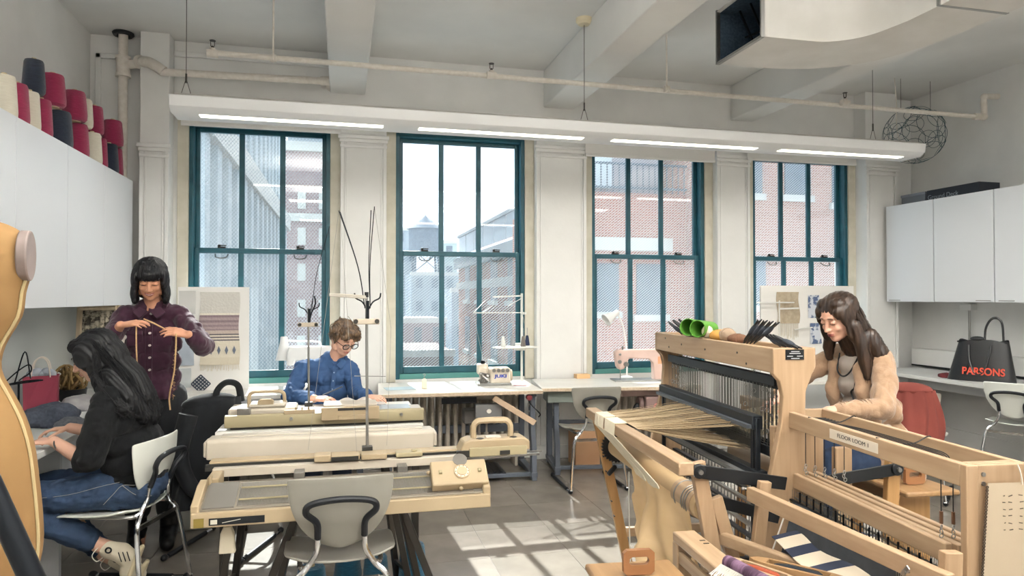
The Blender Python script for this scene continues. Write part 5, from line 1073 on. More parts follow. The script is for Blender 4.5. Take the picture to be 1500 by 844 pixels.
b = MB(); b.tube(sm([(-.14, 0, .028), (-.05, .006, .03), (.05, 0, .028), (.12, -.006, .026)], 5), .028, 16, flat=.8); o = b.build('roll', M('plum_weave', '#4a3347', .95, col2='#7c6078', sc=9, stretch=(3, .3, .3), bump=.4, bsc=80, lo=.45, hi=.55), e)
b = MB(); 
for k in range(60): a = -.13+.0042*k; b.tube(sm([(a, .026, .03), (a+.004, .045, .015), (a+rnd.uniform(-.01, .01), .06+rnd.random()*.015, .004)], 2), .0014, 4)
m = b.build('white_fringe', M('fringe_white', '#d9d6cf', .95), e); m['kind'] = 'stuff'
SM_ = bandmat('navy_cream_stripes', [(0, '#d3c6b2'), (.50, '#d3c6b2'), (.9, '#d3c6b2')])
def stripemat():
    m = bpy.data.materials.new('striped_cloth'); m.use_nodes = True; nt = m.node_tree; p = nt.nodes['Principled BSDF']; p.inputs['Roughness'].default_value = .95; L = nt.links
    tc = nt.nodes.new('ShaderNodeTexCoord'); s3 = nt.nodes.new('ShaderNodeSeparateXYZ'); L.new(tc.outputs['Generated'], s3.inputs[0])
    r = nt.nodes.new('ShaderNodeValToRGB'); r.color_ramp.interpolation = 'CONSTANT'; e_ = r.color_ramp.elements; cols = ['#2d3448', '#d4c7b2', '#2d3448', '#d4c7b2', '#2d3448', '#d4c7b2', '#2d3448']; ps = [0, .12, .34, .47, .66, .78, .93]
    e_[0].position = 0; e_[0].color = lin(cols[0]); e_[1].position = ps[1]; e_[1].color = lin(cols[1])
    for q, c in list(zip(ps, cols))[2:]: x = e_.new(q); x.color = lin(c)
    L.new(s3.outputs[1], r.inputs[0]); L.new(r.outputs[0], p.inputs['Base Color']); return m
b = MB(); b.grid(lambda u, v: (-.13+.30*u, -.20+.42*v, .03*sin(u*3.1)+.012 + .006*sin(v*8)), 16, 20, .004); o = b.build('striped_cloth', stripemat()); o.location = (1.60, 1.90, .575); o.scale = (1.25, 1.2, 1); o.rotation_euler = (0, 0, radians(-12)); tag(o, 'folded cream cloth with wide navy stripes before the charcoal apron', 'cloth')
b = MB(); b.grid(lambda u, v: (-.06+.13*u, -.16+.20*v, .004*sin(v*9)+.004), 8, 10, .003); o = b.build('plum_mat', M('plum_speckle', '#5c3f50', .95, col2='#8a6c78', sc=90)); o.location = (1.35, 1.72, .562); tag(o, 'speckled plum cloth under the boat shuttles', 'cloth')
# bench with slotted handles
def bench(loc, rz, L_, h, label, D=.28):
    e = empty('loom_bench', loc, rz, label, 'bench', 'benches with slotted handles')
    B(-D/2, D/2, -L_/2, L_/2, h-.025, h).build('seat_board', BWY, e, bevel=.008)
    for s in (-1, 1):
        y = s*(L_/2-.12); b = MB(); outer = [(-.055, h-.0), (.055, h-.0), (.055, h+.075), (.045, h+.085), (-.045, h+.085), (-.055, h+.075)]
        n_ = 24; oo = []
        for k in range(n_):
            a = 2*pi*k/n_; dx, dz = cos(a), sin(a); t = min(.052/abs(dx) if abs(dx) > 1e-6 else 9, .040/abs(dz) if abs(dz) > 1e-6 else 9); oo.append((dx*t, h+.043+dz*t))
        ii = [(.034*cos(2*pi*k/n_)*(1 if abs(cos(2*pi*k/n_)) > .5 else 1), h+.048+.013*max(-1, min(1, 1.5*sin(2*pi*k/n_)))) for k in range(n_)]
        vs = [(x, y-.009, z) for x, z in oo] + [(x, y-.009, z) for x, z in ii] + [(x, y+.009, z) for x, z in oo] + [(x, y+.009, z) for x, z in ii]
        fs = []
        for k in range(n_):
            k2 = (k+1) % n_; fs += [(k, k2, n_+k2, n_+k), (2*n_+k2, 2*n_+k, 3*n_+k, 3*n_+k2), (k2, k, 2*n_+k, 2*n_+k2), (n_+k, n_+k2, 3*n_+k2, 3*n_+k)]
        b.pv(vs, fs); b.build('slotted_handle', M('handle_wood', '#8d6240', .5) if 'handle_wood' not in bpy.data.materials else bpy.data.materials['handle_wood'], e)
        B(-D/2+.03, D/2-.03, s*(L_/2-.16)-.012, s*(L_/2-.16)+.012, 0, h-.025).build('end_support', BWZ, e, bevel=.004)
    B(-.015, .015, -L_/2+.17, L_/2-.17, h-.12, h-.03).build('seat_apron', BWY, e, bevel=.003)
    return e
bench((.91, 1.82, 0), radians(-6), .80, .545, 'loom bench at the bottom of the photo with a brown slotted handle', .30)
bench((2.66, 3.02, 0), radians(-4), .80, .56, 'loom bench that the weaver in the beige cardigan sits on')
# woven samples board behind the weaver
wbd = empty('sample_board', (4.38, 5.80, .70), 0, 'white pin board with tan and blue woven samples behind the weaver', 'board')
B(-.53, .50, -.01, .01, 0, .86).build('board', BOARD, wbd, smooth=False)
b = MB(); b.grid(lambda u, v: (-.36+.24*u+.01*sin(v*6), -.018, .50+.30*v), 8, 12, .004); b.build('tan_weaving', M('tan_weave', '#b8aa94', .95, col2='#a89a84', sc=30, bump=.4), wbd)
b = MB()
for k in range(18): x = -.34+k*.012; b.tube([(x, -.02, .50), (x+rnd.uniform(-.01, .01), -.022, .34+rnd.random()*.05)], .002, 4)
m = b.build('weaving_fringe', M('tan_fringe', '#cfc5b2', .95), wbd); m['kind'] = 'stuff'
for (x0, z0, w_, h_) in ((-.02, .55, .12, .22), (-.0, .30, .10, .20)):
    b = MB(); b.grid(lambda u, v: (x0+w_*u+.03*(1-v)*u, -.018, z0+h_*v), 6, 10, .003); b.build('blue_sample', M('blue_white_weave', '#5a6a8c', .95, col2='#c9ced6', sc=14, lo=.45, hi=.5) if 'blue_white_weave' not in bpy.data.materials else bpy.data.materials['blue_white_weave'], wbd)
b = MB(); b.bar((-.60, -.05, .70), (-.2, -.05, .70), .012, .012); b.bar((-.36, -.05, .64), (-.15, -.05, .645), .012, .016); b.bar((-.2, -.05, .44), (.0, -.05, .46), .012, .012); b.bar((-.36, -.05, .1), (-.36, -.05, .72), .01, .01); b.build('thread_stand_arms', WSTEEL, wbd)
# table under it
t3 = empty('work_table', (4.35, 5.62, 0), 0, 'white work table below the sample board behind the weaver', 'table'); B(-.62, .62, -.30, .16, .67, .70).build('tabletop', TTOP, t3, bevel=.003)
for x in (-.58, .58):
    for y in (-.27, .13): MB().bx(x-.02, x+.02, y-.02, y+.02, 0, .67).build('leg', GREYM, t3, bevel=.003)
# tote bag
tg = empty('tote_bag', (5.30, 4.78, .735), radians(-58), 'black shiny tote bag with red lettering on the right desk', 'bag'); BL = M('black_vinyl', '#14171c', .28, spec=.6)
def tf(u, v):
    a = u*2*pi; w_ = .20-.02*v+.05*(1-v)*abs(cos(a)); d_ = .085*(1-.55*v); return (w_*(abs(cos(a))**.6)*(1 if cos(a) > 0 else -1) + .02*v, d_*(abs(sin(a))**.8)*(1 if sin(a) > 0 else -1), .30*v + .012*sin(a*3)*v)
b = MB(); b.grid(tf, 40, 10); b.bm.faces.new([v for v in b.bm.verts if v.co.z < 1e-5 and False]) if False else None
b.build('bag_body', BL, tg); MB().bx(-.20, .20, -.06, .06, .0, .006).build('bag_base', BL, tg, bevel=.002); MB().bx(-.17, .19, -.028, .028, .285, .297).build('zip_top', BLACK, tg, bevel=.004)
MB().tube(sm([(-.08, -.05, .27), (-.07, -.075, .15), (-.03, -.09, .06), (.03, -.088, .07), (.06, -.07, .16), (.08, -.05, .27)], 6), .0085, 8).build('handle', BL, tg)
MB().tube(sm([(.02, .04, .28), (.03, .05, .40), (.08, .05, .47), (.14, .05, .44), (.155, .045, .28)], 6), .009, 8).build('handle', BL, tg)
MB().ell((-.02, -.02, .315), (.055, .03, .02)).build('bow_knot', BL, tg)
tg.scale = (1, 1, 1.14)
tt = text('PARSONS', .075, (.03, -.094, .075), (radians(82), 0, 0), M('red_print', '#d9523c', .5), tg, sx=.95, bold=.002)
o = heap('red_strap_bundle', (5.22, 5.06, .735), (.05, .07, .03), M('strap_red', '#7c3237', .8, col2='#4a2a30', sc=14), 'crumpled dark red strap beside the black tote bag', 'strap', 11)
# red jacket on a chair
CH_J = dup(CH_C, (4.12, 4.28, 0), radians(-50), 'shell chair hidden under the rust red jacket')
jk = MB(); RJ = M('rust_fabric', '#8a453c', .85, col2='#7b3b34', sc=3, bump=.1, bsc=12)
def jf(u, v):
    a = u*2*pi; fold = 1+.13*sin(a*5+v*3)*(.3+v) + .06*sin(a*11); w_ = .175*(.85+.25*sin(v*pi)) * fold*(1-.15*v*0); d_ = .145*(.75+.5*v)*fold
    return (w_*cos(a), d_*sin(a), -.52*v)
jk.grid(jf, 64, 20)
top = [v for v in jk.bm.verts]
for k in range(12):
    pass
jk.ell((0, 0, -.005), (.150, .112, .05), u=24, v=10)
o = jk.build('draped_jacket', RJ); o.location = (3.915, 4.105, .80); o.rotation_euler = (0, 0, radians(-50)); tag(o, 'rust red jacket draped over a chair behind the weaver', 'jacket')
# dark coat on a chair left of the machines
CH_K = dup(CH_C, (-.66, 4.30, 0), radians(160), 'shell chair hidden under the black coat')
b = MB(); CT = M('black_wool', '#0c0f13', .9, col2='#12161b', sc=8, bump=.15, bsc=20, sheen=.05)
def cf(u, v):
    a = u*2*pi; fold = 1+.10*sin(a*4+v*4)*(.3+v)+.05*sin(a*9+1); return (.16*(.9+.25*v)*fold*cos(a)-.04*v, .11*(.7+.5*v)*fold*sin(a), -.55*v+.03*cos(a)*(1-v))
b.grid(cf, 56, 18); b.ell((-.01, 0, .0), (.145, .07, .05), (0, -.1, 0), 20, 10)
o = b.build('draped_coat', CT); o.location = (-.70, 4.10, .87); tag(o, 'black coat draped over a chair between standing woman and knitting machine', 'coat')
b = MB(); b.tube(sm([(.02, -.02, .0), (.035, -.03, .07), (.08, -.02, .11), (.135, .0, .09), (.15, .03, .0)], 6), [.02, .03, .032, .03, .02], 10, flat=.6); b.build('collar', CT, o)
b = MB(); b.tube(sm([(-.10, -.08, -.05), (-.14, -.10, -.25), (-.08, -.13, -.42), (.0, -.14, -.47)], 6), [.05, .055, .05, .035], 12); b.build('sleeve', CT, o)
bn = empty('storage_bin', (-.95, 4.78, 0), radians(5), 'pale grey plastic bin behind the white chair', 'bin')
b = MB(); b.pv([(-.13, -.12, 0), (.13, -.12, 0), (.13, .12, 0), (-.13, .12, 0), (-.17, -.15, .42), (.17, -.15, .42), (.17, .15, .42), (-.17, .15, .42)], [(0, 3, 2, 1), (0, 1, 5, 4), (1, 2, 6, 5), (2, 3, 7, 6), (3, 0, 4, 7)]); b.build('bin_body', M('bin_plastic', '#c5cac8', .4), bn); B(-.18, .18, -.16, .16, .42, .445).build('bin_lid', M('bin_lid', '#6d7276', .4), bn, bevel=.006)
# dress form at the far left
df = empty('dress_form', (-.86, 1.62, 0), radians(0), 'tan dress form with piped seam at the left edge of the photo', 'dress form')
JER = M('form_jersey', '#8f6f46', .85, col2='#876740', sc=6, bump=.06, bsc=60)
# (z, half width toward the camera's right, half depth)
fp = [(.865, .215, .135), (.88, .245, .15), (.93, .255, .16), (.99, .254, .158), (1.07, .247, .15), (1.14, .238, .145), (1.20, .222, .135), (1.25, .200, .122), (1.30, .198-.02, .11), (1.35, .185, .112), (1.41, .215, .12), (1.46, .222, .12), (1.50, .232, .115), (1.545, .234, .10), (1.575, .225, .085), (1.60, .19, .07), (1.62, .12, .06), (1.64, .06, .055), (1.70, .055, .055), (1.705, .02, .02)]
b = MB(); n_ = 44; rings = []
ss = sm([(z, w_, d_) for z, w_, d_ in fp], 3); vs = []; fs = []
for (z, w_, d_) in ss:
    for k in range(n_):
        a = 2*pi*k/n_; vs.append((w_*cos(a)*(abs(cos(a))**-.12 if abs(cos(a)) > .01 else 1), d_*sin(a), z))
for i in range(len(ss)-1):
    for k in range(n_): fs.append((i*n_+k, i*n_+(k+1) % n_, (i+1)*n_+(k+1) % n_, (i+1)*n_+k))
fs.append(tuple(range(n_))[::-1]); fs.append(tuple((len(ss)-1)*n_+k for k in range(n_)))
b.pv(vs, fs); b.build('torso', JER, df)
PIPG = M('seam_piping', '#b3a078', .8); i0 = 0
side = [Vector((w_*1.0+.001, -.012, z)) for (z, w_, d_) in ss if .87 < z < 1.56]
MB().tube(side, .0035, 6).build('side_piping', PIPG, df)
b = MB(); b.cyl((.218, -.01, 1.535), (.238, -.008, 1.535), .052, n=28)
for v in b.bm.verts: v.co.y = v.co.y*.75; v.co.z = 1.535 + (v.co.z-1.535)*1.0
b.build('armhole_plate', M('arm_plate', '#8d7f7b', .4, col2='#7b6e6a', sc=14), df, bevel=.003)
b = MB(); b.cyl((0, 0, .05), (0, 0, .87), .017, n=14); b.build('pole', BLACKM, df)
for k in range(4):
    a = radians(10+90*k); b = MB(); b.tube(sm([(0, 0, .30), (.12*cos(a), .12*sin(a), .22), (.26*cos(a), .26*sin(a), .03)], 4), .012, 8); b.build('stand_leg', BLACKM, df); MB().ell((.27*cos(a), .27*sin(a), .022), .022, u=10, v=8).build('caster', BLACK, df)
ps = empty('tripod_stand', (-.66, 1.26, 0), 0, 'thick black slanted pole crossing the lower left corner', 'stand')
MB().cyl((.61, -.06, .0), (.08, -.06, 1.33), .017, n=16).build('pole', BLACKM, ps); MB().ell((.61, -.06, .022), (.03, .03, .022)).build('rubber_foot', BLACK, ps)
MB().cyl((-.35, -.25, .0), (.08, -.06, 1.33), .017, n=16).build('pole', BLACKM, ps); MB().cyl((-.22, .05, .0), (.08, -.06, 1.33), .017, n=16).build('pole', BLACKM, ps)
# ================================================================ PEOPLE
def V(*a): return Vector(a)
class Blob:
    def __init__(s): s.m = MB()
    def cap(s, a, b, ra, rb, n=14):
        a = Vector(a); b = Vector(b); s.m.ell(a, ra, u=n, v=8); s.m.ell(b, rb, u=n, v=8)
        if (b-a).length > 1e-4: s.m.tube([a, b], [ra, rb], n)
        return s
    def chain(s, pr, n=14, smooth=0):
        if smooth:
            P_ = sm([p for p, r in pr], smooth); N = len(pr)-1; R_ = [pr[min(N, int(i/smooth))][1]*(1-(i % smooth)/smooth) + pr[min(N, int(i/smooth)+1)][1]*((i % smooth)/smooth) for i in range(len(P_))]
            pr = list(zip(P_, R_))
        for (a, ra), (b, rb) in zip(pr, pr[1:]): s.cap(a, b, ra, rb, n)
        return s
    def ell(s, c, r, rot=(0, 0, 0)): s.m.ell(c, r, rot, 18, 12); return s
    def elm(s, mtx, c, r, rot=(0, 0, 0)):
        mm = mtx @ Matrix.Translation(c) @ Euler(rot).to_matrix().to_4x4() @ Matrix.Diagonal((*r, 1)); bmesh.ops.create_uvsphere(s.m.bm, u_segments=18, v_segments=12, radius=1, matrix=mm); return s
    def build(s, name, mat, root, voxel=.008, smooth=4, disp=None, keep=None, ang=180):
        me = bpy.data.meshes.new(name + '_raw'); s.m.bm.to_mesh(me); s.m.bm.free()
        o = bpy.data.objects.new(name + '_raw', me); C.objects.link(o)
        r = o.modifiers.new('r', 'REMESH'); r.mode = 'VOXEL'; r.voxel_size = voxel
        q = o.modifiers.new('s', 'SMOOTH'); q.factor = .5; q.iterations = smooth
        dg = bpy.context.evaluated_depsgraph_get(); nm = bpy.data.meshes.new_from_object(o.evaluated_get(dg)); bpy.data.objects.remove(o); nm.name = name
        if disp:
            nrm = [v.normal.copy() for v in nm.vertices]
            for v, n_ in zip(nm.vertices, nrm): v.co = disp(v.co.copy(), n_)
        if keep:
            bm = bmesh.new(); bm.from_mesh(nm); bmesh.ops.delete(bm, geom=[v for v in bm.verts if not keep(v.co)], context='VERTS'); bm.to_mesh(nm); bm.free()
        if root is not None:
            L_ = root.location.copy()
            for v in nm.vertices: v.co -= L_
        for p in nm.polygons: p.use_smooth = True
        nm.materials.clear(); nm.materials.append(mat)
        o = bpy.data.objects.new(name, nm); C.objects.link(o)
        if root: o.parent = root
        return o
def frame(o, fwd, up=(0, 0, 1)):
    f = Vector(fwd).normalized(); x = f.cross(Vector(up)).normalized(); u = x.cross(f)
    return Matrix(((x.x, f.x, u.x, o[0]), (x.y, f.y, u.y, o[1]), (x.z, f.z, u.z, o[2]), (0, 0, 0, 1)))
def loc_(root, mb, name, mat, **k):
    for v in mb.bm.verts: v.co -= root.location
    return mb.build(name, mat, root, **k)
def head_prims(b, H):
    e = lambda c, r, rot=(0, 0, 0): b.elm(H, c, r, rot)
    e((0, -.012, .030), (.074, .094, .084)); e((0, .022, -.022), (.060, .060, .082)); e((0, .050, -.086), (.026, .026, .020)); e((0, .03, -.078), (.042, .045, .024))
    for s in (-1, 1):
        e((s*.034, .058, -.026), (.020, .018, .020)); e((s*.052, .0, -.062), (.018, .036, .030)); e((s*.076, -.008, -.012), (.008, .018, .030), (0, s*.15, 0)); e((s*.030, .072, .006), (.0145, .0125, .0115)); e((s*.011, .092, -.030), (.009, .010, .007))
    e((0, .072, .028), (.046, .013, .010))
    for k in range(5): t = k/4; e((0, .082+.020*t, .012-.040*t), (.0075+.003*t, .009, .010))
    e((0, .080, -.050), (.021, .010, .006)); e((0, .078, -.062), (.017, .010, .007))
def hand(b, wrist, dr, nr, side=1, curl=.5, s=1.0, spread=.1, thumb=.6):
    """side=+1: thumb towards dr x nr"""
    d = Vector(dr).normalized(); n = Vector(nr); n = (n - d*n.dot(d)).normalized(); l = d.cross(n) * side; w = Vector(wrist)
    for k in (-1, -.33, .33, 1): b.cap(w + l*k*.014*s, w + d*.075*s + l*k*.027*s, .013*s, .0115*s, 10)
    for i, (off, L_, r) in enumerate(((.030, .070, .0082), (.0105, .078, .0084), (-.0105, .072, .008), (-.029, .056, .0072))):
        p = w + d*(.080 - .004*abs(i-1.2))*s + l*off*s; a = 0; q = (d + l*spread*(1.3-i)*.5).normalized()
        for j, f in enumerate((.45, .32, .23)):
            a += curl*(.55 if j == 0 else .75); dd = q*cos(a) - n*sin(a); p2 = p + dd*L_*f*s; b.cap(p, p2, r*s*(1-.08*j), r*s*(.93-.08*j), 8); p = p2
    p = w + d*.020*s + l*.026*s - n*.006*s; q = (d*.75 + l*.75 - n*.25*thumb).normalized()
    for j, f in enumerate((.040, .032, .025)):
        p2 = p + q*f*s; b.cap(p, p2, (.0115-.0015*j)*s, (.0105-.0015*j)*s, 8); p = p2; q = (q + d*.35 - n*.3*thumb - l*.25).normalized()
def skin(n, c, c2): return M(n, c, .5, col2=c2, sc=9, spec=.35)
def face_parts(root, H, browc, lipc, smile=False, open_=0.0):
    for s in (-1, 1):
        mb = MB(); mb.tube([H @ V(s*(.030+.016*t), .0855-.004*t*t*1.2, .0015-.003*(1-t*t)) for t in (-1, -.5, 0, .5, 1)], .0014, 6); loc_(root, mb, 'eyelashes', browc)
        mb = MB(); mb.tube([H @ V(s*(.031+.018*t), .0865-.006*(t*.5+.5), .027+.003*(1-t*t)-.003*t) for t in (-1, -.5, 0, .5, 1)], [.0018, .003, .003, .0025, .0012], 6, flat=.6); loc_(root, mb, 'eyebrow', browc)
    up = .006 if smile else -.001; w_ = .026 if smile else .020
    mb = MB(); mb.tube([H @ V(w_*t, .0900-.012*t*t, -.0525+up*t*t) for t in (-1, -.6, -.2, 0, .2, .6, 1)], [.0012, .003, .0036, .003, .0036, .003, .0012], 8, flat=.8); mb.tube([H @ V(w_*.9*t, .0885-.011*t*t, -.0605+up*1.2*t*t) for t in (-1, -.5, 0, .5, 1)], [.0012, .0036, .0045, .0036, .0012], 8, flat=.8); loc_(root, mb, 'lips', lipc)
def folds(amp, fx=9, seed=0, st=(1, 1, .35)):
    off = Vector((seed*3.7, seed*1.3, seed*7.1))
    def f(co, n):
        p = Vector((co.x*st[0], co.y*st[1], co.z*st[2]))*fx + off
        a = abs(mnoise.noise(p))*2.0; c = abs(mnoise.noise(p*2.1+off)); q = Vector((p.x+p.z*.8, p.y, p.z*2.2-p.x*.6))
        return co + n*amp*max(-.12, a*1.1 + c*.9 + abs(mnoise.noise(q*1.4))*1.3 - .9)
    return f
def hair_disp(c, N=46, amp=.0035):
    c = Vector(c)
    def f(co, n):
        d = co-c; ph = atan2(d.y, d.x); return co + n*amp*(sin(ph*N + 5*mnoise.noise(co*9)) + .8*mnoise.noise(Vector((ph*9, d.z*4, 0)))*1.2)
    return f
def hair_flow(ax, k, amp):
    ax = Vector(ax)
    def f(co, n): return co + n*amp*(sin(co.dot(ax)*k + 7*mnoise.noise(co*7)) + .8*sin(co.dot(ax)*k*2.3 + 9*mnoise.noise(co*11)))
    return f
def strands(root, paths, r, mat, name='hair_strands'):
    mb = MB()
    for p in paths: mb.tube(sm(p, 4), [r, r, r*.4], 4)
    o = loc_(root, mb, name, mat); o['kind'] = 'stuff'; return o
RP = random.Random(21)
# ---------------------------------------------------------------- A: standing woman in plum shirt
A = empty('person', (-1.07, 4.42, 0), 0, 'standing person with black bob in a plum button shirt pulling yarn between both hands', 'person')
SK1 = skin('skin_tan', '#bd886c', '#c79275'); HB = M('black_hair', '#08090d', .35, col2='#13151c', sc=14, stretch=(6, 6, .6), spec=.5)
HA = frame((-1.072, 4.345, 1.548), (.14, -.90, -.36))
b = Blob(); head_prims(b, HA)
b.chain([(V(-1.073, 4.395, 1.50), .046), (V(-1.075, 4.415, 1.40), .050), (V(-1.075, 4.43, 1.28), .068), (V(-1.075, 4.43, 1.08), .07), (V(-1.075, 4.43, .90), .08)])
b.cap((-1.22, 4.42, 1.340), (-.93, 4.42, 1.340), .036, .036)
for s, sh, el, wr in ((1, (-1.225, 4.42, 1.345), (-1.262, 4.26, 1.19), (-1.150, 4.075, 1.300)), (-1, (-.925, 4.42, 1.345), (-.775, 4.25, 1.165), (-.815, 4.075, 1.245))):
    b.chain([(V(*sh), .034), (V(*el), .032), (V(*wr), .024)])
hand(b, (-1.150, 4.075, 1.300), (.93, -.18, .16), (-.10, -.35, 1), -1, .42, .95, .12, 1.2)
hand(b, (-.815, 4.075, 1.245), (-.90, -.22, .26), (.30, -.55, .8), 1, .45, .95, .12, 1.2)
for x in (-1.145, -.995): b.chain([(V(x, 4.43, .88), .06), (V(x, 4.42, .50), .05), (V(x, 4.44, .10), .036)]); b.cap((x, 4.44, .06), (x+.02, 4.33, .045), .036, .036)
b.build('body', SK1, A, .005, 3)
PL = M('plum_cloth', '#300f24', .85, col2='#3a162c', sc=22, bump=.08, bsc=120, sheen=.2)
b = Blob()
for z, w_, d_ in ((1.325, .140, .070), (1.27, .160, .088), (1.18, .155, .098), (1.08, .150, .100), (.98, .153, .104), (.90, .158, .110)): b.ell((-1.072, 4.425, z), (w_, d_, .085))
b.cap((-1.215, 4.42, 1.345), (-.93, 4.42, 1.345), .058, .058); b.cap((-1.12, 4.42, 1.39), (-1.03, 4.42, 1.39), .052, .052)
b.chain([(V(-1.222, 4.42, 1.330), .058), (V(-1.250, 4.33, 1.26), .053), (V(-1.262, 4.25, 1.200), .052), (V(-1.215, 4.155, 1.240), .044), (V(-1.185, 4.11, 1.272), .038)])
b.chain([(V(-.925, 4.42, 1.330), .058), (V(-.85, 4.34, 1.26), .056), (V(-.775, 4.25, 1.168), .058), (V(-.772, 4.16, 1.19), .053), (V(-.790, 4.115, 1.222), .047)])
sh_ = b.build('shirt', PL, A, .006, 3, folds(.011, 12, 1, (1, 1, .5)), keep=lambda c: c.z > .862)
mb = MB()
for s in (-1, 1): mb.pv([V(-1.073+s*.004, 4.318, 1.372), V(-1.073+s*.055, 4.335, 1.395), V(-1.073+s*.085, 4.325, 1.365), V(-1.073+s*.045, 4.300, 1.330), V(-1.073+s*.004, 4.322, 1.366), V(-1.073+s*.055, 4.341, 1.389), V(-1.073+s*.085, 4.331, 1.359), V(-1.073+s*.045, 4.306, 1.324)], [(0, 1, 2, 3), (7, 6, 5, 4), (0, 4, 5, 1), (1, 5, 6, 2), (2, 6, 7, 3), (3, 7, 4, 0)])
mb.tube(sm([V(-1.14, 4.37, 1.395), V(-1.14, 4.44, 1.42), V(-1.073, 4.485, 1.43), V(-1.005, 4.44, 1.42), V(-1.005, 4.37, 1.395)], 4), .014, 8); loc_(A, mb, 'collar', PL, bevel=.002)
BT = M('pearl_button', '#d9d3cc', .3)
for z in (1.355, 1.245, 1.175, 1.105, 1.035, .965, .905): yb = 4.425 - .094*(1 if z < 1.3 else .74) - .012; mb = MB(); mb.cyl((-1.068, yb-.004, z), (-1.068, yb+.012, z), .0065, n=14); loc_(A, mb, 'button', BT)
mb = MB(); mb.bar((-1.053, 4.312, 1.31), (-1.053, 4.298, .88), .004, .004, up=(0, 1, 0)); mb.bar((-1.088, 4.312, 1.31), (-1.088, 4.298, .88), .003, .003, up=(0, 1, 0)); loc_(A, mb, 'placket_seam', PL)
for x in (-1.15, -.995): mb = MB(); mb.box((x, 4.335, 1.215), (.080, .006, .085)); mb.box((x, 4.331, 1.248), (.080, .006, .022)); loc_(A, mb, 'pocket', PL, bevel=.002)
BT2 = M('black_trousers', '#16181c', .9, sheen=.1); b = Blob(); b.ell((-1.072, 4.43, .86), (.155, .11, .08))
for x in (-1.155, -.985): b.chain([(V(x, 4.43, .86), .095), (V(x, 4.42, .55), .085), (V(x, 4.44, .22), .075)])
b.build('trousers', BT2, A, .010, 4, folds(.006, 8, 4))
b = Blob()
for x in (-1.155, -.985): b.chain([(V(x, 4.44, .26), .05), (V(x, 4.44, .10), .052), (V(x+.01, 4.35, .055), .045), (V(x+.02, 4.30, .045), .04)])
b.build('boots', M('black_leather', '#101114', .35), A, .007, 3, keep=lambda c: c.z > .006)
face_parts(A, HA, HB, M('lip_rose', '#8a4a46', .5), smile=True)
mb = MB(); mb.tube([HA @ V(.018*t, .0905-.007*t*t, -.0565+.004*t*t) for t in (-1, -.5, 0, .5, 1)], .0018, 6, flat=.8); loc_(A, mb, 'teeth', M('teeth', '#e8e2d8', .3))
# bob hair
b = Blob(); e = lambda c, r, rot=(0, 0, 0): b.elm(HA, c, r, rot)
e((0, -.022, .048), (.090, .100, .082)); e((0, -.05, -.02), (.088, .068, .09)); e((0, -.05, -.085), (.085, .062, .05))
for s in (-1, 1): e((s*.073, .006, .005), (.024, .062, .075)); e((s*.080, .012, -.065), (.022, .050, .062), (0, -s*.06, 0)); e((s*.078, .02, -.105), (.019, .042, .03))
for t in (-2, -1, 0, 1, 2): e((t*.022, .066-.004*t*t, .054), (.016, .026, .030), (.3, 0, 0)); e((t*.021, .085-.004*t*t, .038), (.013, .010, .018))
b.build('hair', HB, A, .0045, 2, hair_disp(HA @ V(0, -.02, .1), 60, .0022))
strands(A, [[HA @ V(.018*t+RP.uniform(-.006, .006), .050, .105), HA @ V(.022*t+RP.uniform(-.006, .006), .092-.003*t*t, .065), HA @ V(.023*t+RP.uniform(-.006, .006), .096-.004*t*t, .024+RP.uniform(-.004, .004))] for t in [k/8 for k in range(-20, 21)]], .0014, HB, 'fringe_strands')
y_ = empty('yarn_strand', (-1.0, 4.0, 1.2), 0, 'pale tan yarn stretched between the standing person\'s hands and hanging down', 'yarn'); YC = M('tan_yarn', '#c7a67a', .95, col2='#b9966a', sc=80, bump=.6)
mb = MB(); mb.tube(sm([V(-1.066, 4.045, 1.30), V(-1.063, 4.045, 1.14), V(-1.055, 4.08, .97), V(-1.03, 4.12, .86), V(-1.025, 4.15, .70)], 6), .0038, 7); mb.tube([V(-1.025, 4.025, 1.335), V(-.975, 4.02, 1.312), V(-.925, 4.025, 1.282)], .0042, 7); mb.tube(sm([V(-.868, 4.035, 1.255), V(-.868, 4.03, 1.18), V(-.878, 4.04, 1.05), V(-.905, 4.06, .92), V(-.905, 4.08, .84)], 6), .0042, 7)
loc_(y_, mb, 'strand', YC)
mb = MB()
for k in range(60): z = RP.uniform(.9, 1.2); x = -.875 - (.03*(1.2-z)); mb.tube([V(x, 4.045, z), V(x+RP.uniform(-.012, .012), 4.045+RP.uniform(-.01, .01), z+RP.uniform(-.008, .008))], .001, 3)
o = loc_(y_, mb, 'loose_fibres', YC); o['kind'] = 'stuff'
# ---------------------------------------------------------------- B: seated woman in black jumper
Bp = empty('person', (-1.05, 3.70, 0), 0, 'seated person with long dark hair in black jumper and jeans, working at the left desk', 'person')
SK2 = skin('skin_fair', '#c09682', '#cba18b'); HD = M('dark_hair', '#08090c', .5, col2='#15161a', sc=12, stretch=(5, 5, 1), spec=.3, lo=.3, hi=.8)
HBm = frame((-1.155, 3.70, 1.165), (-.92, -.06, -.40))
b = Blob(); head_prims(b, HBm)
b.chain([(V(-1.10, 3.72, 1.12), .045), (V(-1.06, 3.72, 1.04), .050), (V(-1.03, 3.72, .92), .085), (V(-1.00, 3.72, .72), .085), (V(-.98, 3.72, .57), .09)]); b.cap((-1.05, 3.59, .975), (-1.05, 3.85, .975), .042, .042)
b.chain([(V(-1.05, 3.56, .97), .045), (V(-1.115, 3.50, .70), .038), (V(-1.285, 3.585, .790), .025)]); b.chain([(V(-1.05, 3.88, .97), .045), (V(-1.15, 3.95, .74), .038), (V(-1.325, 3.90, .795), .025)])
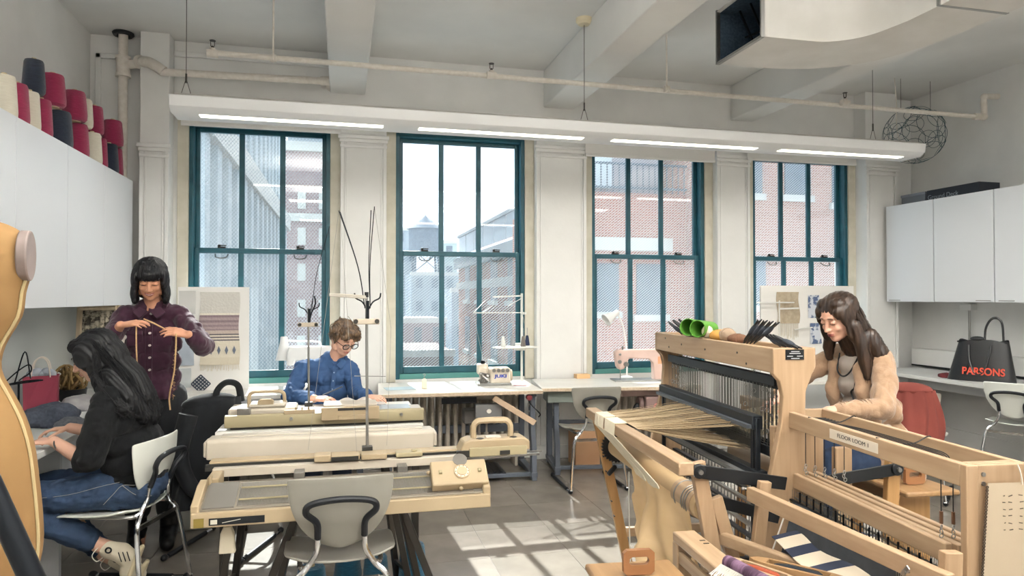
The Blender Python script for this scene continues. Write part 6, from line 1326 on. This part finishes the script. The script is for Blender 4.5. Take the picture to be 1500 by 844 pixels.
hand(b, (-1.285, 3.585, .790), (-.95, .15, .0), (.0, -.15, 1), 1, .55, .92, .1, 1.0); hand(b, (-1.325, 3.90, .795), (-.95, -.2, -.03), (0, .1, 1), -1, .5, .92, .1, 1.0)
b.chain([(V(-.98, 3.65, .54), .065), (V(-1.40, 3.60, .525), .050), (V(-1.11, 3.63, .285), .033)]); b.chain([(V(-.98, 3.79, .54), .065), (V(-1.40, 3.82, .525), .050), (V(-1.13, 3.78, .19), .033)])
b.cap((-1.11, 3.63, .285), (-1.03, 3.63, .25), .035, .035); b.cap((-1.13, 3.78, .19), (-1.05, 3.77, .15), .035, .035)
b.build('body', SK2, Bp, .005, 3)
BJ = M('black_knit', '#06080b', .95, col2='#0a0d11', sc=10, bump=.15, bsc=90, sheen=.04)
b = Blob()
for x, z, r in ((-.975, .58, (.135, .175, .08)), (-.99, .66, (.140, .178, .09)), (-1.01, .76, (.150, .182, .10)), (-1.025, .86, (.150, .190, .10)), (-1.04, .95, (.130, .18, .08))): b.ell((x, 3.72, z), r, (0, -.12, 0))
b.cap((-1.05, 3.60, .975), (-1.05, 3.85, .975), .070, .070); b.cap((-1.07, 3.69, 1.035), (-1.07, 3.75, 1.035), .052, .052)
b.chain([(V(-1.055, 3.575, .965), .072), (V(-1.085, 3.53, .84), .070), (V(-1.110, 3.505, .72), .064), (V(-1.135, 3.51, .71), .054)]); b.chain([(V(-1.055, 3.865, .965), .078), (V(-1.10, 3.91, .84), .075), (V(-1.15, 3.94, .75), .068), (V(-1.21, 3.93, .765), .052)])
b.build('jumper', BJ, Bp, .007, 3, folds(.010, 10, 2, (1, 1, .7)), keep=lambda c: c.z > .535)
JN = M('blue_denim', '#26374f', .85, col2='#2f4360', sc=14, bump=.1, bsc=150); JS = M('denim_stitch', '#8d8a86', .8)
b = Blob(); b.ell((-.965, 3.72, .545), (.135, .175, .095)); b.ell((-.955, 3.64, .53), (.11, .095, .085)); b.ell((-.955, 3.80, .53), (.11, .095, .085))
b.chain([(V(-.98, 3.63, .540), .092), (V(-1.20, 3.61, .535), .080), (V(-1.40, 3.60, .525), .072), (V(-1.42, 3.605, .49), .068), (V(-1.27, 3.612, .39), .062), (V(-1.155, 3.622, .315), .053)])
b.chain([(V(-.98, 3.81, .540), .092), (V(-1.20, 3.82, .535), .080), (V(-1.40, 3.82, .525), .072), (V(-1.42, 3.82, .48), .068), (V(-1.28, 3.80, .335), .062), (V(-1.17, 3.785, .235), .052)])
b.build('jeans', JN, Bp, .006, 3, folds(.006, 16, 6, (1, 1, 1)))
mb = MB(); mb.tube(sm([V(-.86, 3.60, .585), V(-.93, 3.552, .575), V(-.985, 3.535, .58), V(-1.02, 3.530, .545), V(-1.06, 3.524, .50)], 5), .0014, 5); mb.tube(sm([V(-.985, 3.535, .58), V(-.93, 3.548, .53), V(-.87, 3.575, .515)], 5), .0014, 5); mb.tube(sm([V(-.90, 3.575, .60), V(-1.05, 3.545, .585), V(-1.20, 3.528, .555), V(-1.36, 3.526, .545)], 5), .0012, 5); loc_(Bp, mb, 'stitching', JS)
SHO = M('shoe_cream', '#cfc6b2', .6, col2='#c4baa4', sc=10); SOL = M('shoe_sole', '#d9ccab', .6)
for (a, d, l) in (((-1.065, 3.62, .262), V(.88, 0, -.10), 0), ((-1.075, 3.77, .165), V(.86, 0, -.28), 1)):
    d.normalize(); a = Vector(a); n = V(d.z, 0, -d.x); n = n if n.z < 0 else -n      # sole faces back and down
    up = V(-.35, 0, -1).normalized()
    b = Blob(); b.chain([(a, .040), (a+d*.06+up*.012, .046), (a+d*.115+up*.05, .044), (a+d*.12+up*.10, .040)]); b.build('trainer', SHO, Bp, .005, 3)
    mb = MB(); q = d.cross(V(0, 1, 0)); c0 = a + d*.135 + up*.058; mb.box(c0, (.022, .088, .150), (0, atan2(up.x, up.z) + pi, 0)); loc_(Bp, mb, 'sole', SOL, bevel=.010, seg=3)
    mb = MB()
    for k in range(3): mb.bar(a + V(.055+.018*k, -.047, .0), a + V(.068+.018*k, -.046, -.045), .006, .003)
    mb.torus(a + V(.012, -.044, .012), .012, .004, (pi/2, 0, 0), n=12); loc_(Bp, mb, 'shoe_marks', BLACK)['kind'] = 'stuff'
    mb = MB(); mb.tube(sm([a+V(-.03, -.02, .03), a+V(-.06, -.03, -.01), a+V(-.04, -.03, -.04), a+V(-.01, -.02, -.02)], 4), .0022, 5); loc_(Bp, mb, 'lace', M('lace_white', '#c9c4ba', .9) if 'lace_white' not in bpy.data.materials else bpy.data.materials['lace_white'])
mb = MB(); mb.torus((-1.255, 3.572, .775), .029, .004, (0, radians(62), radians(-25)), n=24); loc_(Bp, mb, 'wrist_band', BLACK)
face_parts(Bp, HBm, HD, M('lip_soft', '#9b5f57', .5))
b = Blob(); e = lambda c, r, rot=(0, 0, 0): b.elm(HBm, c, r, rot)
e((0, -.025, .045), (.090, .100, .082)); e((0, .040, .075), (.066, .045, .036)); e((0, -.07, -.03), (.092, .070, .10))
for s in (-1, 1): e((s*.074, .010, .01), (.022, .058, .075)); e((s*.080, -.010, -.07), (.024, .050, .07))
b.chain([(V(-1.10, 3.70, 1.13), .095), (V(-1.02, 3.70, 1.04), .098), (V(-.965, 3.70, .96), .085), (V(-.92, 3.70, .87), .055)]); b.chain([(V(-1.06, 3.60, 1.08), .05), (V(-.98, 3.58, .98), .05), (V(-.91, 3.60, .88), .036)]); b.chain([(V(-1.06, 3.80, 1.08), .05), (V(-.98, 3.82, .98), .05), (V(-.91, 3.82, .89), .03)])
b.chain([(V(-1.10, 3.60, 1.07), .04), (V(-1.05, 3.56, .98), .04), (V(-.98, 3.54, .93), .03)])
b.build('hair', HD, Bp, .0045, 2, hair_flow((.25, 1, .1), 330, .0022))
def rs(p, j=.02): return Vector(p) + V(RP.uniform(-j, j), RP.uniform(-j, j), RP.uniform(-j, j))
pth = []
for k in range(330):
    y = RP.uniform(3.57, 3.83); pth.append([rs((-1.14, y*.6+3.7*.4, 1.24), .015), rs((-1.01, y, 1.10), .015), rs((-.93, y, .96), .02), rs((-.875 - RP.random()*.09, y+RP.uniform(-.02, .02), .855+RP.random()*.06), .012)])
for k in range(80): y = 3.60 - RP.random()*.02; pth.append([rs((-1.13, 3.63, 1.20), .02), rs((-1.09, y-.02, 1.07), .02), rs((-1.02, y-.06, .97), .02), rs((-.96+RP.uniform(-.04, .05), 3.53, .90), .015)])
strands(Bp, pth, .0016, HD)
# ---------------------------------------------------------------- C: seated man in blue shirt
Cp = empty('person', (-.08, 4.95, 0), 0, 'seated person with short brown hair, black glasses and blue shirt reading at the table', 'person')
SK3 = skin('skin_pink', '#cf9f88', '#d8ab95'); HR = M('brown_hair', '#3f2f22', .4, col2='#6b5238', sc=12, stretch=(3, 3, 3), spec=.5)
HC = frame((.010, 4.835, 1.170), (.42, -.72, -.52))
b = Blob(); head_prims(b, HC)
b.chain([(V(-.015, 4.88, 1.11), .050), (V(-.05, 4.93, 1.01), .055), (V(-.10, 4.94, .90), .075), (V(-.10, 4.95, .72), .08), (V(-.09, 4.97, .56), .09)]); b.cap((-.245, 4.93, .965), (.038, 4.93, .957), .036, .036)
b.chain([(V(-.256, 4.93, .953), .034), (V(-.328, 4.80, .803), .034), (V(-.175, 4.605, .800), .027)]); b.chain([(V(.050, 4.93, .946), .034), (V(.087, 4.81, .798), .034), (V(.165, 4.62, .800), .027)])
hand(b, (-.175, 4.605, .800), (.88, -.42, .02), (.0, -.25, 1), -1, .45, 1.0, .12, .8); hand(b, (.165, 4.62, .800), (.70, -.70, -.02), (0, -.2, 1), 1, .4, 1.0, .12, .8)
for x in (-.18, .0): b.chain([(V(x, 4.97, .555), .07), (V(x, 4.62, .55), .058), (V(x, 4.60, .10), .04)]); b.cap((x, 4.60, .06), (x, 4.50, .045), .038, .036)
b.build('body', SK3, Cp, .005, 3)
BS = M('blue_cotton', '#345480', .8, col2='#2d4a73', sc=7, bump=.05, bsc=60)
b = Blob()
for z, w_, d_, y in ((.955, .140, .072, 4.93), (.90, .155, .095, 4.93), (.80, .150, .105, 4.94), (.70, .148, .112, 4.95), (.60, .155, .12, 4.96)): b.ell((-.10, y, z), (w_, d_, .085))
b.cap((-.245, 4.93, .968), (.040, 4.93, .962), .055, .055); b.cap((-.09, 4.93, 1.02), (-.02, 4.92, 1.02), .058, .055)
b.chain([(V(-.258, 4.93, .955), .062), (V(-.298, 4.87, .88), .058), (V(-.330, 4.80, .805), .054), (V(-.265, 4.71, .795), .046), (V(-.205, 4.64, .800), .040)]); b.chain([(V(.052, 4.93, .948), .060), (V(.072, 4.88, .88), .055), (V(.088, 4.81, .80), .050), (V(.125, 4.70, .80), .044), (V(.155, 4.65, .800), .040)])
b.build('shirt', BS, Cp, .006, 3, folds(.011, 12, 8, (1, 1, .6)))
mb = MB()
for s in (-1, 1):
    c = V(-.045, 4.862, 1.0); mb.pv([c+V(s*.004, -.010, -.010), c+V(s*.050, .004, .035), c+V(s*.075, .02, .005), c+V(s*.035, -.015, -.040), c+V(s*.004, -.004, -.012), c+V(s*.050, .010, .033), c+V(s*.075, .026, .003), c+V(s*.035, -.009, -.042)], [(0, 1, 2, 3), (7, 6, 5, 4), (0, 4, 5, 1), (1, 5, 6, 2), (2, 6, 7, 3), (3, 7, 4, 0)])
mb.tube(sm([V(-.105, 4.89, 1.02), V(-.11, 4.96, 1.05), V(-.05, 4.99, 1.06), (V(.01, 4.95, 1.05)), V(.01, 4.88, 1.02)], 4), .014, 8)
loc_(Cp, mb, 'collar', BS, bevel=.002)
mb = MB(); mb.bar((-.05, 4.838, .965), (-.07, 4.812, .78), .028, .004, up=(0, 1, 0)); loc_(Cp, mb, 'placket', BS)
for z in (.94, .885, .83): mb = MB(); y = 4.838-(.965-z)*.14; mb.cyl((-.052-(.965-z)*.1, y-.006, z), (-.052-(.965-z)*.1, y, z), .005, n=10); loc_(Cp, mb, 'button', M('shirt_button', '#8ea2c0', .4) if 'shirt_button' not in bpy.data.materials else bpy.data.materials['shirt_button'])
b = Blob(); b.ell((-.09, 4.98, .55), (.17, .13, .09))
for x in (-.18, .0): b.chain([(V(x, 4.97, .55), .092), (V(x, 4.62, .55), .075), (V(x, 4.60, .50), .07), (V(x, 4.60, .13), .055)])
b.build('trousers', M('navy_trousers', '#1f2b3f', .9), Cp, .010, 4)
b = Blob()
for x in (-.18, .0): b.chain([(V(x, 4.61, .06), .045), (V(x, 4.50, .045), .040)])
b.build('shoes', BLACK, Cp, .008, 3, keep=lambda c: c.z > .006)
face_parts(Cp, HC, HR, M('lip_pink', '#a8675c', .5))
mb = MB()
for s in (-1, 1):
    pts = [HC @ V(s*.033 + .025*cos(a)*(1 if abs(cos(a)) < .8 else .95), .101, -.000 + .0195*sin(a)) for a in [2*pi*k/20 for k in range(20)]]; mb.tube(pts, .0028, 6, closed=True)
    mb.tube([HC @ V(s*.058, .098, .008), HC @ V(s*.078, .05, .010), HC @ V(s*.080, .0, .004)], .0022, 6)
mb.tube([HC @ V(-.010, .102, .004), HC @ V(0, .106, .007), HC @ V(.010, .102, .004)], .0024, 6); gl = loc_(Cp, mb, 'glasses_frame', BLACK)
for s in (-1, 1): mb = MB(); m_ = HC @ Matrix.Translation((s*.033, .101, 0)) @ Matrix.Rotation(pi/2, 4, 'X'); mb.lathe([(.0005, -.0006), (.023, -.0006), (.023, .0006), (.0005, .0006)], 20, m_, 1, .8); loc_(Cp, mb, 'glasses_lens', GLASS)
b = Blob(); e = lambda c, r, rot=(0, 0, 0): b.elm(HC, c, r, rot)
e((0, -.022, .052), (.084, .098, .074)); e((0, -.065, -.01), (.074, .046, .062)); e((-.01, .055, .078), (.068, .042, .036)); e((-.045, .070, .050), (.034, .026, .028)); e((.040, .072, .060), (.036, .024, .026))
for s in (-1, 1): e((s*.075, .002, .030), (.016, .045, .045)); e((s*.076, .018, .0), (.008, .012, .028))
b.build('hair', HR, Cp, .0045, 2, hair_flow((.9, .4, .2), 360, .0018))
pth = []
for k in range(120):
    t = RP.uniform(-1, 1); s0 = HC @ V(.02*t, -.03, .132); pth.append([s0, HC @ V(.055*t+RP.uniform(-.01, .01), .055, .112+RP.uniform(-.006, .006)), HC @ V(.078*t+RP.uniform(-.008, .008), .092-.02*abs(t), .060+RP.uniform(-.012, .015))])
for k in range(90):
    t = RP.choice((-1, 1)); pth.append([HC @ V(.03*t, -.05+RP.uniform(-.03, .05), .128), HC @ V(.088*t, -.02+RP.uniform(-.05, .05), .065), HC @ V(.088*t+RP.uniform(-.004, .006), -.02+RP.uniform(-.05, .05), .0+RP.uniform(-.02, .01))])
strands(Cp, pth, .0018, HR)
st_ = empty('stool', (-.09, 5.0, 0), 0, 'round stool under the seated person in the blue shirt', 'stool'); MB().lathe([(.165, .425), (.17, .44), (.16, .46)], 24).build('seat', BLACK, st_)
for k in range(4): a = pi/4+k*pi/2; MB().cyl((.09*cos(a), .09*sin(a), .43), (.17*cos(a), .17*sin(a), 0), .012, n=8).build('leg', STEEL, st_)
bk = empty('open_book', (.10, 4.50, .772), radians(8), 'open magazine lying under the hands of the person in the blue shirt', 'book'); PG = M('page_paper', '#dfd9d3', .6, col2='#cdc3bd', sc=12)
for s in (-1, 1):
    MB().grid(lambda u, v: (s*(.002+.150*u), -.10+.20*v, .008+.022*sin(min(1, u*1.3)*pi)*(.6+.4*v)), 16, 6, .005).build('pages', PG, bk)
    B(min(s*.01, s*.155), max(s*.01, s*.155), -.105, .105, .0, .004).build('cover', M('cover_grey', '#8a8f98', .5) if 'cover_grey' not in bpy.data.materials else bpy.data.materials['cover_grey'], bk)
mb = MB(); mb.cyl((0, 0, 0), (.13, .02, .008), .0045, n=8); o = mb.build('pen', M('pen_grey', '#4b4f58', .4)); o.location = (-.12, 4.50, .835); o.rotation_euler = (0, radians(-20), radians(-15)); tag(o, 'grey pen held over the open magazine', 'pen')
# ---------------------------------------------------------------- D: weaver in beige cardigan
Dp = empty('person', (2.62, 3.0, 0), 0, 'weaver with long brown hair in a beige ribbed cardigan leaning over the large loom', 'person')
SK4 = skin('skin_rose', '#cf9f89', '#d8ab95'); HBR = M('chestnut_hair', '#1e140f', .38, col2='#3b291d', sc=10, stretch=(7, 7, .6), spec=.5)
HDm = frame((2.428, 2.99, 1.345), (-.92, -.17, -.38))
b = Blob(); head_prims(b, HDm)
b.chain([(V(2.49, 3.0, 1.29), .045), (V(2.54, 3.01, 1.20), .048), (V(2.60, 3.01, 1.06), .065), (V(2.63, 3.01, .86), .075), (V(2.66, 3.01, .68), .09)]); b.cap((2.580, 2.885, 1.125), (2.545, 3.15, 1.125), .038, .038)
b.chain([(V(2.585, 2.872, 1.113), .036), (V(2.465, 2.735, .928), .032), (V(2.215, 2.80, .915), .024)]); b.chain([(V(2.535, 3.163, 1.118), .036), (V(2.31, 3.215, 1.00), .032), (V(2.12, 3.05, .94), .024)])
hand(b, (2.215, 2.80, .915), (-.95, .25, -.10), (0, -.2, 1), 1, .5, .92, .1, 1.0); hand(b, (2.12, 3.05, .94), (-.9, -.3, -.2), (0, .1, 1), -1, .5, .92, .1, 1.0)
for y in (2.93, 3.10): b.chain([(V(2.65, y, .65), .07), (V(2.29, y, .63), .055), (V(2.30, y, .10), .036)]); b.cap((2.30, y, .06), (2.20, y, .045), .036, .034)
b.build('body', SK4, Dp, .005, 3)
TOP = M('grey_top', '#a39a92', .85, col2='#aaa199', sc=10); b = Blob()
for x, z, r in ((2.56, 1.10, (.085, .12, .07)), (2.585, 1.0, (.115, .14, .08)), (2.61, .88, (.112, .14, .09)), (2.635, .76, (.12, .15, .09))): b.ell((x, 3.01, z), r, (0, .15, 0))
b.build('top', TOP, Dp, .008, 4, folds(.004, 12, 9))
CD = M('beige_knit', '#a4876d', .95, col2='#9a7d64', sc=30, bump=.25, bsc=130, sheen=.3)
# the cardigan: shell over back, sides and arms, open at the front
b = Blob()
for x, z, r in ((2.60, 1.11, (.075, .140, .065)), (2.63, 1.0, (.10, .155, .09)), (2.655, .88, (.10, .158, .10)), (2.68, .75, (.108, .165, .10)), (2.69, .65, (.115, .17, .08))): b.ell((x, 3.01, z), r, (0, .15, 0))
b.cap((2.585, 2.88, 1.135), (2.555, 3.15, 1.135), .062, .062); b.cap((2.565, 2.97, 1.175), (2.555, 3.05, 1.175), .052, .052)
b.chain([(V(2.585, 2.870, 1.115), .060), (V(2.53, 2.80, 1.02), .055), (V(2.465, 2.735, .930), .052), (V(2.37, 2.755, .922), .045), (V(2.27, 2.785, .918), .038)])
b.chain([(V(2.535, 3.165, 1.12), .060), (V(2.42, 3.20, 1.06), .054), (V(2.31, 3.215, 1.0), .050), (V(2.20, 3.13, .965), .040)])
b.chain([(V(2.50, 2.915, 1.10), .035), (V(2.495, 2.90, .98), .036), (V(2.53, 2.88, .85), .036), (V(2.56, 2.87, .72), .036), (V(2.58, 2.87, .60), .034)]); b.chain([(V(2.49, 3.09, 1.10), .032), (V(2.485, 3.10, .98), .032), (V(2.52, 3.11, .85), .034), (V(2.56, 3.12, .72), .034)])
b.chain([(V(2.70, 2.83, .70), .045), (V(2.71, 2.81, .58), .05), (V(2.66, 2.80, .50), .035)], 14); b.chain([(V(2.80, 2.95, .66), .03), (V(2.82, 2.95, .52), .03)])
b.build('cardigan', CD, Dp, .0065, 3, folds(.009, 13, 11, (1, 1, .35)))
mb = MB()
for k in range(9): t = k/8; p = V(2.465, 2.73, .930).lerp(V(2.27, 2.785, .918), .35+.65*t); q = (V(2.27, 2.785, .918)-V(2.465, 2.73, .930)).normalized().to_track_quat('Z', 'Y').to_matrix().to_4x4(); rr = .050-.012*(.35+.65*t); mb.tube([p + q @ V(rr*cos(a), rr*sin(a), 0) for a in [2*pi*j/18 for j in range(18)]], .0035, 5, closed=True)
o = loc_(Dp, mb, 'cuff_ribs', CD); o['kind'] = 'stuff'
b = Blob(); b.ell((2.66, 3.01, .66), (.13, .17, .09))
for y in (2.93, 3.10): b.chain([(V(2.65, y, .65), .092), (V(2.30, y, .63), .074), (V(2.285, y, .58), .07), (V(2.30, y, .14), .052)])
b.build('jeans', M('dark_denim', '#20304a', .85, col2='#283a55', sc=14), Dp, .009, 4, folds(.004, 12, 13))
b = Blob()
for y in (2.93, 3.10): b.chain([(V(2.30, y, .06), .044), (V(2.20, y, .042), .038)])
b.build('shoes', BLACK, Dp, .008, 3, keep=lambda c: c.z > .006)
mb = MB(); mb.tube(sm([V(2.50, 2.925, 1.17), V(2.475, 2.925, 1.06), V(2.475, 2.935, 1.0), V(2.485, 2.97, .97), V(2.495, 2.94, .90), V(2.52, 2.93, .80)], 6), .0045, 6); mb.tube(sm([V(2.50, 2.925, 1.17), V(2.465, 2.95, 1.08), V(2.46, 3.0, 1.05), V(2.47, 3.05, 1.08), V(2.51, 3.08, 1.16)], 6), .0045, 6); loc_(Dp, mb, 'black_cord_necklace', BLACK)
face_parts(Dp, HDm, HBR, M('lip_wine', '#8a3f3f', .45))
b = Blob(); e = lambda c, r, rot=(0, 0, 0): b.elm(HDm, c, r, rot)
e((0, -.025, .045), (.090, .102, .084)); e((.034, .020, .084), (.044, .040, .032)); e((-.034, .020, .084), (.044, .040, .032)); e((0, -.065, -.03), (.090, .065, .10))
for s in (-1, 1): e((s*.060, .046, .046), (.022, .032, .034), (0, 0, s*.5)); e((s*.075, .014, .018), (.018, .050, .065)); e((s*.078, .012, -.06), (.018, .044, .07))
b.chain([(V(2.50, 2.99, 1.30), .085), (V(2.56, 3.0, 1.21), .088), (V(2.60, 3.0, 1.14), .075), (V(2.63, 2.98, 1.10), .04)]); b.chain([(V(2.455, 2.905, 1.31), .030), (V(2.475, 2.890, 1.22), .032), (V(2.490, 2.880, 1.13), .030), (V(2.495, 2.87, 1.06), .018)]); b.chain([(V(2.53, 2.90, 1.25), .05), (V(2.57, 2.87, 1.17), .045), (V(2.60, 2.87, 1.12), .03)]); b.chain([(V(2.45, 3.07, 1.28), .034), (V(2.45, 3.09, 1.19), .03), (V(2.455, 3.09, 1.14), .02)])
b.build('hair', HBR, Dp, .005, 2, hair_flow((.5, -.8, .05), 330, .0010))
pth = []
for k in range(150):
    t = RP.uniform(0, 1); pth.append([rs((2.46+.03*t, 2.935, 1.405), .012), rs((2.485+.05*t, 2.893, 1.28), .01), rs((2.49+.08*t, 2.872, 1.17), .012), rs((2.475+.14*t, 2.862, 1.05+.06*t+RP.uniform(-.02, .02)), .01)])
strands(Dp, pth, .0017, HBR)
